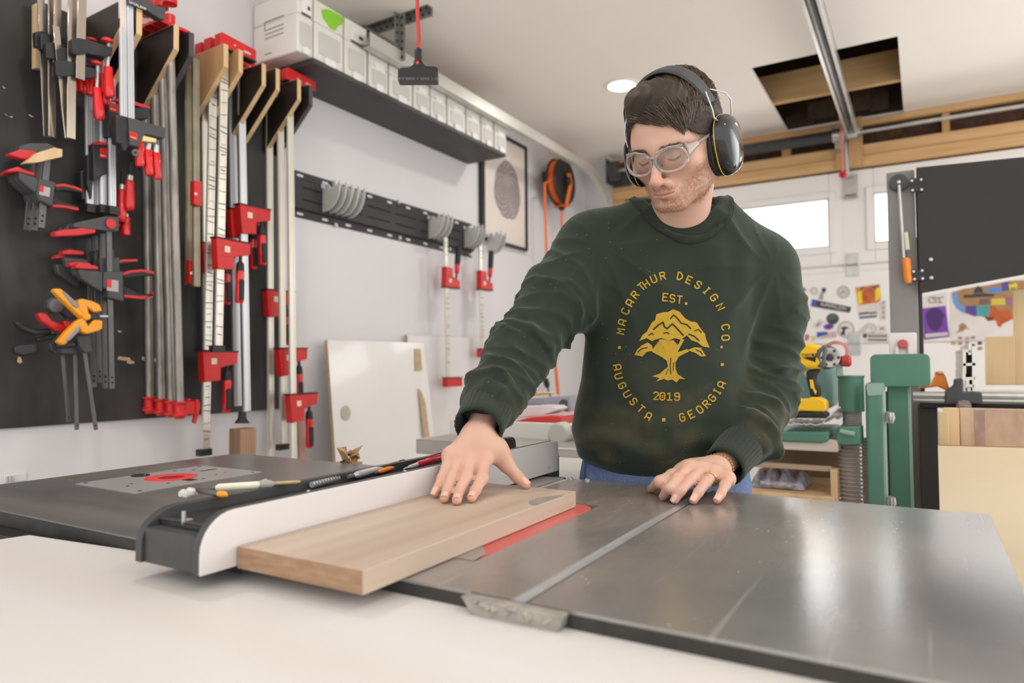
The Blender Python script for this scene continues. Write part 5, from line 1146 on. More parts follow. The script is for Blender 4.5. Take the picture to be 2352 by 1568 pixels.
pile('small_screwdriver', 'small tool lying by the cream marker at the fence end', (590, 1112), (612, 1103), M_slot, 0.0035, None)
pile('wire_nipper', 'thin wooden stick lying beside the cream marker', (600, 1112), (690, 1106), M_raw, 0.0028, None)
t = thing('cotton_scrap', 'small crumpled white scrap on the near end of the fence', 'scrap', (0, 0, 0)); c = onZ(437, 1130, 0.935); r = random.Random(8)
mb = MB()
for k in range(6): q = c+V(r.uniform(-.008, .008), r.uniform(-.008, .008), r.uniform(-.003, .004)); mb.lathe([(0.001, -.006), (.006, -.003), (.0065, .002), (.002, .006)], 8, Matrix.Translation(q))
make('scrap', mb, M_sysd, t)
# ================================================================ right background: green machine, drill, column, panel, stickers
def KC3(*p): return [(1820+x/7.35, 620+y/7.35) for x, y in p]
def KC4(*p): return [(2080+x/5.228, 620+y/5.228) for x, y in p]
def KC7(*p): return [(1700+x/3.267, 740+y/3.267) for x, y in p]
def KC8(*p): return [(2080+x/4.9, 860+y/4.9) for x, y in p]
def sy(pts, Y, t): return slabY(MB(), pts, Y, t)
def circ(cx, cy, rx, ry=None, n=24): ry = ry or rx; return [(cx+rx*math.cos(a), cy+ry*math.sin(a)) for a in np.linspace(0, 2*PI, n, endpoint=False)]
M_grn = mat('machine_green', (90, 136, 118), 0.45, c2=(80, 126, 108), scale=5)
M_grnl = mat('pale_green', (150, 178, 164), 0.5, var=0.06)  # paler green of column edges, top patch and fittings
M_post = mat('grey_post', (138, 136, 134), 0.6, var=0.05, scale=10)
M_pnl = mat('black_laminate', (50, 48, 47), 0.5, c2=(60, 58, 56), spec=0.3, scale=2.2, rvar=0.06, bump=0.1, bscale=400, detail=8)
M_bellow = mat('grey_hose', (172, 160, 152), 0.5, var=0.08, scale=12)
M_yel = mat('drill_yellow', (246, 196, 40), 0.4, var=0.03)
M_plyf = mat('pale_plywood', (232, 214, 184), 0.6, c2=(224, 202, 168), scale=2.5, stretch=(0.5, 1, 3), detail=6)
M_plyp = wood('pine_board', (214, 188, 146), (202, 174, 130), axis=2)
def face_text(txt, pts_left, pts_right, Y, size, m, par, wd=0.22, nm='lettering', adv=1.45):
    p, q = onY(*pts_left, Y), onY(*pts_right, Y); mb = MB(); lettering(mb, txt, (p+q)/2, q-p, V(0, 0, 1) if abs((q-p).normalized().z) < 0.02 else V(-(q-p).z, 0, (q-p).x), size, wd, adv)
    return make(nm, mb, m, par, smooth=False)

# --- grey column with the hinged black panel
yp = 2.85
t = thing('grey_column', 'grey upright column with a hanging tool and white switch box', 'column', (0, 0, 0))
a, b = onY(2041, 600, yp), onY(2106, 600, yp); zt = onY(2075, 392, yp).z
make('post', MB().box(a.x, b.x, yp, yp+0.09, 0.0, zt), M_post, t, bevel=0.003)
make('black_side', MB().box(b.x+0.0005, onY(2116, 600, yp).x, yp+0.01, yp+0.09, 0.0, onY(2110, 420, yp).z), M_pnl, t, bevel=0.002)
t = thing('switch_box', 'white switch box with a round red stop button on the grey column', 'switch', (0, 0, 0))
make('box', sy([(2042, 765), (2105, 764), (2107, 818), (2043, 818)], yp-0.03, 0.058), M_door, t, bevel=0.004)
c = onY(2074, 790, yp-0.06); AY = frame(c, (1, 0, 0), (0, 0, 1), (0, -1, 0))
make('stop_button', MB().lathe([(0.012, 0), (0.012, 0.008), (0.0165, 0.01), (0.0165, 0.018), (0.012, 0.022), (0.004, 0.022)], 24, AY), mat('button_red', (198, 100, 96), 0.4), t)
mb = MB()
for px in (2060, 2089): q = onY(px, 803, yp-0.06); mb.box(q.x-0.005, q.x+0.005, q.y-0.018, q.y+0.001, q.z-0.024, q.z+0.01)
make('guard_lug', mb, M_white, t, bevel=0.002)
t = thing('pull_arm', 'black knob with a steel arm and orange handle on the grey column', 'tool', (0, 0, 0)); c = onY(2065, 421, yp)
AY = frame(c, (1, 0, 0), (0, 0, 1), (0, -1, 0))
make('round_knob', MB().lathe([(0.031, 0.0005), (0.031, 0.016), (0.028, 0.02), (0.008, 0.021)], 28, AY), M_dgrey, t); make('centre_bolt', MB().lathe([(0.006, 0.0211), (0.006, 0.025), (0.003, 0.026)], 10, AY), M_slot, t)
Yk = yp-0.028
make('arm', MB().cyl(onY(2065, 425, Yk), onY(2076, 592, Yk), 0.005, n=10), M_slot, t); make('tube', MB().cyl(onY(2079, 534, Yk), onY(2084, 574, Yk), 0.0085, n=12), mat('pale_green_tube', (206, 210, 172), 0.4), t)
make('rod', MB().cyl(onY(2084, 575, Yk), onY(2086, 600, Yk), 0.004, n=10), M_gbar, t)
make('orange_handle', rod3(onY(2081, 592, Yk), onY(2087, 650, Yk), [(0.008, 0), (0.013, 0.06), (0.0135, 0.9), (0.009, 1)]), mat('handle_orange', (250, 146, 52), 0.35), t)
t = thing('wall_panel', 'large black panel hinged to the right of the grey column', 'panel', (0, 0, 0)); yq = yp-0.02
make('board', sy([(2104, 386), (2420, 355), (2420, 618), (2112, 674)], yq, 0.02), M_pnl, t, bevel=0.002)
for pts in (((2090, 411), (2120, 407), (2122, 440), (2092, 442)), ((2094, 620), (2122, 617), (2124, 643), (2097, 645))):
    h = make('hinge', sy(pts, yq-0.014, 0.006), M_cast, t, bevel=0.001); mb = MB()
    for i in (0, 1, 2, 3): x, y = pts[i]; cx, cy = sum(p[0] for p in pts)/4, sum(p[1] for p in pts)/4; q = onY(x+(cx-x)*0.3, y+(cy-y)*0.3, yq-0.0175); mb.cyl(q, q-V(0, 0.003, 0), 0.0042, n=8)
    make('hinge_screw', mb, M_slot, h)
for px, py in ((2138, 596), (2139, 638)): q = onY(px, py, yq-0.0105); make('bolt', MB().lathe([(0.008, 0), (0.006, 0.005), (0.002, 0.006)], 12, frame(q, (1, 0, 0), (0, 0, 1), (0, -1, 0))), M_steel, t)

# --- stickers on the garage door
YS = YB-0.0024
stk = [0]
def sticker(nm, lab, pts, m, cat='sticker', dy=0.0):
    t = thing(nm, lab, cat, onY(*pts[0], YS)); o = make('backing', slabY(MB(), pts, YS-dy, 0.001), m, None); o.parent = t; o.matrix_parent_inverse = Matrix.Translation(-t.location); o.name = 'sheet'
    return t
def on_st(t, nm, pts, m, k=1, dy=0.0):
    o = make(nm, slabY(MB(), pts, YS-0.0007*k-dy, 0.0005), m, t, smooth=False); o.matrix_parent_inverse = Matrix.Translation(-t.location); return o
def ring_st(t, nm, cx, cy, rx, ry, w_, m, k=1):
    P = [onY(x, y, YS-0.0008*k) for x, y in circ(cx, cy, rx, ry, 28)]; P.append(P[0]); mb = MB(); ribbon(mb, P, w_, (0, -1, 0)); o = make(nm, mb, m, t, smooth=False); o.matrix_parent_inverse = Matrix.Translation(-t.location)
def txt_st(t, txt, l, r, m, size, k=2, wd=0.26, adv=1.45):
    p, q = onY(*l, YS-0.0008*k), onY(*r, YS-0.0008*k); mb = MB(); lettering(mb, txt, (p+q)/2, q-p, V(-(q-p).z, 0, (q-p).x), size, wd, adv); o = make('lettering', mb, m, t, smooth=False); o.matrix_parent_inverse = Matrix.Translation(-t.location)
M_sw = mat('sticker_white', (222, 216, 212), 0.5); M_sg = mat('sticker_grey', (160, 156, 152), 0.5); M_sk = mat('sticker_black', (62, 58, 60), 0.5); M_sd = mat('sticker_dark_grey', (104, 100, 98), 0.5)
M_pur = mat('sticker_purple', (112, 66, 158), 0.5, c2=(150, 76, 178), scale=6); M_pud = mat('sticker_dark_purple', (74, 42, 110), 0.5); M_sbl = mat('sticker_blue', (72, 84, 172), 0.5); M_lbl = mat('sticker_light_blue', (110, 150, 204), 0.5)
M_sor = mat('sticker_orange', (236, 158, 52), 0.5, c2=(196, 88, 40), scale=9); M_syl = mat('sticker_yellow', (236, 208, 60), 0.5); M_srd = mat('sticker_red', (206, 104, 84), 0.5); M_spk = mat('sticker_pink_red', (206, 150, 146), 0.5)
t = sticker('poster', 'orange and yellow portrait poster with black lettering on the garage door', KC3((1060, 290), (1475, 240), (1500, 470), (1440, 780), (1125, 812)), M_sw, 'poster')
on_st(t, 'portrait', KC3((1062, 292), (1475, 242), (1498, 468), (1460, 545), (1110, 600)), M_sor); on_st(t, 'yellow_field', KC3((1090, 400), (1160, 330), (1180, 560), (1115, 590)), M_syl, 2); on_st(t, 'yellow_field', KC3((1400, 300), (1480, 290), (1490, 470), (1400, 530)), M_syl, 2)
on_st(t, 'face', [(1820+(1278+95*math.cos(a))/7.35, 620+(430+130*math.sin(a))/7.35) for a in np.linspace(0, 2*PI, 24, endpoint=False)], mat('poster_face', (214, 112, 54), 0.5, c2=(160, 70, 50), scale=30), 3)
on_st(t, 'dark_patch', KC3((1140, 295), (1230, 285), (1160, 360)), M_sd, 3); on_st(t, 'dark_patch', KC3((1320, 275), (1470, 255), (1400, 330)), M_sd, 3)
for k, (a, b) in enumerate((((1120, 725), (1290, 705)), ((1290, 715), (1420, 700)), ((1130, 790), (1425, 762)))): on_st(t, 'print_line', KC3(a, b, (b[0], b[1]+30), (a[0]+5, a[1]+30)), M_sk if k != 1 else M_sd, 2)
t = sticker('bumper_sticker', 'long tilted black sticker with white lettering and a blue end', KC3((335, 492), (995, 625), (968, 722), (310, 610)), M_sk)
on_st(t, 'blue_end', KC3((335, 494), (420, 512), (398, 622), (312, 608)), M_sbl); txt_st(t, 'SUPERCLEAN', KC3((440, 585))[0], KC3((940, 682))[0], M_sw, 0.0125, adv=1.3)
on_st(t, 'grey_band', KC3((520, 640), (965, 712), (960, 722), (515, 655)), M_sg, 1)
t = sticker('round_sticker', 'pale round seal outlined in grey near the top of the stickers', [(1820+(862+112*math.cos(a))/7.35, 620+(372+108*math.sin(a))/7.35) for a in np.linspace(0, 2*PI, 28, endpoint=False)], M_sw)
ring_st(t, 'ring', 1820+862/7.35, 620+372/7.35, 13.5, 13, 0.005, M_sg, 2); ring_st(t, 'inner_ring', 1820+862/7.35, 620+372/7.35, 9.5, 9, 0.003, M_sg, 2); on_st(t, 'emblem', KC3((800, 410), (860, 330), (910, 400), (870, 380)), M_sg, 2)
t = sticker('round_sticker', 'white round sticker with a black dog head silhouette', [(1820+(905+145*math.cos(a))/7.35, 620+(1002+140*math.sin(a))/7.35) for a in np.linspace(0, 2*PI, 28, endpoint=False)], M_sw, dy=0.001)
ring_st(t, 'ring', 1820+905/7.35, 620+1002/7.35, 18, 17.5, 0.006, M_sg, 3); on_st(t, 'dog_head', KC3((805, 980), (870, 950), (950, 965), (945, 985), (890, 1000), (885, 1060), (895, 1100), (805, 1090), (830, 1050), (850, 1000)), M_sk, 3)
t = sticker('round_sticker', 'dark round sticker with a blue-green cap shape above the purple one', [(1820+(680+105*math.cos(a))/7.35, 620+(822+95*math.sin(a))/7.35) for a in np.linspace(0, 2*PI, 24, endpoint=False)], mat('dark_olive', (66, 70, 66), 0.5))
on_st(t, 'cap_shape', KC3((590, 820), (640, 740), (700, 730), (760, 790), (720, 830), (640, 850)), mat('blue_green', (82, 100, 112), 0.5, c2=(92, 104, 84), scale=30), 2)
t = sticker('oval_sticker', 'small purple oval sticker under the dark round one', KC3((520, 950), (560, 915), (650, 905), (705, 930), (690, 975), (620, 1010), (550, 1000)), M_pur, dy=0.001); on_st(t, 'oval_mark', KC3((580, 940), (650, 930), (640, 960), (590, 965)), M_pud, 3)  # darker purple mark printed inside the oval
t = sticker('flag_sticker', 'state-shaped flag sticker with blue field and red stripes', KC3((410, 1045), (590, 1035), (610, 1060), (690, 1020), (740, 1050), (765, 1120), (690, 1150), (560, 1150), (470, 1175), (390, 1150)), M_sw, dy=0.001)
on_st(t, 'blue_field', KC3((412, 1048), (588, 1040), (600, 1080), (520, 1110), (415, 1135)), M_sbl, 3)
for k in range(4): on_st(t, 'red_stripe', KC3((600-k*40, 1062+k*25), (735, 1040+k*26), (745, 1052+k*26), (595-k*40, 1075+k*25)), M_spk, 3)
t = sticker('strip_sticker', 'white strip sticker with a black symbol and two lines of print', KC3((1185, 1075), (1610, 1078), (1610, 1200), (1185, 1200)), M_sw); on_st(t, 'symbol', KC3((1190, 1085), (1265, 1085), (1250, 1140), (1195, 1145)), M_sk, 2)
for y in (1098, 1160): on_st(t, 'print_line', KC3((1275, y), (1600, y+2), (1600, y+34), (1275, y+32)), M_sd, 2)
on_st(t, 'frame_line', KC3((1185, 1070), (1610, 1073), (1610, 1080), (1185, 1078)), M_sd, 2)
t = sticker('cap_sticker', 'outlined cap-shaped sticker below the portrait poster', KC3((1105, 1070), (1180, 980), (1280, 900), (1380, 920), (1410, 1000), (1380, 1060)), M_sw, dy=0.001)
P = [onY(x, y, YS-0.0025) for x, y in KC3((1105, 1070), (1180, 980), (1280, 900), (1380, 920), (1405, 1000), (1380, 1060), (1340, 1040), (1345, 960), (1280, 950), (1180, 1040))]; mb = MB(); ribbon(mb, P+[P[0]], 0.004, (0, -1, 0)); o = make('outline', mb, M_sg, t, smooth=False); o.matrix_parent_inverse = Matrix.Translation(-t.location)
for nm, lab, pts, m, m2 in (('bottle_sticker', 'bottle-shaped sticker with a black cap above the long tilted sticker', ((500, 300), (570, 305), (555, 375), (530, 380), (515, 500), (440, 490), (470, 400), (495, 370)), M_sg, M_sk),
    ('square_sticker', 'small grey sticker at the upper left of the stickers beside the sleeve', ((135, 295), (230, 300), (225, 362), (130, 355)), M_sg, M_sd), ('figure_sticker', 'black and white figure sticker close to the sleeve', ((235, 670), (315, 655), (300, 700), (290, 780), (325, 850), (215, 860), (205, 700)), M_sw, M_sk),
    ('tilted_sticker', 'tilted white outlined sticker left of the purple oval', ((320, 955), (460, 825), (545, 890), (420, 1000)), M_sw, M_sg), ('red_sticker', 'small red sticker above the drill beside the sleeve', ((210, 1090), (270, 1085), (290, 1120), (255, 1190), (215, 1190)), mat('bright_orange_red', (222, 88, 54), 0.5), M_lbl),
    ('yellow_sticker', 'small pale yellow sticker left of the flag sticker', ((320, 1120), (390, 1110), (395, 1180), (330, 1210)), mat('pale_yellow', (216, 210, 150), 0.5), M_syl), ('small_round_sticker', 'small white sticker with a grey mark beside the column', ((1430, 940), (1580, 930), (1590, 1040), (1440, 1045)), M_sw, M_sg),
    ('arc_sticker', 'faint sticker with a grey arc left of the bottle sticker', ((300, 300), (400, 285), (440, 350), (430, 420), (320, 410)), M_sw, M_sg), ('letter_sticker', 'narrow sticker with faint vertical lettering beside the portrait poster', ((1490, 510), (1590, 505), (1580, 850), (1480, 855)), M_sw, M_sg)):
    t = sticker(nm, lab, KC3(*pts), m, dy=0.0005); cx, cy = sum(p[0] for p in pts)/len(pts), sum(p[1] for p in pts)/len(pts)
    if nm == 'letter_sticker':
        for k in range(4): on_st(t, 'print_mark', KC3((1515, 530+k*80), (1560, 530+k*80), (1560, 580+k*80), (1515, 580+k*80)), m2, 2)
    elif nm == 'bottle_sticker': on_st(t, 'cap', KC3((498, 300), (572, 303), (556, 375), (505, 372)), m2, 2)
    elif nm == 'arc_sticker': ring_st(t, 'arc', 1820+370/7.35, 620+350/7.35, 7, 7, 0.004, m2, 2)
    else: on_st(t, 'print', KC3(*[(cx+(x-cx)*.5, cy+(y-cy)*.5) for x, y in pts]), m2, 2)
# right of the column
t = sticker('logo_sticker', 'white sticker with interlocking gold letters G and T', KC4((200, 320), (500, 260), (500, 425), (205, 455)), M_sw)
M_gold = mat('logo_gold', (158, 148, 128), 0.5)
P = [onY(x, y, YS-0.0016) for x, y in KC4((372, 338), (340, 322), (300, 328), (274, 355), (290, 388), (335, 392), (368, 378), (370, 360), (335, 360))]; mb = MB(); ribbon(mb, P, 0.008, (0, -1, 0))
P = [onY(x, y, YS-0.0018) for x, y in KC4((330, 340), (455, 325))]; ribbon(mb, P, 0.008, (0, -1, 0)); P = [onY(x, y, YS-0.0018) for x, y in KC4((405, 332), (412, 390))]; ribbon(mb, P, 0.008, (0, -1, 0)); P = [onY(x, y, YS-0.0018) for x, y in KC4((385, 392), (440, 388))]; ribbon(mb, P, 0.007, (0, -1, 0))
o = make('letters', mb, M_gold, t, smooth=False); o.matrix_parent_inverse = Matrix.Translation(-t.location)
t = sticker('poster', 'purple portrait poster with a white strip along its foot', KC4((200, 462), (482, 428), (525, 795), (222, 832)), M_pur, 'poster', dy=0.001)
on_st(t, 'dark_face', [(2080+(352+108*math.cos(a)*(1.1 if math.sin(a) < 0 else .85))/5.228, 620+(590+140*math.sin(a))/5.228) for a in np.linspace(0, 2*PI, 26, endpoint=False)], M_pud, 3)
on_st(t, 'frame', KC4((215, 755), (522, 735), (527, 798), (222, 836)), M_pud, 3); on_st(t, 'white_strip', KC4((232, 765), (508, 742), (512, 785), (240, 815)), mat('lilac_white', (206, 196, 214), 0.5), 4)
M_cork = mat('map_cork', (176, 138, 98), 0.7, c2=(158, 120, 82), scale=20)
t = sticker('map_sheet', 'white sheet with a cork and coloured map of the United States', KC4((540, 265), (1430, 90), (1430, 800), (545, 830)), M_sw, 'map')
def mp(nm, pts, m, k): on_st(t, nm, KC4(*pts), m, k)
mp('land', ((550, 270), (700, 225), (1000, 180), (1240, 130), (1430, 120), (1430, 580), (1290, 590), (1230, 600), (1160, 650), (1140, 690), (1105, 670), (1085, 610), (1030, 590), (990, 610), (950, 570), (900, 550), (830, 560), (760, 530), (680, 510), (610, 460), (570, 390)), M_cork, 1)
mp('coast_state', ((550, 270), (620, 275), (640, 370), (700, 450), (735, 480), (725, 515), (680, 510), (610, 460), (570, 390)), M_lbl, 2); mp('violet_state', ((720, 430), (850, 425), (850, 550), (790, 545), (725, 510)), mat('map_violet', (92, 72, 150), 0.6), 2)
mp('teal_state', ((850, 425), (1010, 418), (1005, 545), (920, 555), (852, 552)), mat('map_teal', (80, 156, 176), 0.6, c2=(80, 150, 120), scale=14), 2); mp('orange_state', ((1015, 430), (1080, 425), (1100, 480), (1260, 480), (1280, 590), (1160, 650), (1140, 690), (1105, 670), (1085, 610), (1010, 575)), mat('map_orange', (196, 98, 48), 0.6, c2=(176, 80, 40), scale=16), 2)
mp('yellow_state', ((1035, 345), (1190, 338), (1200, 415), (1030, 420)), mat('map_yellow', (206, 190, 76), 0.6), 2); mp('blue_state', ((985, 210), (1150, 205), (1160, 265), (990, 275)), mat('map_blue', (92, 136, 206), 0.6), 2); mp('indigo_state', ((1150, 150), (1240, 140), (1250, 240), (1160, 255)), mat('map_indigo', (86, 80, 150), 0.6), 2)
mp('brown_state', ((890, 345), (1010, 340), (1020, 410), (880, 415)), mat('map_brown', (124, 96, 90), 0.6), 2); mp('mauve_state', ((1200, 330), (1280, 322), (1280, 415), (1205, 415)), mat('map_mauve', (150, 100, 136), 0.6), 2); mp('red_state', ((950, 565), (1050, 560), (1060, 600), (990, 612)), mat('map_red', (124, 56, 42), 0.6), 3)
mp('island', ((640, 660), (680, 635), (725, 650), (735, 690), (780, 715), (720, 705), (690, 735), (650, 740), (590, 770), (640, 715)), M_cork, 1)
t2 = sticker('hat_sticker', 'black hat-shaped sticker with a wide brim on the cork map', KC4((695, 300), (820, 295), (830, 230), (860, 190), (910, 205), (940, 280), (1070, 290), (1060, 315), (880, 325), (700, 335)), M_sk, dy=0.003); on_st(t2, 'hat_band', KC4((825, 275), (935, 265), (938, 278), (823, 290)), M_sd, 6)
t2 = sticker('crest_sticker', 'yellow and green sticker at the right edge of the map', KC4((1235, 175), (1300, 170), (1310, 150), (1340, 170), (1335, 255), (1260, 268)), M_syl, dy=0.003); on_st(t2, 'green_field', KC4((1260, 210), (1330, 205), (1330, 250), (1265, 262)), mat('crest_green', (120, 140, 60), 0.5), 6)
for k, (x, y, m) in enumerate(((630, 800, M_cork), (715, 805, M_sg), (785, 795, M_cork), (552, 862, mat('chip_olive', (176, 164, 100), 0.6)), (632, 865, M_cork), (715, 860, M_sg), (868, 862, M_sk), (870, 925, M_cork))):
    t2 = thing('colour_chip', 'small map legend chip on the garage door under the cork map', 'sticker', onY(*KC4((x, y))[0], YS), group='map legend chips'); o = make('chip', slabY(MB(), KC4((x, y), (x+50, y-2), (x+50, y+32), (x, y+34)), YS-0.001, 0.001), m, t2); o.matrix_parent_inverse = Matrix.Translation(-t2.location)

# --- green machine: table, canister, bellows, columns
YM = 2.25
t = thing('green_sander', 'green workshop machine with a flat table, canister and corrugated hose', 'machine', (0, 0, 0))
P0 = KC7((250, 785), (712, 790), (705, 858), (650, 872), (250, 858))
make('table', sy(P0, YM+0.15, 0.3), M_grn, t, bevel=0.006)
def ycyl(px, py0, py1, w_, Y, m, nm, prof=None, n=28):
    p, q = onY(px, py0, Y), onY(px, py1, Y); r = (onY(px+w_/2, py0, Y)-onY(px-w_/2, py0, Y)).length/2; h = p.z-q.z
    pr = [(r*k, h*z) for k, z in (prof or ((1, 0), (1, 1)))]
    return make(nm, MB().lathe(pr, n, Matrix.Translation((q.x, Y, q.z))), m, t)
ycyl(1956, 862, 944, 60, YM+0.1, M_grn, 'canister', ((1, 0), (1, .93), (1.06, .94), (1.06, 1)))
ycyl(1958, 942, 976, 46, YM+0.1, M_bellow, 'bellows', [(1 if k % 2 else .93, k/14) for k in range(15)])
make('clamp_bracket', sy(KC7((735, 785), (760, 770), (915, 770), (922, 905), (800, 912), (725, 900)), YM+0.06, 0.10), M_grn, t, bevel=0.006)
make('handle_bar', MB().cyl(onY(*KC7((750, 815))[0], YM-0.01), onY(*KC7((860, 838))[0], YM-0.01), 0.007, n=10), M_grnl, t)
ycyl(1955, 1014, 1160, 56, YM+0.1, M_bellow, 'corrugated_hose', [((1.0, .99, .80, .80)[k % 4], k/64) for k in range(65)])
make('narrow_hose', MB().lathe([((0.016, 0.013)[k % 2], -k*0.005) for k in range(60)], 14, Matrix.Translation(onY(1990, 1005, YM+0.2))), M_bellow, t)
zA = onY(2012, 878, YM).z
a, b = onY(1989, 1000, YM), onY(2034, 1000, YM)
make('front_column', MB().box(a.x, b.x, YM, YM+0.07, 0, zA), M_grn, t, bevel=0.012, seg=3)
make('pale_edge', MB().box(b.x-0.008, b.x+0.001, YM-0.001, YM+0.02, 0, zA-0.02), M_grnl, t, bevel=0.003)
make('pale_top_patch', sy(KC7((950, 460), (1080, 455), (1082, 480), (1060, 545), (960, 550), (948, 500)), YM-0.0012, 0.001), M_grnl, t)  # paler green patch at the top of the front column
Y2 = YM+0.12; a, b = onY(2040, 1000, Y2), onY(2093, 1000, Y2)
make('rear_column', MB().box(a.x, b.x, Y2, Y2+0.08, 0, onY(2066, 880, Y2).z), M_grn, t, bevel=0.004); make('column_strip', MB().box(b.x-0.006, b.x+0.002, Y2-0.001, Y2+0.02, 0, onY(2090, 890, Y2).z), M_grnl, t)
make('gap_shade', MB().box(onY(2036, 1000, Y2).x, a.x-0.001, Y2+0.02, Y2+0.06, 0, onY(2066, 900, Y2).z), M_dgrey, t)  # solid dark bar painted in as the shade between the two columns
P = [onY(x, y, Y2-0.02) for x, y in ((2001, 887), (2138, 882), (2136, 812), (2002, 816))]
x0_, x1_, z0_, z1_ = P[0].x, P[1].x, P[0].z, P[2].z
make('guard_panel', MB().prism(rrect(x0_, x1_, z0_, z1_, 0.016, 5), (0, Y2-0.04, 0), (1, 0, 0), (0, 0, 1), (0, 0.025, 0)), M_grn, t, bevel=0.003)
mb = MB()
for px, py in ((2044, 960), (2047, 1155)): q = onY(px, py, YM-0.01); mb.lathe([(0.004, 0.02), (0.011, 0.016), (0.013, 0.0), (0.008, -0.014)], 12, Matrix.Translation(q))
make('lock_knob', mb, M_steel, t)
make('motor_housing', sy(KC7((385, 370), (440, 310), (620, 300), (715, 280), (720, 640), (385, 640)), YM+0.3, 0.2), mat('teal_housing', (110, 146, 140), 0.4, var=0.06), t, bevel=0.02)
make('upright_plate', sy(KC7((722, 260), (762, 248), (775, 400), (725, 405)), YM+0.03, 0.02), M_grnl, t, bevel=0.002)
k_ = onY(1945, 829, YM+0.02); make('red_knob', MB().lathe([(0.008, -0.02), (0.016, -0.012), (0.017, 0.006), (0.012, 0.012)], 16, frame(k_, (0, 1, 0), (0, 0, 1), (1, 0, 0))), mat('knob_red', (186, 60, 62), 0.4), t)
k_ = onY(1920, 808, YM+0.1); make('hand_wheel', MB().lathe([(0.026, -0.008), (0.034, -0.006), (0.035, 0.004), (0.027, 0.008)], 24, frame(k_, (1, 0, 0), (0, 0, 1), (0, -1, 0)), caps=False), mat('wheel_red', (206, 120, 112), 0.4), t)
zb_ = onY(1850, 1005, YM).z
mb = MB(); a, b = onY(1775, 1100, YM), onY(1922, 1100, YM)
# stand below with a pale box and shelf
t = thing('machine_stand', 'pale wooden stand with an open shelf under the green machine', 'stand', (0, 0, 0))
xa, xb = onY(1700, 1050, YM).x, onY(1925, 1050, YM).x; zt_ = onY(1850, 1006, YM).z-0.002; z1_ = onY(1850, 1036, YM).z; z2_ = onY(1850, 1134, YM).z; z3_ = onY(1850, 1150, YM).z
M_std = mat('pale_stand', (206, 194, 180), 0.6, var=0.04); 
make('top_box', MB().box(xa, xb, YM+0.01, YM+0.4, z1_, zt_), M_std, t, bevel=0.004)
make('back_board', MB().box(xa, xb, YM+0.35, YM+0.37, z2_, z1_-0.001), mat('stand_back', (150, 126, 108), 0.7, c2=(124, 104, 90), scale=6), t)
make('shelf_board', MB().box(xa, xb-0.01, YM-0.02, YM+0.36, z3_, z2_), M_birch, t, bevel=0.003)
make('cross_rail', MB().box(xa, xb-0.02, YM+0.02, YM+0.04, onY(1850, 1082, YM).z, onY(1850, 1070, YM).z), mat('stand_rail', (176, 150, 126), 0.6), t, bevel=0.002)
make('post', MB().box(onY(1907, 1100, YM).x, xb-0.003, YM, YM+0.05, 0, onY(1915, 1078, YM).z), M_birch, t, bevel=0.003); make('post', MB().box(xa, xa+0.05, YM, YM+0.05, 0, z3_-0.001), M_birch, t, bevel=0.003)
make('bottom_board', MB().box(xa, xb-0.055, YM+0.01, YM+0.36, 0.2, 0.23), M_std, t, bevel=0.003)
t = thing('bubble_wrap', 'crumpled silver wrapping lying on the stand shelf', 'wrapping', (0, 0, 0))
r = random.Random(4); rows = []
for i in range(12):
    rows.append([V(xa+0.02+(xb-xa-0.12)*j/29, YM+0.04+0.2*i/11, z2_+0.003+(0.06+r.uniform(-.008, .008))*math.sin(PI*i/11)**0.6*(0.75+0.25*math.sin(j*0.8))*math.sin(PI*min(1, (j+1)/30))**0.3) for j in range(30)])
make('wrap', MB().grid(rows), mat('silver_wrap', (196, 194, 206), 0.3, c2=(120, 116, 124), scale=50, bump=0.6, bscale=80), t)
make('fold', MB().tube([(xa+0.05, YM+0.05, z2_+0.012), ((xa+xb)/2, YM+0.04, z2_+0.014), (xb-0.13, YM+0.06, z2_+0.012)], 0.01, 8), MATS['silver_wrap'], t)

# --- yellow cordless drill with its battery, plastic bag below
YD = YM-0.02
t = thing('cordless_drill', 'yellow and black cordless drill standing on the green machine table', 'drill', (0, 0, 0))
dk = mat('drill_black', (44, 42, 42), 0.5)
make('battery_base', sy(KC7((392, 672), (640, 665), (665, 680), (660, 716), (395, 712)), YD+0.03, 0.07), dk, t, bevel=0.005)
make('battery', sy(KC7((422, 590), (450, 572), (520, 570), (540, 556), (600, 560), (655, 590), (660, 650), (640, 668), (425, 660)), YD+0.03, 0.066), M_yel, t, bevel=0.006)
make('handle', sy(KC7((500, 360), (560, 350), (610, 350), (575, 400), (575, 450), (600, 480), (610, 555), (530, 560), (520, 500), (500, 430)), YD+0.03, 0.036), dk, t, bevel=0.008)
make('handle_inlay', sy(KC7((520, 430), (545, 430), (560, 500), (575, 515), (565, 545), (545, 500), (530, 495)), YD+0.0115, 0.004), M_yel, t, bevel=0.001)
make('trigger', sy(KC7((478, 372), (510, 362), (530, 380), (520, 400), (495, 412)), YD+0.03, 0.02), M_yel, t, bevel=0.004)
make('housing', sy(KC7((440, 175), (500, 152), (560, 165), (620, 178), (640, 230), (635, 300), (640, 345), (560, 350), (500, 342), (440, 330)), YD+0.03, 0.062), M_yel, t, bevel=0.012, seg=3)
make('label', sy(KC7((458, 238), (575, 232), (565, 298), (478, 270)), YD-0.0015, 0.0012), dk, t)
mb = MB(); p, q = onY(*KC7((470, 262))[0], YD-0.0025), onY(*KC7((560, 256))[0], YD-0.0025); lettering(mb, 'DEWALT', (p+q)/2, q-p, V(0, 0, 1), 0.0052, 0.3, 1.25); make('label_lettering', mb, M_yel, t, smooth=False)
c = onY(*KC7((655, 262))[0], YD+0.03); d = (onY(*KC7((700, 268))[0], YD-0.02)-c).normalized(); x = V(0, 0, 1).cross(d).normalized(); FD = frame(c, x, d.cross(x), d)
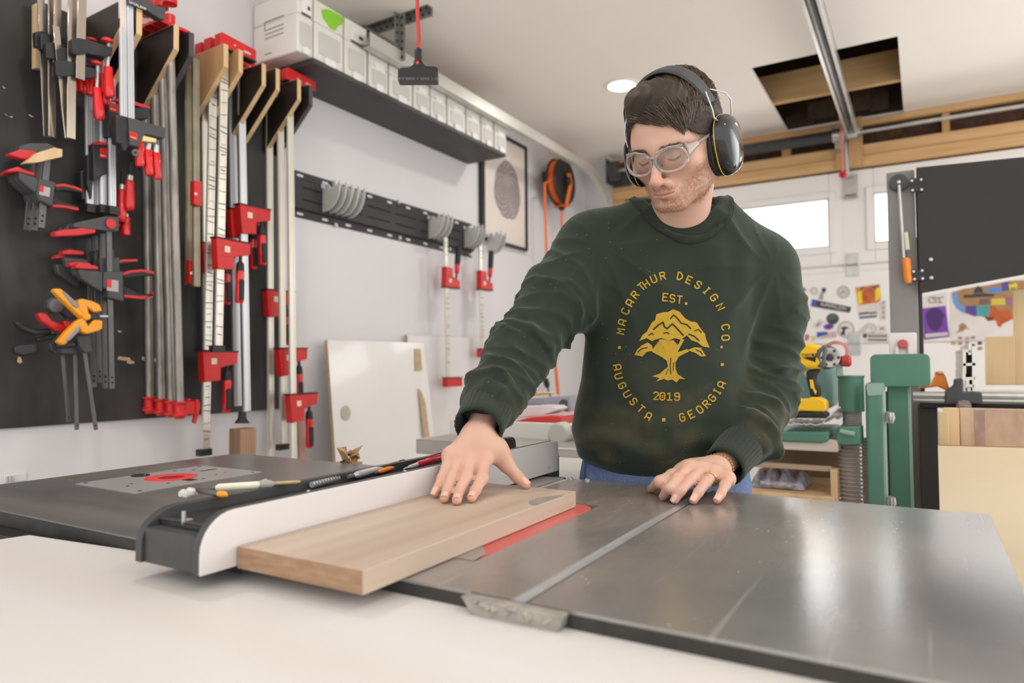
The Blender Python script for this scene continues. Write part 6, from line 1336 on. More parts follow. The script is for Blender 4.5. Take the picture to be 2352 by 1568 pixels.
make('chuck', MB().lathe([(0.030, -0.03), (0.036, -0.018), (0.037, -0.004), (0.034, 0.008), (0.030, 0.018), (0.029, 0.022)], 24, FD), M_gbar, t)
make('clutch_ring', MB().lathe([(0.029, 0.022), (0.0285, 0.026), (0.018, 0.026), (0.012, 0.022)], 24, FD), mat('chuck_face', (176, 172, 168), 0.4, 0.3), t)
mb = MB(); mb.M = FD
for k in range(6): a = k*PI/3; mb.cyl((0.023*math.cos(a), 0.023*math.sin(a), 0.0261), (0.023*math.cos(a), 0.023*math.sin(a), 0.027), 0.0045, n=8)
mb.cyl((0, 0, 0.024), (0, 0, 0.0268), 0.008, n=12); make('chuck_slot', mb, dk, t)
make('collar', sy(KC7((585, 205), (640, 175), (665, 185), (650, 330), (630, 345), (580, 330), (610, 300), (580, 260)), YD+0.03, 0.066), M_gbar, t, bevel=0.01)
t = thing('plastic_bag', 'clear plastic bag spread on the green machine table under the drill', 'plastic bag', (0, 0, 0))
za = onY(1850, 979, YM).z; r = random.Random(6); rows = []
xa_, xb_ = onY(1795, 970, YM).x, onY(1932, 970, YM).x
for i in range(8): rows.append([V(xa_+(xb_-xa_)*j/23, YM-0.005+0.2*i/7, za+0.003+r.uniform(0, .008)+(0.0 if j < 15 else (j-15)/8*0.055*(1-i/9))) for j in range(24)])
make('bag', MB().grid(rows), mat('frosted_film', (214, 210, 212), 0.25, var=0.1, scale=60, trans=0.35), t); mb = MB(); mb.tube([rows[0][k]-V(0, 0.002, 0) for k in range(24)], 0.002, 6); make('bag_edge', mb, mat('film_edge', (226, 222, 222), 0.3), t)

# --- saw stand at the right edge: rails, extrusion, boards
YR = 2.62
t = thing('extrusion_fence', 'upright aluminium extrusion seen end-on on the right-hand bench', 'fence', (0, 0, 0))
mb = MB(); mw = 2.2
Q = [((775, 900), (830, 900)), ((818, 900), (822, 1440)), ((775, 905), (772, 1000)), ((700, 965), (780, 975)), ((705, 975), (708, 1225)), ((700, 1135), (830, 1130)), ((700, 1230), (700, 1355)), ((700, 1305), (830, 1300)), ((745, 1320), (745, 1400)), ((698, 1385), (805, 1390)), ((700, 1390), (700, 1445)), ((760, 1395), (760, 1440))]
lng = 0.55
for a, b in Q:
    p, q = onY(*KC4(a)[0], YR), onY(*KC4(b)[0], YR); d = (q-p).normalized(); n_ = V(-d.z, 0, d.x); h = 0.0042
    p, q = p-d*h, q+d*h; mb.add([p+n_*h, p-n_*h, q-n_*h, q+n_*h]+[v+V(0, lng, 0) for v in (p+n_*h, p-n_*h, q-n_*h, q+n_*h)], [(0, 1, 2, 3), (7, 6, 5, 4), (0, 4, 5, 1), (1, 5, 6, 2), (2, 6, 7, 3), (3, 7, 4, 0)])
make('profile', mb, mat('anodised_white', (226, 224, 216), 0.4, 0.2), t, smooth=False)
make('inside_shade', sy(KC4((725, 1020), (795, 930), (805, 1420), (735, 1300)), YR+0.35, 0.02), M_hole, t)  # near-black sheet standing in for the shade inside the hollow profile
t = thing('sliding_rail', 'bright round steel rails along the right-hand bench', 'rail', (0, 0, 0))
for (x0p, x1p, y) in ((2252, 2420, 908), (2097, 2170, 907)):
    p, q = onY(x0p, y, YR), onY(x1p, y, YR); mb = MB(); rr_ = 0.012; mb.cyl(V(p.x, YR, p.z), V(q.x, YR, p.z), rr_, n=16); mb.cyl(V(p.x, YR, p.z-0.016), V(q.x, YR, p.z-0.016), 0.007, n=12); make('tube', mb, M_steel, t)
make('carriage', sy(KC8((440, 190), (540, 120), (545, 50), (640, 40), (645, 190), (850, 195), (860, 310), (440, 330)), YR+0.02, 0.08), M_dgrey, t, bevel=0.004)
c = onY(*KC8((655, 355))[0], YR-0.03); make('clamp_knob', MB().lathe([(0.006, -0.02), (0.017, -0.014), (0.02, 0.0), (0.017, 0.014), (0.006, 0.02)], 10, frame(c, (0, 1, 0), (0, 0, 1), (1, 0, 0))), mat('dusty_knob', (110, 100, 92), 0.6, c2=(160, 150, 140), scale=60), t)
t = thing('work_bench', 'black-topped bench at the right edge carrying the steel rails', 'bench', (0, 0, 0))
zt_ = onY(2200, 917, YR).z
make('bench_top', MB().box(onY(2113, 930, YR).x, 1.4, YR+0.03, YR+0.62, zt_-0.03, zt_-0.014), M_pnl, t, bevel=0.002)
make('steel_angle', MB().box(onY(2230, 930, YR).x, 1.4, YR+0.005, YR+0.029, zt_-0.05, zt_-0.018), M_hole, t, bevel=0.001)
make('black_side', MB().box(onY(2110, 1000, YR).x, onY(2156, 1000, YR).x, YR+0.05, YR+0.6, 0, zt_-0.031), M_pnl, t, bevel=0.003)
make('black_leg', MB().box(1.3, 1.38, YR+0.05, YR+0.6, 0, zt_-0.031), M_pnl, t, bevel=0.003)
make('pale_surface', MB().box(onY(2215, 890, YR+0.2).x, 1.4, YR+0.12, YR+0.6, zt_-0.0135, zt_+0.012), mat('grey_laminate', (196, 192, 190), 0.4), t, bevel=0.002)
t = thing('orange_clamp', 'bright orange plastic tool lying on the rails by the green guard', 'tool', (0, 0, 0))
make('body', sy(KC4((150, 1395), (300, 1370), (330, 1300), (350, 1280), (350, 1225), (440, 1240), (475, 1260), (525, 1430), (480, 1440), (380, 1395), (155, 1425)), YR+0.1, 0.05), mat('tool_orange', (255, 146, 52), 0.4), t, bevel=0.006)
make('pale_top', sy(KC4((340, 1215), (440, 1210), (470, 1250), (400, 1248)), YR+0.08, 0.03), mat('peach_plastic', (240, 190, 150), 0.4), t, bevel=0.003)
for lab, pts, Y, m in (('pale pine board standing on the right bench in front of the map, right one', [(2327, 668), (2420, 655), (2420, 884), (2329, 884)], YR+0.40, M_plyp), ('shorter pale pine board standing on the right bench below the map', [(2262, 774), (2330, 772), (2331, 884), (2264, 884)], YR+0.36, M_plyp)):
    t = thing('pine_board', lab, 'board', (0, 0, 0)); make('board', sy(pts, Y, 0.018), m, t, bevel=0.002); x, y = pts[0]; x3, y3 = pts[3]
    make('edge_strip', sy([(x, y), (x+4, y), (x3+4, y3), (x3, y3)], Y-0.0095, 0.0008), M_birch, t)
YF_ = 2.05
t = thing('plywood_sheet', 'large pale plywood sheet leaning in front of the right bench', 'sheet', (0, 0, 0))
a, b = onY(2154, 1023, YF_), onY(2420, 1030, YF_)
mb = MB(); mb.prism([(a.x, 0.0), (b.x, 0.0), (b.x, b.z), (a.x, a.z)], (0, YF_, 0), (1, 0, 0), (0, 0, 1), (0, 0.018, 0)); make('sheet', mb, M_plyf, t, bevel=0.001)
make('top_edge', MB().bar(a+V(0, 0.009, 0.0004), b+V(0, 0.009, 0.0004), 0.017, 0.0006), M_plye, t)
for lab, x0p, x1p, yt, dy, m in (('narrow plywood offcut behind the large plywood sheet', 2155, 2178, 946, 0.06, M_plyp), ('second plywood offcut standing behind the narrow one', 2166, 2202, 936, 0.10, M_birch)):
    Y = YF_+dy; t = thing('plywood_offcut', lab, 'board', (0, 0, 0)); a, b = onY(x0p, yt, Y), onY(x1p, yt, Y); make('board', MB().box(a.x, b.x, Y, Y+0.018, 0, a.z), m, t, bevel=0.001); make('saw_cut', MB().box(b.x-0.012, b.x-0.006, Y-0.0006, Y-0.0001, 0, a.z-0.1), M_plye, t)
t = thing('wood_slab', 'mottled brown wood slab standing behind the plywood sheet', 'slab', (0, 0, 0)); Y = YF_+0.13
a, b = onY(2203, 937, Y), onY(2420, 940, Y); make('slab', MB().box(a.x, b.x, Y, Y+0.03, 0, a.z), mat('mottled_slab', (206, 178, 152), 0.65, c2=(150, 122, 104), scale=14, stretch=(1, 1, 0.4), detail=8), t, bevel=0.003)
make('bark_strip', MB().box(onY(2238, 960, Y).x, onY(2262, 960, Y).x, Y-0.001, Y-0.0002, 0, a.z-0.004), mat('bark_brown', (150, 124, 112), 0.8, c2=(176, 150, 136), scale=30), t)
# ================================================================ the man: implicit surfaces meshed with surface nets
def sdf_mesh(fn, lo, hi, h, B=8):
    """Mesh of fn(P) = 0 on a grid of step h; only blocks near the surface are sampled."""
    lo = np.array(lo, float); n = np.maximum(1, np.ceil((np.array(hi)-lo)/(h*B)).astype(int)); N = n*B+1
    g = np.stack(np.meshgrid(*[np.arange(k) for k in n], indexing='ij'), -1).reshape(-1, 3)
    c = lo+(g*B+B/2)*h; fc = fn(c.astype(np.float32)); near = np.abs(fc) < h*B*1.35
    vol = np.empty(N, np.float32); sgn = np.where(fc < 0, -1.0, 1.0).reshape(n)
    vol[:] = 1.0; big = np.repeat(np.repeat(np.repeat(sgn, B, 0), B, 1), B, 2); vol[:-1, :-1, :-1] = big
    vol[-1] = 1; vol[:, -1] = 1; vol[:, :, -1] = 1
    vol[-1, :-1, :-1] = big[-1]; vol[:-1, -1, :-1] = big[:, -1]; vol[:-1, :-1, -1] = big[:, :, -1]
    off = np.stack(np.meshgrid(*[np.arange(B+1)]*3, indexing='ij'), -1).reshape(-1, 3)
    gs = g[near]*B
    for i in range(0, len(gs), 600):
        I = (gs[i:i+600, None, :]+off[None]).reshape(-1, 3); v = fn((lo+I*h).astype(np.float32)); vol[I[:, 0], I[:, 1], I[:, 2]] = v
    ins = vol < 0
    corners = [(a, b, c_) for a in (0, 1) for b in (0, 1) for c_ in (0, 1)]
    S = np.zeros(np.array(N)-1, np.int8)
    for a, b, c_ in corners: S += ins[a:N[0]-1+a, b:N[1]-1+b, c_:N[2]-1+c_]
    act = (S > 0) & (S < 8); ci = np.argwhere(act); idx = -np.ones(act.shape, np.int64); idx[act] = np.arange(len(ci))
    acc = np.zeros((len(ci), 3)); cnt = np.zeros(len(ci))
    for p in range(8):
        for ax in range(3):
            a = corners[p]
            if a[ax]: continue
            b = list(a); b[ax] = 1
            va = vol[ci[:, 0]+a[0], ci[:, 1]+a[1], ci[:, 2]+a[2]]; vb = vol[ci[:, 0]+b[0], ci[:, 1]+b[1], ci[:, 2]+b[2]]
            m = (va < 0) != (vb < 0); t = np.where(m, va/np.where(m, va-vb, 1), 0)
            pt = np.tile(np.array(a, float), (len(ci), 1)); pt[:, ax] += t
            acc[m] += pt[m]; cnt[m] += 1
    verts = lo+(ci+acc/np.maximum(cnt, 1)[:, None])*h
    faces = []
    for ax in range(3):
        u, w_ = [(1, 2), (2, 0), (0, 1)][ax]
        sl0 = [slice(None)]*3; sl1 = [slice(None)]*3; sl0[ax] = slice(0, -1); sl1[ax] = slice(1, None)
        e = np.argwhere(ins[tuple(sl0)] != ins[tuple(sl1)]); e = e[(e[:, u] > 0) & (e[:, w_] > 0) & (e[:, u] < N[u]-1) & (e[:, w_] < N[w_]-1)]
        q = []
        for du, dw in ((1, 1), (0, 1), (0, 0), (1, 0)):
            k = e.copy(); k[:, u] -= du; k[:, w_] -= dw; q.append(idx[k[:, 0], k[:, 1], k[:, 2]])
        q = np.stack(q, 1); fl = ~ins[e[:, 0], e[:, 1], e[:, 2]]; q[fl] = q[fl][:, ::-1]; q = q[(q >= 0).all(1)]; faces.append(q)
    return verts, np.concatenate(faces)
def np_mesh(name, v, f, m, parent=None, smooth=True):
    me = bpy.data.meshes.new(name); me.vertices.add(len(v)); me.vertices.foreach_set('co', np.asarray(v, np.float32).ravel())
    nf, k = f.shape; me.loops.add(nf*k); me.loops.foreach_set('vertex_index', f.astype(np.int32).ravel())
    me.polygons.add(nf); me.polygons.foreach_set('loop_start', np.arange(0, nf*k, k, dtype=np.int32)); me.update(calc_edges=True); me.validate()
    if smooth: me.shade_smooth()
    me.materials.append(m); o = bpy.data.objects.new(name, me); COL.objects.link(o)
    if parent: o.parent = parent
    return o
def vnormals(v, f):
    n = np.zeros_like(v); a = v[f[:, 1]]-v[f[:, 0]]; b = v[f[:, 3]]-v[f[:, 0]] if f.shape[1] == 4 else v[f[:, 2]]-v[f[:, 0]]
    fn_ = np.cross(v[f[:, 2]]-v[f[:, 0]], v[f[:, 3]]-v[f[:, 1]]) if f.shape[1] == 4 else np.cross(a, b)
    for k in range(f.shape[1]): np.add.at(n, f[:, k], fn_)
    return n/np.maximum(np.linalg.norm(n, axis=1), 1e-12)[:, None]
def lap(v, f, it=1, k=0.5):
    for _ in range(it):
        s = np.zeros_like(v); c = np.zeros(len(v)); n = f.shape[1]
        for i in range(n):
            j = (i+1) % n; np.add.at(s, f[:, i], v[f[:, j]]); np.add.at(c, f[:, i], 1)
        v = v*(1-k)+k*s/np.maximum(c, 1)[:, None]
    return v
def A3(p): return np.array([p[0], p[1], p[2]], np.float32)
def sph(P, c, r): return np.linalg.norm(P-A3(c), axis=1)-r
def ell(P, c, r):
    q = (P-A3(c))/A3(r); k0 = np.linalg.norm(q, axis=1); k1 = np.linalg.norm(q/A3(r), axis=1); return k0*(k0-1)/np.maximum(k1, 1e-6)
def rcone(P, a, b, r1, r2):
    a, b = A3(a), A3(b); ba = b-a; t = np.clip(((P-a)@ba)/max(1e-9, ba@ba), 0, 1); return np.linalg.norm(P-a-t[:, None]*ba, axis=1)-(r1+(r2-r1)*t)
def smin(a, b, k): h = np.maximum(k-np.abs(a-b), 0)/k; return np.minimum(a, b)-h*h*k*0.25
def smax(a, b, k): return -smin(-a, -b, k)
def rot_ell(P, c, r, M): q = (P-A3(c))@np.array(M, np.float32).T; return ell(q, (0, 0, 0), r)
def vnoise(P, s, seed=0):
    """Cheap smooth noise: sum of rotated sines."""
    r = np.random.RandomState(seed); o = np.zeros(len(P))
    for k in range(6): d = r.randn(3); d /= np.linalg.norm(d); o += np.sin(P@(d*s*(0.7+0.6*r.rand()))*2*PI+r.rand()*6.28+1.3*np.sin(P@np.roll(d, 1)*s*3.1+r.rand()*6))
    return o/3.5

# ---- local frame of the man: x to the right of the picture, y away, z up
fx = V(_r.x, _r.y, 0).normalized(); fy = V(-fx.y, fx.x, 0)
MO = at(1505, 1090, 1.5); MO.z = 0
def loc(px, py, d): p = at(px, py, d)-MO; return np.array([p.dot(fx), p.dot(fy), p.z])
def to_loc(p): p = p-MO; return np.array([p.dot(fx), p.dot(fy), p.z])
def on_z_loc(px, py, z): return to_loc(onZ(px, py, z))
person = thing('person', 'man in a dark green printed sweatshirt pushing a board along the saw fence', 'person', MO)
person.rotation_euler = (0, 0, math.atan2(fx.y, fx.x))

# ---- materials
def attr_mat(name, rough, sss, spec=0.4, bumps=0.08, bscale=900):
    m = mat(name, (200, 160, 140), rough, spec=spec, bump=bumps, bscale=bscale, sss=sss); nt = m.node_tree; b = nt.nodes['Principled BSDF']
    a = nt.nodes.new('ShaderNodeAttribute'); a.attribute_name = 'tone'; nt.links.new(a.outputs['Color'], b.inputs['Base Color']); return m
M_skin = attr_mat('skin', 0.48, 0.12)
M_green_f = bpy.data.materials.new('green_fleece'); M_green_f.use_nodes = True
def fleece(m, col, dust):
    nt = m.node_tree; N = nt.nodes; L = nt.links; b = N['Principled BSDF']; tc = N.new('ShaderNodeTexCoord')
    n1 = N.new('ShaderNodeTexNoise'); n1.inputs['Scale'].default_value = 5; n1.inputs['Detail'].default_value = 5; L.new(tc.outputs['Object'], n1.inputs[0])
    n2 = N.new('ShaderNodeTexNoise'); n2.inputs['Scale'].default_value = 420; n2.inputs['Detail'].default_value = 2; L.new(tc.outputs['Object'], n2.inputs[0])
    r1 = N.new('ShaderNodeValToRGB'); r1.color_ramp.elements[0].color = (*[v*0.86 for v in srgb(col)], 1); r1.color_ramp.elements[1].color = (*[v*1.12 for v in srgb(col)], 1); r1.color_ramp.elements[0].position = .35; r1.color_ramp.elements[1].position = .65
    L.new(n1.outputs[0], r1.inputs[0])
    vo = N.new('ShaderNodeTexVoronoi'); vo.inputs['Scale'].default_value = 95; L.new(tc.outputs['Object'], vo.inputs[0])
    lt = N.new('ShaderNodeMath'); lt.operation = 'LESS_THAN'; lt.inputs[1].default_value = 0.055; L.new(vo.outputs['Distance'], lt.inputs[0])
    n3 = N.new('ShaderNodeTexNoise'); n3.inputs['Scale'].default_value = 7; L.new(tc.outputs['Object'], n3.inputs[0]); gt = N.new('ShaderNodeMath'); gt.operation = 'GREATER_THAN'; gt.inputs[1].default_value = 0.52; L.new(n3.outputs[0], gt.inputs[0])
    mu = N.new('ShaderNodeMath'); mu.operation = 'MULTIPLY'; L.new(lt.outputs[0], mu.inputs[0]); L.new(gt.outputs[0], mu.inputs[1]); mv = N.new('ShaderNodeMath'); mv.operation = 'MULTIPLY'; mv.inputs[1].default_value = dust; L.new(mu.outputs[0], mv.inputs[0])
    mx = N.new('ShaderNodeMix'); mx.data_type = 'RGBA'; L.new(mv.outputs[0], mx.inputs[0]); L.new(r1.outputs[0], mx.inputs[6]); mx.inputs[7].default_value = (*srgb((190, 176, 150)), 1)
    # sawdust caught low on the front
    sp = N.new('ShaderNodeSeparateXYZ'); L.new(tc.outputs['Object'], sp.inputs[0]); mr = N.new('ShaderNodeMapRange'); mr.inputs['From Min'].default_value = 1.16; mr.inputs['From Max'].default_value = 0.92; L.new(sp.outputs[2], mr.inputs['Value'])
    n4 = N.new('ShaderNodeTexNoise'); n4.inputs['Scale'].default_value = 14; n4.inputs['Detail'].default_value = 8; L.new(tc.outputs['Object'], n4.inputs[0])
    rr2 = N.new('ShaderNodeMapRange'); rr2.inputs['From Min'].default_value = .42; rr2.inputs['From Max'].default_value = .75; rr2.inputs['To Max'].default_value = .34*dust; L.new(n4.outputs[0], rr2.inputs['Value'])
    m4 = N.new('ShaderNodeMath'); m4.operation = 'MULTIPLY'; L.new(mr.outputs[0], m4.inputs[0]); L.new(rr2.outputs[0], m4.inputs[1])
    m5 = N.new('ShaderNodeMix'); m5.data_type = 'RGBA'; L.new(m4.outputs[0], m5.inputs[0]); L.new(mx.outputs[2], m5.inputs[6]); m5.inputs[7].default_value = (*srgb((122, 106, 74)), 1)
    L.new(m5.outputs[2], b.inputs['Base Color'])
    bu = N.new('ShaderNodeBump'); bu.inputs['Strength'].default_value = .25; bu.inputs['Distance'].default_value = .0012; L.new(n2.outputs[0], bu.inputs['Height']); L.new(bu.outputs[0], b.inputs['Normal'])
    b.inputs['Roughness'].default_value = .9; b.inputs['Specular IOR Level'].default_value = .15; b.inputs['Sheen Weight'].default_value = .25; b.inputs['Sheen Roughness'].default_value = .45; b.inputs['Sheen Tint'].default_value = (.75, .9, .78, 1)
fleece(M_green_f, (44, 51, 43), 1.0)
M_rib = mat('green_rib_knit', (40, 46, 39), 0.9, var=0.1, scale=200, bump=0.3, bscale=300, spec=0.15, sheen=0.2)
M_gold_ink = mat('gold_print', (178, 142, 36), 0.75, var=0.08, scale=120)
M_jean = mat('blue_denim', (92, 112, 150), 0.85, c2=(112, 132, 168), scale=220, bump=0.25, bscale=700)
M_hair = mat('brown_hair', (44, 36, 31), 0.55, c2=(66, 54, 45), scale=14, spec=0.4)

# ---- sweatshirt
LV = [(1094, 1420, 1640, 1.53, .095), (1078, 1368, 1672, 1.52, .118), (1045, 1328, 1692, 1.515, .137), (985, 1313, 1702, 1.51, .142), (930, 1322, 1702, 1.51, .139), (870, 1336, 1700, 1.505, .134), (780, 1345, 1712, 1.50, .130),
      (700, 1340, 1735, 1.50, .128), (640, 1334, 1750, 1.50, .120), (585, 1356, 1742, 1.49, .105), (545, 1396, 1712, 1.48, .088), (505, 1446, 1668, 1.465, .068), (472, 1486, 1638, 1.46, .048)]
tz, tcx, tcy, trx, try_ = [], [], [], [], []
for py, l, r, d, ry in LV:
    a, b = loc(l, py, d), loc(r, py, d); tz.append((a[2]+b[2])/2); tcx.append((a[0]+b[0])/2); tcy.append((a[1]+b[1])/2); trx.append((b[0]-a[0])/2); try_.append(ry)
tz, tcx, tcy, trx, try_ = map(np.array, (tz, tcx, tcy, trx, try_))
def torso(P, g=0.0):
    z = P[:, 2]; cx, cy, rx, ry = (np.interp(z, tz, k) for k in (tcx, tcy, trx, try_)); rx = rx-g; ry = ry-g
    q = (np.abs((P[:, 0]-cx)/rx)**2.25+np.abs((P[:, 1]-cy)/ry)**2.25)**(1/2.25)
    d = (q-1)*np.minimum(rx, ry)
    return smax(smax(d, tz[0]+g-z, .03), z-(tz[-1]-g), .03)
RA = [(loc(1368, 582, 1.478), .083), (loc(1282, 690, 1.425), .074), (loc(1196, 806, 1.36), .064), (loc(1144, 900, 1.275), .054), (loc(1126, 926, 1.243), .049)]
LA = [(loc(1738, 626, 1.53), .083), (loc(1768, 720, 1.525), .074), (loc(1757, 900, 1.50), .066), (loc(1729, 982, 1.435), .057), (loc(1710, 1014, 1.40), .050)]
NB = loc(1556, 520, 1.455)
def sleeves(P, g=0.0):
    d = None
    tr_ = smin(rcone(P, loc(1474, 506, 1.475), RA[0][0]+np.array([0, 0, .018]), .046, .062), rcone(P, loc(1650, 502, 1.478), LA[0][0]+np.array([0, 0, .024]), .046, .062), .02)
    for ch in (RA, LA):
        e = rcone(P, NB+np.array([0, 0.02, -0.058]), ch[0][0], .082-g, ch[0][1]-g)
        for i in range(4): e = smin(e, rcone(P, ch[i][0], ch[i+1][0], ch[i][1]-g, ch[i+1][1]-g), .03)
        d = e if d is None else np.minimum(d, e)
    return smin(d, tr_, .03)
HEADC = None
cl_f, cl_s = loc(1559, 541, 1.392), loc(1648, 462, 1.468); cl_l = loc(1471, 464, 1.468)
ccx, ccy = (cl_s[0]+cl_l[0])/2, cl_s[1]; ca, cb = (cl_s[0]-cl_l[0])/2, cl_s[1]-cl_f[1]
def collar_pt(t, k=1.0, up=0.0):
    s = math.sin(t); x = ccx+ca*k*math.cos(t); y = ccy-cb*k*s if s > 0 else ccy-0.06*k*s
    z = (cl_s[2]+cl_l[2])/2*(1-max(0, s)**1.3)+cl_f[2]*max(0, s)**1.3+(0.012*(-s) if s < 0 else 0)
    return np.array([x, y, z+up])
def shirt(P):
    d = smin(torso(P), sleeves(P), .045)
    # neck opening
    q = (P-A3((ccx, ccy-0.01, 1.42))); z = P[:, 2]
    yy = P[:, 1]-ccy; hole = (np.sqrt(((P[:, 0]-ccx)/ca)**2+np.where(yy < 0, yy/cb, yy/.06)**2)-1)*0.07
    s = np.clip(-yy/cb, 0, 1)**1.3; hz = (cl_s[2]+cl_l[2])/2*(1-s)+cl_f[2]*s-.006
    return smax(d, -np.maximum(hole, hz-z), .006)
v, f = sdf_mesh(shirt, (-.48, -.42, .84), (.36, .28, 1.52), .0042)
nrm = vnormals(v, f)
def along(P, ch):
    """Arm coordinate s (0..1 shoulder to cuff), angle round the arm, distance."""
    best = np.full(len(P), 9.); S = np.zeros(len(P)); TH = np.zeros(len(P)); pts = [c[0] for c in ch]; tot = sum(np.linalg.norm(pts[i+1]-pts[i]) for i in range(4)); a0 = 0
    for i in range(4):
        a, b = pts[i], pts[i+1]; ba = b-a; L = np.linalg.norm(ba); t = np.clip(((P-a)@ba)/(L*L), 0, 1); q = P-a-t[:, None]*ba; d = np.linalg.norm(q, axis=1)/(ch[i][1]*(1-t)+ch[i+1][1]*t)
        ax = ba/L; e1 = np.cross(ax, (0, 1, 0)); e1 /= np.linalg.norm(e1); e2 = np.cross(ax, e1); m = d < best
        best[m] = d[m]; S[m] = (a0+t*L)[m]/tot; TH[m] = np.arctan2(q@e2, q@e1)[m]; a0 += L
    return S, TH, best
def ridge(x): return (1-np.abs(np.sin(x)))**1.6
disp = np.zeros(len(v))
for ch, sd, tw in ((RA, 1, 0.55), (LA, 2, -0.5)):
    S, TH, D = along(v, ch); w_ = np.clip((1.5-D)/.35, 0, 1)*np.clip((S-.04)/.15, 0, 1)
    n1 = vnoise(v, 7, sd); n2 = vnoise(v, 16, sd+10)
    amp = .006+.011*np.exp(-((S-.52)/.17)**2)+.009*np.exp(-((S-.9)/.12)**2)
    f1 = ridge(S*13*PI/2+tw*TH*1.4+1.5*n1); f2 = ridge(S*24*PI/2-tw*TH*2.2+1.2*n1+2)
    gate = np.clip(.55+.6*n2, 0, 1.2)
    disp += w_*(amp*(f1*gate+.45*f2*(1.2-gate))-amp*.35)
    disp += w_*.007*np.exp(-((S-.965)/.05)**2)*(0.6+0.5*n2)
x, y, z = v.T
tw_ = np.clip((z-.87)/.02, 0, 1)*np.clip(-(y-np.interp(z, tz, tcy))/.08, 0, 1)
n1 = vnoise(v*np.array([1, 1, .45]), 6, 5); n2 = vnoise(v*np.array([1, 1, .3]), 14, 6)
body = np.clip(1-np.minimum(along(v, RA)[2], along(v, LA)[2])*0, 0, 1)
disp += tw_*(.0042*n1+.0022*n2)*np.clip((np.minimum(along(v, RA)[2], along(v, LA)[2])-.9)/.5, 0, 1)
# drag lines from the reaching shoulder, blousing above the hem
g0 = RA[0][0]; dx_, dz_ = x-g0[0], z-g0[2]; ang = np.arctan2(dz_, dx_); rr0 = np.hypot(dx_, dz_)
disp += tw_*.0065*ridge(ang*5.5+.6*n1)*np.exp(-((rr0-.13)/.09)**2)
g1 = LA[0][0]; dx_, dz_ = x-g1[0], z-g1[2]; ang = np.arctan2(dz_, dx_); rr1 = np.hypot(dx_, dz_)
disp += tw_*.006*ridge(ang*5+.8*n1)*np.exp(-((rr1-.12)/.07)**2)
disp += tw_*.004*np.sin(z*95+2.2*n1+x*9)*np.exp(-((z-.95)/.055)**2)
v = v+nrm*disp[:, None]; v = lap(v, f, 1, .35)
shirt_o = np_mesh('sweatshirt', v, f, M_green_f, person)
bvh = BVHTree.FromPolygons([Vector(p) for p in v], [tuple(q) for q in f.tolist()])
# collar, cuffs, hem as knitted bands
def band(name, loops, m, par, ribs=0, th=.0):
    """Surface through successive closed loops of points."""
    n = len(loops[0]); vs = np.concatenate(loops); fs = []
    for i in range(len(loops)-1):
        for j in range(n): k = (j+1) % n; fs.append((i*n+j, i*n+k, (i+1)*n+k, (i+1)*n+j))
    return np_mesh(name, vs, np.array(fs), m, par)
T_ = np.linspace(0, 2*PI, 97)[:-1]
prof = [(.975, -.03), (.95, -.012), (.945, .000), (.955, .0045), (.985, .006), (1.04, .0052), (1.11, .0046), (1.19, .0044), (1.225, .003), (1.24, -.002)]
loops = []
for k, up in prof:
    L_ = []
    for t in T_:
        fr = max(0, math.sin(t)); p = collar_pt(t, k, (up if k < 1.02 else 0)+.004); p[2] -= max(0, k-1)*(.03+.07*fr)
        if k > 1.02: q_, qn, _, _ = bvh.find_nearest(Vector(p)); p = np.array(q_+qn*up)
        L_.append(p)
    loops.append(np.array(L_))
col_o = band('collar', loops, M_rib, shirt_o)
make('collar_seam', MB().tube([Vector(p) for p in loops[8]], .0012, 6, close=True), mat('seam_thread', (30, 36, 30), 0.9), col_o)
def tube_band(name, a, b, r0, r1, par, n=64, ribs=30):
    a, b = np.array(a), np.array(b); ax = b-a; L = np.linalg.norm(ax); ax /= L; e1 = np.cross(ax, (0, 1, .2)); e1 /= np.linalg.norm(e1); e2 = np.cross(ax, e1); loops = []
    for s, k in ((0, .86), (.02, .98), (.06, 1.02), (.2, 1.03), (.5, 1.0), (.8, .99), (.95, 1.01), (1.0, .97), (1.01, .9), (.9, .86), (.6, .86)):
        c = a+ax*L*s; r = (r0+(r1-r0)*s)*k; loops.append(np.array([c+(e1*math.cos(t)+e2*math.sin(t))*(r+.0006*math.cos(t*ribs)) for t in np.linspace(0, 2*PI, n*2, endpoint=False)]))
    return band(name, loops, M_rib, par)
RW, LW_ = loc(1093, 984, 1.175), loc(1656, 1078, 1.305)
tube_band('cuff', loc(1126, 922, 1.25), loc(1098, 984, 1.175), .0455, .0425, shirt_o)
tube_band('cuff', loc(1709, 1014, 1.398), loc(1662, 1073, 1.312), .0445, .0395, shirt_o)

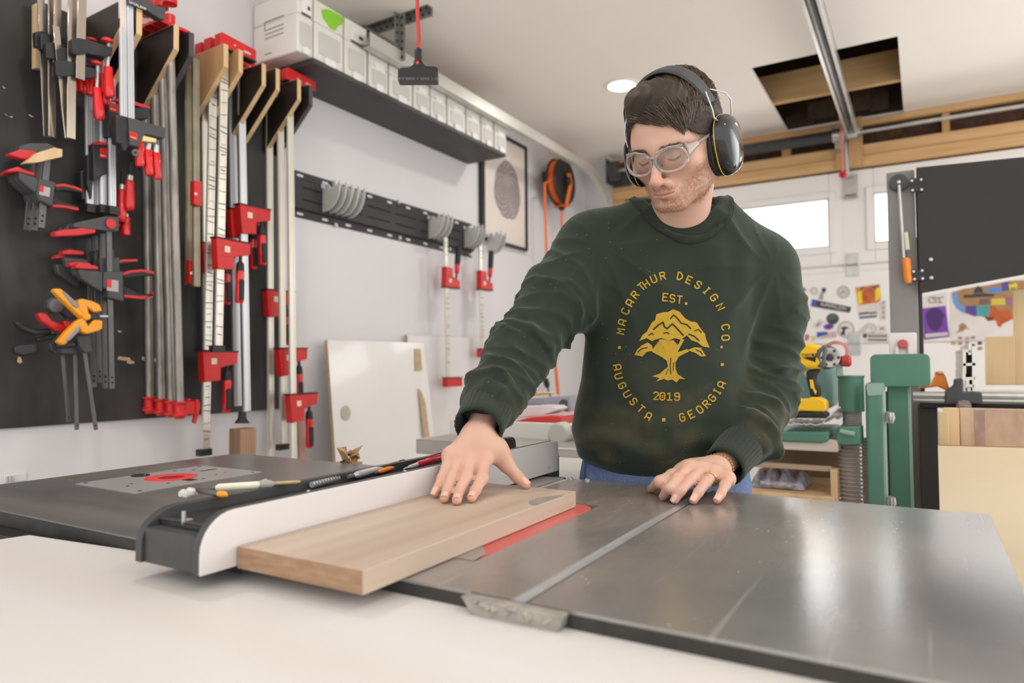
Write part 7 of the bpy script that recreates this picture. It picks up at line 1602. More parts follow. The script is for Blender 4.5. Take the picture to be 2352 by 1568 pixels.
# ---- lettering and tree on the chest
def CH(x, y): return (1020+x/2.063, 420+y/2.063)
def chest(px, py, off=.0012):
    d = ray(px, py); o = CAM-MO; ol = Vector((o.dot(fx), o.dot(fy), o.z)); dl = Vector((d.dot(fx), d.dot(fy), d.z)).normalized()
    hit, nn, _, _ = bvh.ray_cast(ol, dl)
    if hit is None: return None, None
    return hit+nn*off, nn
def ink(name, mb2d, m):
    """Flat outline work given in chest picture units, laid on the cloth."""
    bm = bmesh.new(); vs = [bm.verts.new((p[0], p[1], 0)) for p in mb2d.v]
    for q in mb2d.f:
        try: bm.faces.new([vs[i] for i in q])
        except ValueError: pass
    bmesh.ops.triangulate(bm, faces=bm.faces[:])
    for _ in range(4):
        e = [e for e in bm.edges if e.calc_length() > 9]
        if not e: break
        bmesh.ops.subdivide_edges(bm, edges=e, cuts=1); bmesh.ops.triangulate(bm, faces=[q for q in bm.faces if len(q.verts) > 3])
    for q in bm.verts:
        p, _ = chest(*CH(q.co.x, q.co.y), off=INK_OFF[0]); q.co = p if p is not None else Vector((0, 0, 1))
    bmesh.ops.recalc_face_normals(bm, faces=bm.faces)
    me = bpy.data.meshes.new(name); bm.to_mesh(me); bm.free(); me.materials.append(m); me.shade_smooth(); o = bpy.data.objects.new(name, me); COL.objects.link(o); o.parent = shirt_o; return o
INK_OFF = [.0012]
def glyph(mb, ch, cx, cy, ang, w_=22, h_=34, st=6.4):
    c, s = math.cos(ang), math.sin(ang)
    for _, pl in strokes(ch):
        pts = []
        for a, b in pl:
            u, w2 = (a-.5)*w_, (b-.675)/1.35*h_; pts.append((cx+u*c+w2*s, cy+u*s-w2*c, 0))
        ribbon(mb, pts, st, (0, 0, 1))
ring_up = [('M', 838, 703), ('A', 845, 660), ('C', 860, 607), ('A', 880, 568), ('R', 905, 530), ('T', 936, 492), ('H', 958, 478), ('U', 993, 455), ('R', 1035, 441), ('D', 1117, 442), ('E', 1160, 460), ('S', 1203, 483), ('I', 1243, 510), ('G', 1278, 543), ('N', 1308, 587), ('C', 1332, 683), ('O', 1332, 733)]
ring_dn = [('A', 822, 873), ('U', 828, 915), ('G', 845, 960), ('U', 868, 1000), ('S', 898, 1035), ('T', 933, 1070), ('A', 968, 1105), ('G', 1127, 1110), ('E', 1170, 1095), ('O', 1210, 1073), ('R', 1242, 1046), ('G', 1268, 1018), ('I', 1292, 988), ('A', 1312, 955)]
ox, oy = 1078, 782
def tang(x, y): return math.atan2((x-ox)/255**2, -(y-oy)/340**2)   # direction of the outward normal of the oval, from straight up
mb = MB()
for ch, x, y in ring_up: glyph(mb, ch, x, y, tang(x, y))
for ch, x, y in ring_dn: glyph(mb, ch, x, y, tang(x, y)+PI)
for ch, x, y in (('E', 1048, 541), ('S', 1081, 547), ('T', 1115, 553), ('2', 1004, 1008), ('0', 1034, 1010), ('1', 1068, 1011), ('9', 1103, 1012)): glyph(mb, ch, x, y, .1 if y < 600 else .03)
for x, y, a in ((832, 780, 7), (1316, 860, 7), (1040, 1122, 8), (1146, 571, 6), (1313, 777, 5.5)): mb.add([(x-a, y-a, 0), (x+a, y-a, 0), (x+a, y+a, 0), (x-a, y+a, 0)], [(0, 1, 2, 3)])
ink('chest_lettering', mb, M_gold_ink)
mb = MB()
for pl in ([(968, 690), (985, 660), (1000, 650), (1005, 622), (1040, 612), (1060, 612), (1085, 598), (1115, 610), (1140, 640), (1165, 655), (1195, 660), (1215, 690), (1235, 715), (1240, 740), (1257, 780), (1225, 775), (1200, 755), (1170, 745), (1150, 722), (1120, 742), (1090, 735), (1065, 747), (1030, 735), (1000, 742), (985, 750), (960, 735), (925, 748), (940, 720), (960, 705)],
           [(902, 815), (915, 790), (935, 770), (965, 755), (985, 770), (990, 795), (960, 800), (940, 822), (920, 818)], [(1152, 792), (1185, 778), (1215, 780), (1240, 820), (1215, 822), (1190, 805)],
           [(1015, 905), (1050, 905), (1060, 870), (1055, 842), (1030, 824), (985, 800), (985, 790), (1030, 806), (1053, 818), (1048, 790), (1020, 742), (1036, 740), (1062, 785), (1070, 795), (1072, 745), (1088, 745), (1086, 795), (1108, 768), (1122, 738), (1138, 742), (1112, 788), (1106, 802), (1152, 786), (1160, 798), (1112, 822), (1096, 850), (1096, 880), (1106, 905), (1142, 930), (1116, 927), (1100, 945), (1080, 930), (1060, 936), (1040, 928), (1002, 941), (1020, 924), (985, 915)]):
    mb.add([(a, b, 0) for a, b in pl], [tuple(range(len(pl)))])
ink('chest_tree', mb, M_gold_ink)
INK_OFF[0] = .0020
mb = MB()
for pl, w_ in (([(992, 694), (1016, 672), (1036, 660), (1044, 682), (1056, 690), (1080, 668), (1096, 682), (1112, 700), (1132, 722)], 7), ([(1072, 642), (1086, 626), (1098, 634), (1122, 664), (1150, 672), (1168, 690)], 6), ([(970, 722), (984, 712), (992, 718)], 5), ([(1158, 716), (1184, 726), (1206, 746)], 6), ([(1040, 712), (1056, 708), (1066, 716)], 5), ([(1186, 700), (1204, 694), (1218, 708)], 4.5),
               ([(918, 802), (938, 784), (962, 780)], 4.5), ([(1192, 790), (1212, 798), (1222, 810)], 4.5), ([(1074, 830), (1070, 870), (1074, 905)], 4), ([(1088, 850), (1084, 890)], 3.5), ([(1062, 880), (1050, 908)], 3)):
    ribbon(mb, [(a, b, 0) for a, b in pl], w_, (0, 0, 1))
ink('tree_gap', mb, M_green_f)

# ---- jeans, belt line and shoes
hipc = loc(1526, 1100, 1.51); hz_ = hipc[2]
def jeans(P):
    d = ell(P, (hipc[0], hipc[1]+.01, .86), (.178, .122, .17))
    for s in (-1, 1):
        a = (hipc[0]+s*.092, hipc[1]+.005, .84); k = (hipc[0]+s*.105, hipc[1]-.01, .47); an = (hipc[0]+s*.115, hipc[1]+.03, .06)
        d = smin(d, rcone(P, a, k, .088, .066), .03); d = smin(d, rcone(P, k, an, .066, .056), .03)
    return smax(smax(d, P[:, 2]-.99, .01), .045-P[:, 2], .01)
v, f = sdf_mesh(jeans, (-.3, -.25, .02), (.36, .28, 1.02), .0085)
n_ = vnormals(v, f); v = v+n_*(.003*vnoise(v*np.array([1, 1, 2]), 9, 8))[:, None]
je = np_mesh('jeans', v, f, M_jean, person)
mb = MB(); ex = [V(hipc[0]-.176, hipc[1]-.03, .96), V(hipc[0]-.182, hipc[1]-.028, .80)]; mb.tube(ex, .0025, 6); make('side_seam', mb, M_jean, je)
for s in (-1, 1):
    def shoe(P, s=s):
        c = np.array([hipc[0]+s*.12, hipc[1]-.02, .045]); d = ell(P, c+(0, .03, .01), (.045, .08, .05)); d = smin(d, ell(P, c+(0, -.09, -.008), (.045, .075, .038)), .03); return smax(d, .001-P[:, 2], .004)
    v, f = sdf_mesh(shoe, (hipc[0]+s*.12-.08, hipc[1]-.24, -.01), (hipc[0]+s*.12+.08, hipc[1]+.16, .13), .008); np_mesh('shoe', v, f, M_gbar, person)

# ---- head frame
PE = Vector(loc(1511, 362, 1.268)); rd = Vector(loc(1511, 362, 2.0))-Vector(loc(1511, 362, 1.0)); base = math.atan2(-rd.x, -rd.y)   # direction back to the camera
yaw, pit, rol = math.radians(30), math.radians(29), math.radians(-3)
ang = math.atan2(-rd.y, -rd.x)-yaw
hy = V(math.cos(ang)*math.cos(pit), math.sin(ang)*math.cos(pit), -math.sin(pit)); hx = hy.cross(V(0, 0, 1)).normalized(); hx = -hx
hz = hx.cross(hy); 
if hz.z < 0: hx = -hx; hz = hx.cross(hy)
Rr = Matrix.Rotation(rol, 3, hy); hx = Rr @ hx; hz = Rr @ hz
HO = PE-hy*.086
HM = np.array([hx, hy, hz], np.float32)               # rows: head axes in the man's frame
def h2l(p): return np.array(HO)+np.array(p) @ HM
def l2h(P): return (P-np.array(HO, np.float32)) @ HM.T
FM = frame(HO, hx, hy, hz)
nb_h = l2h(NB[None])[0]; nb2 = l2h((NB+np.array([0, .02, -.10]))[None])[0]
def head(Q, ears=True):
    X = np.abs(Q[:, 0]); S = np.stack([X, Q[:, 1], Q[:, 2]], 1)
    d = ell(Q, (0, -.012, .036), (.0765, .098, .088))
    d = smin(d, ell(Q, (0, .028, .032), (.066, .062, .062)), .03)
    d = smin(d, ell(Q, (0, .026, -.03), (.0615, .062, .072)), .03)
    d = smin(d, rcone(S, (.054, -.004, -.05), (.018, .072, -.088), .021, .0165), .03)
    d = smin(d, ell(Q, (0, .078, -.089), (.022, .019, .0165)), .02)
    d = smin(d, ell(S, (.046, .056, -.022), (.022, .021, .017)), .025)
    d = smin(d, rcone(S, (.0, .0855, .0195), (.042, .070, .022), .0125, .010), .016)          # brow ridge
    d = smax(d, -ell(S, (.031, .1025, -.001), (.019, .018, .0115)), .014)                      # eye sockets
    d = smin(d, sph(S, (.0315, .0735, -.002), .0138), .004)                                    # lids over the eyeballs
    d = smax(d, -smin(rcone(S, (.0205, .088, -.0062), (.0305, .0895, -.0086), .0010, .0010), rcone(S, (.0305, .0895, -.0086), (.0425, .0835, -.0058), .0010, .0010), .001), .0025) # lash line
    d = smin(d, rcone(S, (.022, .083, -.015), (.042, .078, -.0145), .004, .004), .012)
    d = smin(d, rcone(Q, (0, .0855, .013), (0, .1100, -.035), .0088, .0098), .011)             # nose
    d = smin(d, ell(Q, (0, .1115, -.0385), (.0118, .0105, .0095)), .006)
    d = smin(d, ell(S, (.0142, .0975, -.0435), (.0082, .0105, .0080)), .006)
    d = smax(d, -ell(S, (.0065, .1035, -.0515), (.0042, .006, .0035)), .003)                   # nostrils
    d = smin(d, ell(Q, (0, .0835, -.065), (.026, .0175, .018)), .015)                          # muzzle
    d = smax(d, -rcone(Q, (0, .1035, -.0525), (0, .1045, -.058), .0022, .003), .004)           # philtrum
    d = smin(d, rcone(S, (0, .0982, -.0625), (.020, .0885, -.0638), .0042, .002), .004)        # lips
    d = smin(d, rcone(S, (0, .0968, -.0715), (.018, .0880, -.0665), .0052, .0022), .004)
    d = smax(d, -rcone(S, (0, .1022, -.0668), (.0225, .0895, -.0645), .0009, .0007), .0025)
    d = smax(d, -ell(Q, (0, .099, -.0815), (.02, .006, .0045)), .008)
    ea = ell(S, (.0785, -.008, -.004), (.008, .018, .031)); ea = smax(ea, -ell(S, (.0865, -.004, -.002), (.007, .011, .02)), .005); d = smin(d, ea, .006)
    d = smin(d, rcone(Q, (0, -.022, -.045), nb_h, .056, .062), .035)
    return smax(d, sph(Q, (0, -.02, -.02), .21), .004)
hv, hf = sdf_mesh(head, (-.15, -.235, -.235), (.15, .14, .15), .0019)
hL = h2l(hv)

# ---- hands
def solve_tip(px, py, z): return on_z_loc(px, py, z)
ZB, ZT = TT+.0268, TT
def hand(fing, thumb, wrist, cuff, rw=.0215, flip=1):
    pr = []
    mcps = [fi[0] for fi in fing]
    for fi, sc in zip(fing, (.88, .97, 1.0, .98)):
        r = [.0112*sc, .0098*sc, .0086*sc, .0076*sc]
        for i in range(3): pr.append((fi[i], fi[i+1], r[i], r[i+1], .004))
        pr.append((fi[1], fi[1], .0101*sc, .0101*sc, .004))
    def fn(P):
        w = rcone(P, cuff, wrist, rw+.006, rw+.001)
        for m, k in zip(mcps, (.0128, .0135, .0138, .0138)): w = smin(w, rcone(P, wrist+(m-wrist)*.12, m, rw*.92, k), .016)
        for i in range(3): w = smin(w, rcone(P, mcps[i], mcps[i+1], .0115, .0115), .010)
        w = smin(w, rcone(P, wrist+(thumb[0]-wrist)*.3, thumb[0], .019, .0165), .016); w = smin(w, rcone(P, thumb[0], thumb[1], .0165, .0122), .016)
        w = smin(w, rcone(P, (mcps[3]+wrist)/2, (thumb[0]+thumb[1])/2, .013, .010), .018)
        t = smin(rcone(P, thumb[1], thumb[2], .0122, .0105), rcone(P, thumb[2], thumb[3], .0108, .0082), .004)
        d = smin(w, t, .008)
        for m in mcps: d = smin(d, sph(P, m+np.array([0, 0, .0035]), .0115), .006)
        e = None
        for j in range(4):
            g = None
            for a, b, r1, r2, k in pr[j*4:(j+1)*4]: s_ = rcone(P, a, b, r1, r2); g = s_ if g is None else smin(g, s_, k)
            e = g if e is None else np.minimum(e, g)
        return smin(d, e, .007)
    allp = np.array([p for fi in fing for p in fi]+list(thumb)+[wrist, cuff]); lo, hi = allp.min(0)-.035, allp.max(0)+.035
    return sdf_mesh(fn, lo, hi, .0017)
def finger(m, p, d, t, zt, r=.0078):
    """Joints from picture places; the tip rests on height zt."""
    return [loc(*m), loc(*p), loc(*d), solve_tip(t[0], t[1], zt+r)]
Rf = [finger((1034, 1046, 1.150), (1016, 1099, 1.118), (1007, 1118, 1.102), (999, 1133), ZB, .0072), finger((1055, 1052, 1.150), (1039, 1097, 1.110), (1027, 1125, 1.085), (1021, 1144), ZB), finger((1082, 1054, 1.152), (1071, 1096, 1.108), (1056, 1127, 1.080), (1049, 1148), ZB), finger((1112, 1055, 1.156), (1107, 1099, 1.112), (1092, 1126, 1.085), (1083, 1143), ZB)]
Rt = [loc(1140, 1030, 1.178), loc(1163, 1066, 1.180), loc(1188, 1094, 1.182), solve_tip(1208, 1112, ZB+.0078)]
Rw = loc(1098, 998, 1.178); Rc = loc(1122, 935, 1.235)
rv, rf = hand(Rf, Rt, Rw, Rc)
Lf = [finger((1671, 1100, 1.222), (1665, 1115, 1.192), (1656, 1134, 1.172), (1647, 1148), ZT, .0074), finger((1640, 1087, 1.235), (1621, 1108, 1.196), (1604, 1131, 1.168), (1593, 1148), ZT), finger((1612, 1079, 1.240), (1585, 1103, 1.196), (1563, 1127, 1.166), (1550, 1147), ZT), finger((1582, 1075, 1.240), (1555, 1099, 1.196), (1537, 1121, 1.168), (1523, 1140), ZT)]
Lt = [loc(1586, 1080, 1.270), loc(1545, 1094, 1.225), loc(1516, 1106, 1.195), solve_tip(1497, 1122, ZT+.0082)]
Lw = loc(1645, 1080, 1.292); Lc = loc(1690, 1034, 1.375)
lv, lf = hand(Lf, Lt, Lw, Lc)

# ---- one continuous body: head, hidden trunk and arms, hands, joined and remeshed
def core(P):
    d = rcone(P, NB+np.array([0, .02, -.06]), (hipc[0], hipc[1]+.02, .97), .085, .085)
    for ch, c in ((RA, Rc), (LA, Lc)):
        d = smin(d, rcone(P, NB+np.array([0, .02, -.07]), ch[0][0], .045, .045), .03); pts = [q[0] for q in ch[:4]]+[c]
        for i in range(4): d = smin(d, rcone(P, pts[i], pts[i+1], (.042, .04, .034, .031)[i], (.04, .034, .031, .0275)[i]), .02)
    d = smin(d, rcone(P, NB+np.array([0, .01, .0]), NB+np.array([0, .03, -.07]), .05, .05), .03)
    return d
cv, cf = sdf_mesh(core, (-.48, -.42, .84), (.36, .3, 1.5), .006)
vs = np.concatenate([hL, rv, lv, cv]); fs = np.concatenate([hf, rf+len(hL), lf+len(hL)+len(rv), cf+len(hL)+len(rv)+len(lv)])
tmp = np_mesh('tmp', vs, fs, M_skin); md = tmp.modifiers.new('r', 'REMESH'); md.mode = 'VOXEL'; md.voxel_size = .0019; md.use_smooth_shade = True
dg = bpy.context.evaluated_depsgraph_get(); me = bpy.data.meshes.new_from_object(tmp.evaluated_get(dg)); bpy.data.objects.remove(tmp)
me.name = 'body'; me.materials.clear(); me.materials.append(M_skin); body_o = bpy.data.objects.new('body', me); COL.objects.link(body_o); body_o.parent = person
me.shade_smooth()
nv = len(me.vertices); bv = np.empty(nv*3, np.float32); me.vertices.foreach_get('co', bv); bv = bv.reshape(-1, 3)
# skin tones, stubble, lips
Q = l2h(bv); inhead = (np.abs(Q[:, 0]) < .11) & (np.abs(Q[:, 1]) < .14) & (Q[:, 2] > -.2)
skin = np.array(srgb((209, 170, 149))); red = np.array(srgb((204, 146, 130))); tone = np.tile(skin, (nv, 1))
def mixc(m, c): 
    global tone
    tone = tone*(1-m[:, None])+np.array(c)*m[:, None]
def g3(Pq, c, s): return np.exp(-(((Pq-np.array(c))/np.array(s))**2).sum(1))
mixc(.5*np.clip(.5+.5*vnoise(bv, 22, 3), 0, 1)*.5, red)
X_ = np.abs(Q[:, 0]); Sx = np.stack([X_, Q[:, 1], Q[:, 2]], 1)
hm = inhead.astype(float)
mixc(hm*.55*g3(Q, (0, .112, -.04), (.016, .02, .014)), srgb((206, 132, 112))); mixc(hm*.4*g3(Sx, (.045, .07, -.03), (.022, .03, .02)), srgb((212, 140, 120)))
# stubble: jaw, chin, moustache; sparse speckle
sp = np.clip(.5+.75*vnoise(Q, 260, 11)+.35*vnoise(Q, 90, 12), 0, 1)
jaw = np.clip((-.045-Q[:, 2]-.0*X_+(X_-.035)*.9)/.02, 0, 1)*np.clip((Q[:, 1]+.015)/.02, 0, 1)*np.clip((Q[:, 2]+.128)/.02, 0, 1)*np.clip((X_-.012)/.014+g3(Q, (0, .09, -.093), (.03, .03, .013))*2, 0, 1)
side = np.clip((X_-.05)/.012, 0, 1)*np.clip((.02-Q[:, 2])/.03, 0, 1)*np.clip((Q[:, 1]-.0)/.02, 0, 1)*np.clip((.062-Q[:, 1])/.02, 0, 1)
mous = 1.3*g3(Sx, (.012, .096, -.0575), (.018, .02, .0048)); chn = np.maximum(g3(Q, (0, .095, -.091), (.017, .02, .013)), 1.3*g3(Q, (0, .096, -.081), (.008, .02, .007)))
bm_ = np.clip(np.maximum.reduce([jaw*.85, side*.6, mous*1.1, chn*1.1]), 0, 1)*hm*((Q[:, 2] > -.15))
mixc(np.clip(bm_*(.34+.5*sp), 0, .9), srgb((138, 96, 68)))
lips = np.maximum(g3(Sx, (.006, .099, -.0635), (.016, .01, .0034)), g3(Sx, (.005, .0985, -.0712), (.015, .01, .0042)))
mixc(hm*np.clip(lips*1.3, 0, 1)*.75, srgb((186, 126, 112)))
mixc(hm*np.clip(1.6*np.exp(-((Q[:, 2]+.0668-X_*.1)/.0012)**2)*(X_ < .022)*(Q[:, 1] > .082), 0, 1)*.8, srgb((128, 72, 62)))
lash = hm*np.exp(-((Q[:, 2]+.0086-28*(X_-.0305)**2)/.0016)**2)*(X_ > .019)*(X_ < .044)*(Q[:, 1] > .07); mixc(np.clip(lash*1.2, 0, 1)*.9, srgb((70, 50, 42)))
brow = hm*np.exp(-((Q[:, 2]-.0165+(X_-.03)**2*4)/.0040)**2)*np.clip((X_-.010)/.006, 0, 1)*np.clip((.052-X_)/.008, 0, 1)*(Q[:, 1] > .05); mixc(np.clip(brow*(.55+.5*sp), 0, 1)*.6, srgb((112, 84, 64)))
mixc(hm*.25*g3(Sx, (.031, .085, -.012), (.014, .02, .006)), srgb((178, 126, 108)))
# hands: redder knuckles and tips
for fi in Rf+Lf+[Rt, Lt]:
    for q, s, k in ((fi[0], .012, .35), (fi[1], .009, .3), (fi[3], .010, .5)): mixc(k*g3(bv, q, (s, s, s)), srgb((212, 138, 118)))
mixc(.9*np.maximum(0, 1-hm)*0, red)
ca_ = me.color_attributes.new('tone', 'FLOAT_COLOR', 'POINT'); ca_.data.foreach_set('color', np.concatenate([np.clip(tone, 0, 1), np.ones((nv, 1))], 1).astype(np.float32).ravel())
# nails
M_nail = mat('fingernail', (228, 184, 168), 0.3, var=0.03)
def nail(fi, r, up):
    d, t = Vector(fi[2]), Vector(fi[3]); ax = (t-d).normalized(); u = Vector(up); u = (u-ax*u.dot(ax)).normalized(); s = ax.cross(u)
    c = t-ax*r*.15+u*r*.62; mb = MB(); rows = []
    for i in range(6):
        a = (i/5-.5)*2; rows.append([c+ax*(r*.95*a)+s*(r*.72*math.sin(b)*(1-.12*a*a))+u*(r*.42*math.cos(b)-r*.10*a-.0-r*.05*a*a) for b in np.linspace(-1.25, 1.25, 9)])
    mb.grid(rows); make('fingernail', mb, M_nail, person)
for fi in Rf: nail(fi, .0074, (0, -.25, 1))
nail(Rt, .0085, (.3, -.5, .8))
for fi in Lf: nail(fi, .0074, (0.1, -.3, 1))
nail(Lt, .0085, (-.2, -.6, .6))
# ring and bracelet
M_ring = mat('gold_ring', (222, 176, 120), 0.25, 0.9)
def ringtorus(name, a, b, k, r, tr, m, n=28, ry=1.0):
    a, b = np.array(a), np.array(b); c = a+(b-a)*k; ax = Vector(b-a).normalized(); x = ax.orthogonal().normalized(); pts = [Vector(c)+x*(r*math.cos(t))+ax.cross(x)*(r*math.sin(t)) for t in np.linspace(0, 2*PI, n, endpoint=False)]
    return make(name, MB().tube(pts, tr, 8, close=True), m, person)
ringtorus('finger_ring', Lf[1][0], Lf[1][1], .52, .0112, .0016, M_ring)
br_c = np.array(Lw)*.55+np.array(LW_)*.45; ax = Vector(Lw-LW_).normalized(); x = ax.orthogonal().normalized(); y_ = ax.cross(x); mb = MB(); bc = Vector(loc(1657, 1071, 1.308)); ax = (Vector(Lc)-Vector(Lw)).normalized(); x = ax.orthogonal().normalized(); y_ = ax.cross(x)
bc = Vector(Lw)+ax*.016
for k in range(26): t = k*2*PI/26; mb.lathe([(.0004, -.0026), (.0024, -.001), (.0026, .001), (.0004, .0026)], 7, Matrix.Translation(bc+x*(.0262*math.cos(t))+y_*(.0262*math.sin(t))))
make('bracelet', mb, M_ring, person)
# ---- hair, eyebrow hairs and stubble as fine strands
def tubes(strands, r0, r1, n=3):
    """strands: (N, k, 3) array -> one mesh of tapered n-sided tubes."""
    S = np.asarray(strands); N, k, _ = S.shape; d = np.gradient(S, axis=1); d /= np.maximum(np.linalg.norm(d, axis=2, keepdims=True), 1e-9)
    ref = np.tile(np.array([.31, .52, .79]), (N, k, 1)); a = np.cross(d, ref); a /= np.linalg.norm(a, axis=2, keepdims=True); b = np.cross(d, a)
    rr = np.linspace(r0, r1, k)[None, :, None]; rings = [S+(a*math.cos(t)+b*math.sin(t))*rr for t in np.arange(n)*2*PI/n]
    vs = np.stack(rings, 2).reshape(-1, 3); base = (np.arange(N)[:, None, None]*k+np.arange(k-1)[None, :, None])*n; j = np.arange(n)[None, None]; j2 = (j+1) % n
    return vs, np.stack([base+j, base+j2, base+n+j2, base+n+j], -1).reshape(-1, 4)
def scalp(Q):
    d = ell(Q, (0, -.012, .036), (.0765, .098, .088)); return smin(d, ell(Q, (0, .028, .032), (.066, .062, .062)), .03)
def hairline(Q):
    """Positive inside the hair-bearing region."""
    X = Q[:, 0]; Y = Q[:, 1]; Z = Q[:, 2]; ax = np.abs(X)
    front = Z-(.066+.010*np.cos(X*50)-np.clip(ax-.045, 0, 1)*1.6)          # fringe line, lower at the temples
    side = np.where(Y < .028, Z-np.interp(Y, [-.12, -.06, -.01, .028], [-.055, -.05, -.03, -.012]), -1)
    side = np.where((Y >= .028) & (Y < .052) & (ax > .05), Z-.035-(Y-.028)*.9, side)
    return np.maximum(np.where(Y > .02, front, -1), side)
def hair_cap(Q):
    X, Y, Z = Q.T; d = scalp(Q); top = np.clip((Z-.065)/.05, 0, 1)
    th = .004+top*np.interp(Y, [-.11, -.04, -.025, .03, .055, .09], [.008, .013, .006, .006, .022, .028])
    g = np.sin((X*.9+Y*.55+.02*np.sin(Z*60))*260+2*np.sin(Y*90)); th = th+.0011*g*top
    h = d-th
    return smax(h, -hairline(Q)*.8, .010)
cvh, cfh = sdf_mesh(hair_cap, (-.115, -.15, -.09), (.115, .14, .18), .0026)
hair_o = np_mesh('hair', h2l(cvh), cfh, M_hair, person)
r = np.random.RandomState(2)
def roots(n, cond):
    out = []
    while sum(map(len, out)) < n:
        dirs = r.randn(6000, 3); dirs /= np.linalg.norm(dirs, axis=1)[:, None]; p = np.array([0, -.005, .03])+dirs*.02; t = np.full(len(p), .0)
        P = p.copy()
        for _ in range(18): P = P+dirs*scalp(P)[:, None]
        out.append(P[cond(P)])
    return np.concatenate(out)[:n]
def gradn(P, f_=scalp, e=1e-3):
    g = np.stack([f_(P+np.eye(3)[i]*e)-f_(P-np.eye(3)[i]*e) for i in range(3)], 1); return g/np.maximum(np.linalg.norm(g, axis=1), 1e-9)[:, None]
def grow(P, L, dirf, k=7, lift=.6, curl=.3):
    S = [P]; n0 = gradn(P); d = dirf(P)
    for i in range(1, k):
        n = gradn(S[-1]); t = d-n*(d*n).sum(1)[:, None]; t /= np.maximum(np.linalg.norm(t, axis=1), 1e-9)[:, None]
        u = i/(k-1); step = t+n*(lift*(1-u)-curl*u)[..., None] if np.ndim(lift) else t+n*(lift*(1-u)-curl*u)
        step += r.randn(*step.shape)*.12; step /= np.linalg.norm(step, axis=1)[:, None]; S.append(S[-1]+step*(L/(k-1))[:, None])
    return np.stack(S, 1)
def cond_top(P): return (hairline(P) > -.002) & (P[:, 2] > .07)
def cond_side(P): return (hairline(P) > -.001) & (P[:, 2] <= .085)
def capth(P): return .004+np.clip((P[:, 2]-.065)/.05, 0, 1)*np.interp(P[:, 1], [-.11, -.04, -.025, .03, .055, .09], [.008, .013, .006, .006, .022, .028])
P = roots(4200, cond_top); P = P+gradn(P)*(capth(P)*r.uniform(.6, 1.02, len(P))-.0008)[:, None]
sw = vnoise(P, 9, 21)
def dtop(P): s = .35*vnoise(P, 12, 4); return np.stack([-.75+s, .55-s*.6+.2*np.clip(P[:, 1]/.08, -1, 1), np.full(len(P), -.05)], 1)
S1 = grow(P, (.034+.022*np.clip((P[:, 1]+.02)/.09, 0, 1))*(1+.25*sw), dtop, 8, .30, .35)
P = roots(2600, cond_side); P = P+gradn(P)*.001
def dside(P): return np.stack([np.zeros(len(P)), -.55+.0*P[:, 0], np.full(len(P), -.8)], 1)+.15*r.randn(len(P), 3)
S2 = grow(P, .011+.010*np.clip((P[:, 2])/.07, 0, 1)+.002*r.rand(len(P)), dside, 5, .55, .1)
def to_l(S): return h2l(S.reshape(-1, 3)).reshape(S.shape)
va, fa = tubes(to_l(S1), .0008, .0003); vb, fb = tubes(to_l(S2), .00042, .00015)
M_hair2 = mat('hair_strands', (50, 40, 33), 0.33, c2=(104, 84, 66), scale=45, spec=0.8)
ho = np_mesh('hair_strands', np.concatenate([va, vb]), np.concatenate([fa, fb+len(va)]), M_hair2, hair_o)
# stubble and brows grow from the body mesh
idx = r.choice(nv, 60000); idx = idx[(bm_[idx] > .35) & (r.rand(len(idx)) < bm_[idx]*.9)][:3600]
nb_ = np.empty(nv*3, np.float32); me.vertices.foreach_get('normal', nb_); nb_ = nb_.reshape(-1, 3)
down = np.array([0, 0, -1.0]); Pq = bv[idx]+r.randn(len(idx), 3)*.0008; dr_ = nb_[idx]*.7+down*.7+r.randn(len(idx), 3)*.35; dr_ /= np.linalg.norm(dr_, axis=1)[:, None]
Lb = .0022+.002*r.rand(len(idx)); S3 = np.stack([Pq-nb_[idx]*.0004, Pq+dr_*Lb[:, None]*.5, Pq+dr_*Lb[:, None]], 1)
idb = r.choice(nv, 400000); idb = idb[(brow[idb] > .3)][:900]; Pb = bv[idb]; outw = np.sign(Q[idb, 0])[:, None]*np.array(hx)[None]; db = outw*.8+nb_[idb]*.45+np.array(hz)[None]*.35+r.randn(len(idb), 3)*.2; db /= np.linalg.norm(db, axis=1)[:, None]
S4 = np.stack([Pb, Pb+db*.003, Pb+db*.0062-nb_[idb]*.0006], 1)
vc, fc_ = tubes(S3, .00022, .00010); np_mesh('beard', vc, fc_, mat('stubble_hair', (136, 100, 74), 0.5, c2=(166, 124, 92), scale=90), person)
vd, fd = tubes(S4, .0003, .00012); np_mesh('eyebrow', vd, fd, M_hair2, person)

# ---- safety glasses (worn, but a thing of their own)
def to_world(p): q = h2l(np.array(p)[None])[0] if np.ndim(p) == 1 else h2l(np.array(p)); return q
PM = Matrix.Translation(MO) @ Matrix.Rotation(math.atan2(fx.y, fx.x), 4, 'Z')
HW = PM @ FM
def head_thing(name, label, cat):
    t = thing(name, label, cat); t.matrix_world = HW; return t
M_lens = thin_glass('lens_plastic', (0.93, 0.92, 0.92), 0.3)
M_clear = mat('clear_frame', (250, 246, 238), 0.15, var=0.01, trans=0.76, ior=1.38, coat=0.3)
gl = head_thing('safety_glasses', 'clear framed safety glasses on the man\'s face', 'glasses')
def lens_loop(s, k=1.0, n=40):
    out = []
    for t in np.linspace(0, 2*PI, n, endpoint=False):
        c, q = math.cos(t), math.sin(t); a = .0268*k; b = (.0205 if q < 0 else .0190)*k
        x = s*(.0325+a*(abs(c)**.86)*np.sign(c)); z = -.0035+b*(abs(q)**.92)*np.sign(q)+.0016*np.sign(c)*max(0, q)
        out.append(V(x, .1065-.9*(abs(x)**2)*3.2-.05*abs(x)+.0, z))
    return out
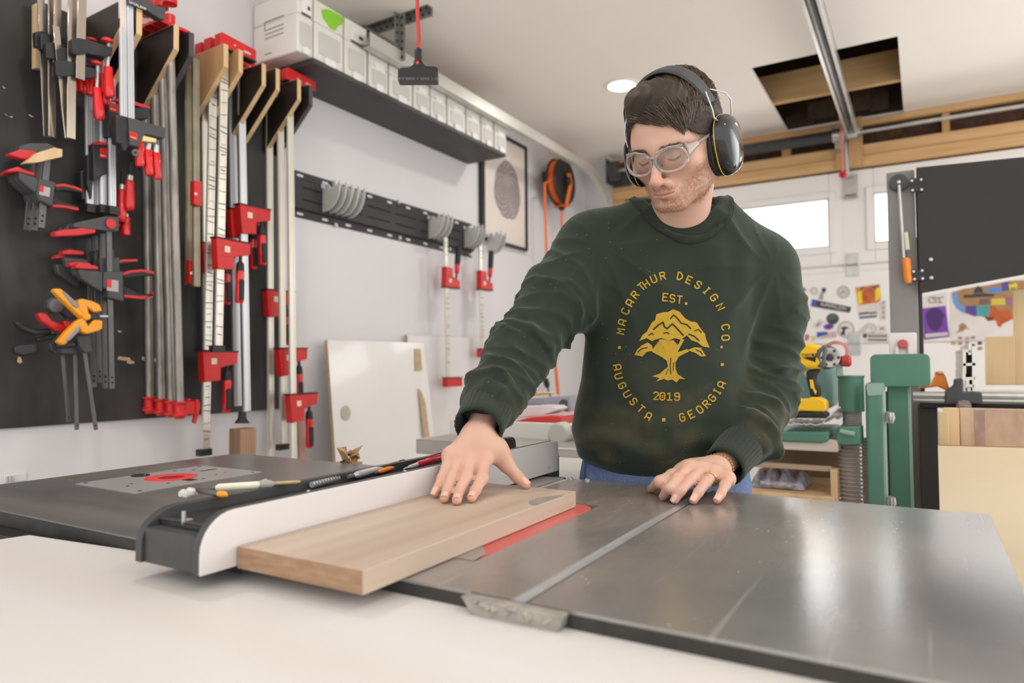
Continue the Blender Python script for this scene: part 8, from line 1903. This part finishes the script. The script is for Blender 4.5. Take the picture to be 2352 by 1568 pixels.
for s in (-1, 1):
    lp = lens_loop(s, .985); c = sum(lp, V(0, 0, 0))/len(lp)+V(0, .0022, 0); mid = [p*.5+c*.5+V(0, .0008, 0) for p in lp]
    mb = MB(); n = len(lp); mb.add(lp+mid+[c], [(i, (i+1) % n, n+(i+1) % n, n+i) for i in range(n)]+[(n+i, n+(i+1) % n, 2*n) for i in range(n)]); make('lens', mb, M_lens, gl)
    mb = MB(); mb.tube(lens_loop(s, 1.045), .0028, 8, close=True); make('rim', mb, M_clear, gl)
    # flared side shield and temple
    hx0 = V(s*.0595, .0905, .004)
    rows = []
    for u in np.linspace(0, 1, 7):
        zc = .004*(1-u)+.010*u; hh = .011*(1-u)**1.3+.0032; x_ = s*(.0595+.0135*u); y_ = .0915-.035*u
        rows.append([V(x_, y_, zc+hh), V(x_+s*.0016, y_, zc+hh*.4), V(x_+s*.0016, y_, zc-hh*.5), V(x_, y_, zc-hh*1.0)])
    mb = MB(); mb.grid(rows); o = make('side_shield', mb, M_clear, gl); so = o.modifiers.new('s', 'SOLIDIFY'); so.thickness = .0016
    mb = MB(); mb.bar((s*.072, .062, .010), (s*.081, -.004, .013), .0022, .0058); make('temple', mb, M_clear, gl, bevel=.0008)
mb = MB(); mb.tube([(-.0085, .1055, .003), (-.004, .1085, .0055), (.004, .1085, .0055), (.0085, .1055, .003)], .0023, 8); make('bridge', mb, M_clear, gl)
mb = MB(); mb.tube([(-.0565, .0945, .0165), (-.034, .1035, .0185), (-.010, .1075, .0135)], .0022, 8); mb.tube([(.0565, .0945, .0165), (.034, .1035, .0185), (.010, .1075, .0135)], .0022, 8); make('brow_bar', mb, M_clear, gl)
mb = MB()
for s in (-1, 1): mb.tube([(s*.0062, .103, .001), (s*.0085, .099, -.008), (s*.011, .096, -.014)], .0016, 6)
make('nose_pad', mb, M_clear, gl)

# ---- ear defenders
M_gblk = mat('gloss_black_shell', (26, 26, 28), 0.16, var=0.05, coat=0.5)
em = head_thing('ear_muffs', 'black ear defenders with a yellow line worn over the man\'s hair', 'ear defenders')
for s in (-1, 1):
    EM = frame((s*.068, -.008, -.018), (0, 1, 0), (0, .0, 1), (s, 0, 0)) @ Matrix.Rotation(math.radians(-6*s), 4, 'X')
    if s < 0: EM = frame((s*.068, -.008, -.018), (0, -1, 0), (0, 0, 1), (s, 0, 0))
    def cupl(prof, n=44, lift=0):
        mb = MB(); vs = []
        for r_, z in prof:
            for k in range(n):
                t = 2*PI*k/n; c, q = math.cos(t), math.sin(t); ex = 2.5
                a = .0405*r_*np.sign(c)*abs(c)**(2/ex); b = (.0555*r_)*np.sign(q)*abs(q)**(2/ex); vs.append(EM @ V(a, b, z))
        fs = [(i*n+k, i*n+(k+1) % n, (i+1)*n+(k+1) % n, (i+1)*n+k) for i in range(len(prof)-1) for k in range(n)]+[tuple(range(n))[::-1], tuple(range((len(prof)-1)*n, len(prof)*n))]
        return mb.add(vs, fs)
    make('cushion', cupl([(.80, -.006), (.94, -.003), (.98, .003), (.97, .009), (.90, .0125)]), M_black, em, bevel=0)
    sh = make('cup_shell', cupl([(.92, .0128), (1.0, .014), (1.005, .019), (.99, .026), (.955, .031), (.89, .0365), (.78, .041), (.6, .044), (.35, .0455), (.05, .046)]), M_gblk, em, ang=60)
    make('yellow_ring', cupl([(1.0, .0175), (1.014, .0178), (1.014, .0192), (1.0, .0195)]), mat('yellow_line', (222, 188, 44), 0.4), em)
    if s > 0:
        mb = MB(); mb.M = EM; lettering(mb, '3M', (.012, -.006, .0466), (1, 0, 0), (0, 1, 0), .009, .34, 1.25); make('cup_lettering', mb, M_sg, em, smooth=False)
    pv = EM @ V(0, .004, .020)
    mb = MB(); mb.bar(EM @ V(.032, .012, .0225), EM @ V(.018, -.022, .042), .007, .003, EM.to_3x3() @ V(0, 0, 1)); make('cup_arm', mb, M_black, em, bevel=.001)
    top = V(s*.080, .004, .086)
    mb = MB(); mb.tube([top+V(0, .010, 0), (s*.090, .022, .054), (s*.092, .026, .040), EM @ V(.034, .012, .024)], .0013, 7); make('wire', mb, M_slot, em)
    mb = MB(); mb.tube([top+V(0, -.010, 0), (s*.098, -.024, .072), (s*.104, -.030, .058), EM @ V(-.033 if s > 0 else .033, .030, .026)], .0013, 7); make('wire', mb, M_slot, em)
mb = MB(); mb.tube([(.083, -.010, .089), (.098, -.022, .088), (.114, -.036, .086), (.122, -.042, .074), (.124, -.042, .056), (.119, -.036, .038)], .0017, 8); make('cable', mb, M_black, em)
rows = []
for t in np.linspace(-1.02, 1.02, 41):
    a = t*1.12; c = V(.0855*math.sin(a)*1.06, .0, .010+.1305*math.cos(a)); n = V(math.sin(a)*1.2, 0, math.cos(a)).normalized(); w_ = .0205-.0055*abs(t)**3; yy = .004
    rows.append([c+V(0, yy-w_, 0)-n*.002, c+V(0, yy-w_*.94, 0)+n*.0022, c+V(0, yy, 0)+n*.0032, c+V(0, yy+w_*.94, 0)+n*.0022, c+V(0, yy+w_, 0)-n*.002, c+V(0, yy+w_*.9, 0)-n*.004, c+V(0, yy-w_*.9, 0)-n*.004, c+V(0, yy-w_, 0)-n*.002])
make('headband', MB().grid(rows), mat('dull_black_band', (70, 69, 70), 0.55, var=0.12, scale=40), em)
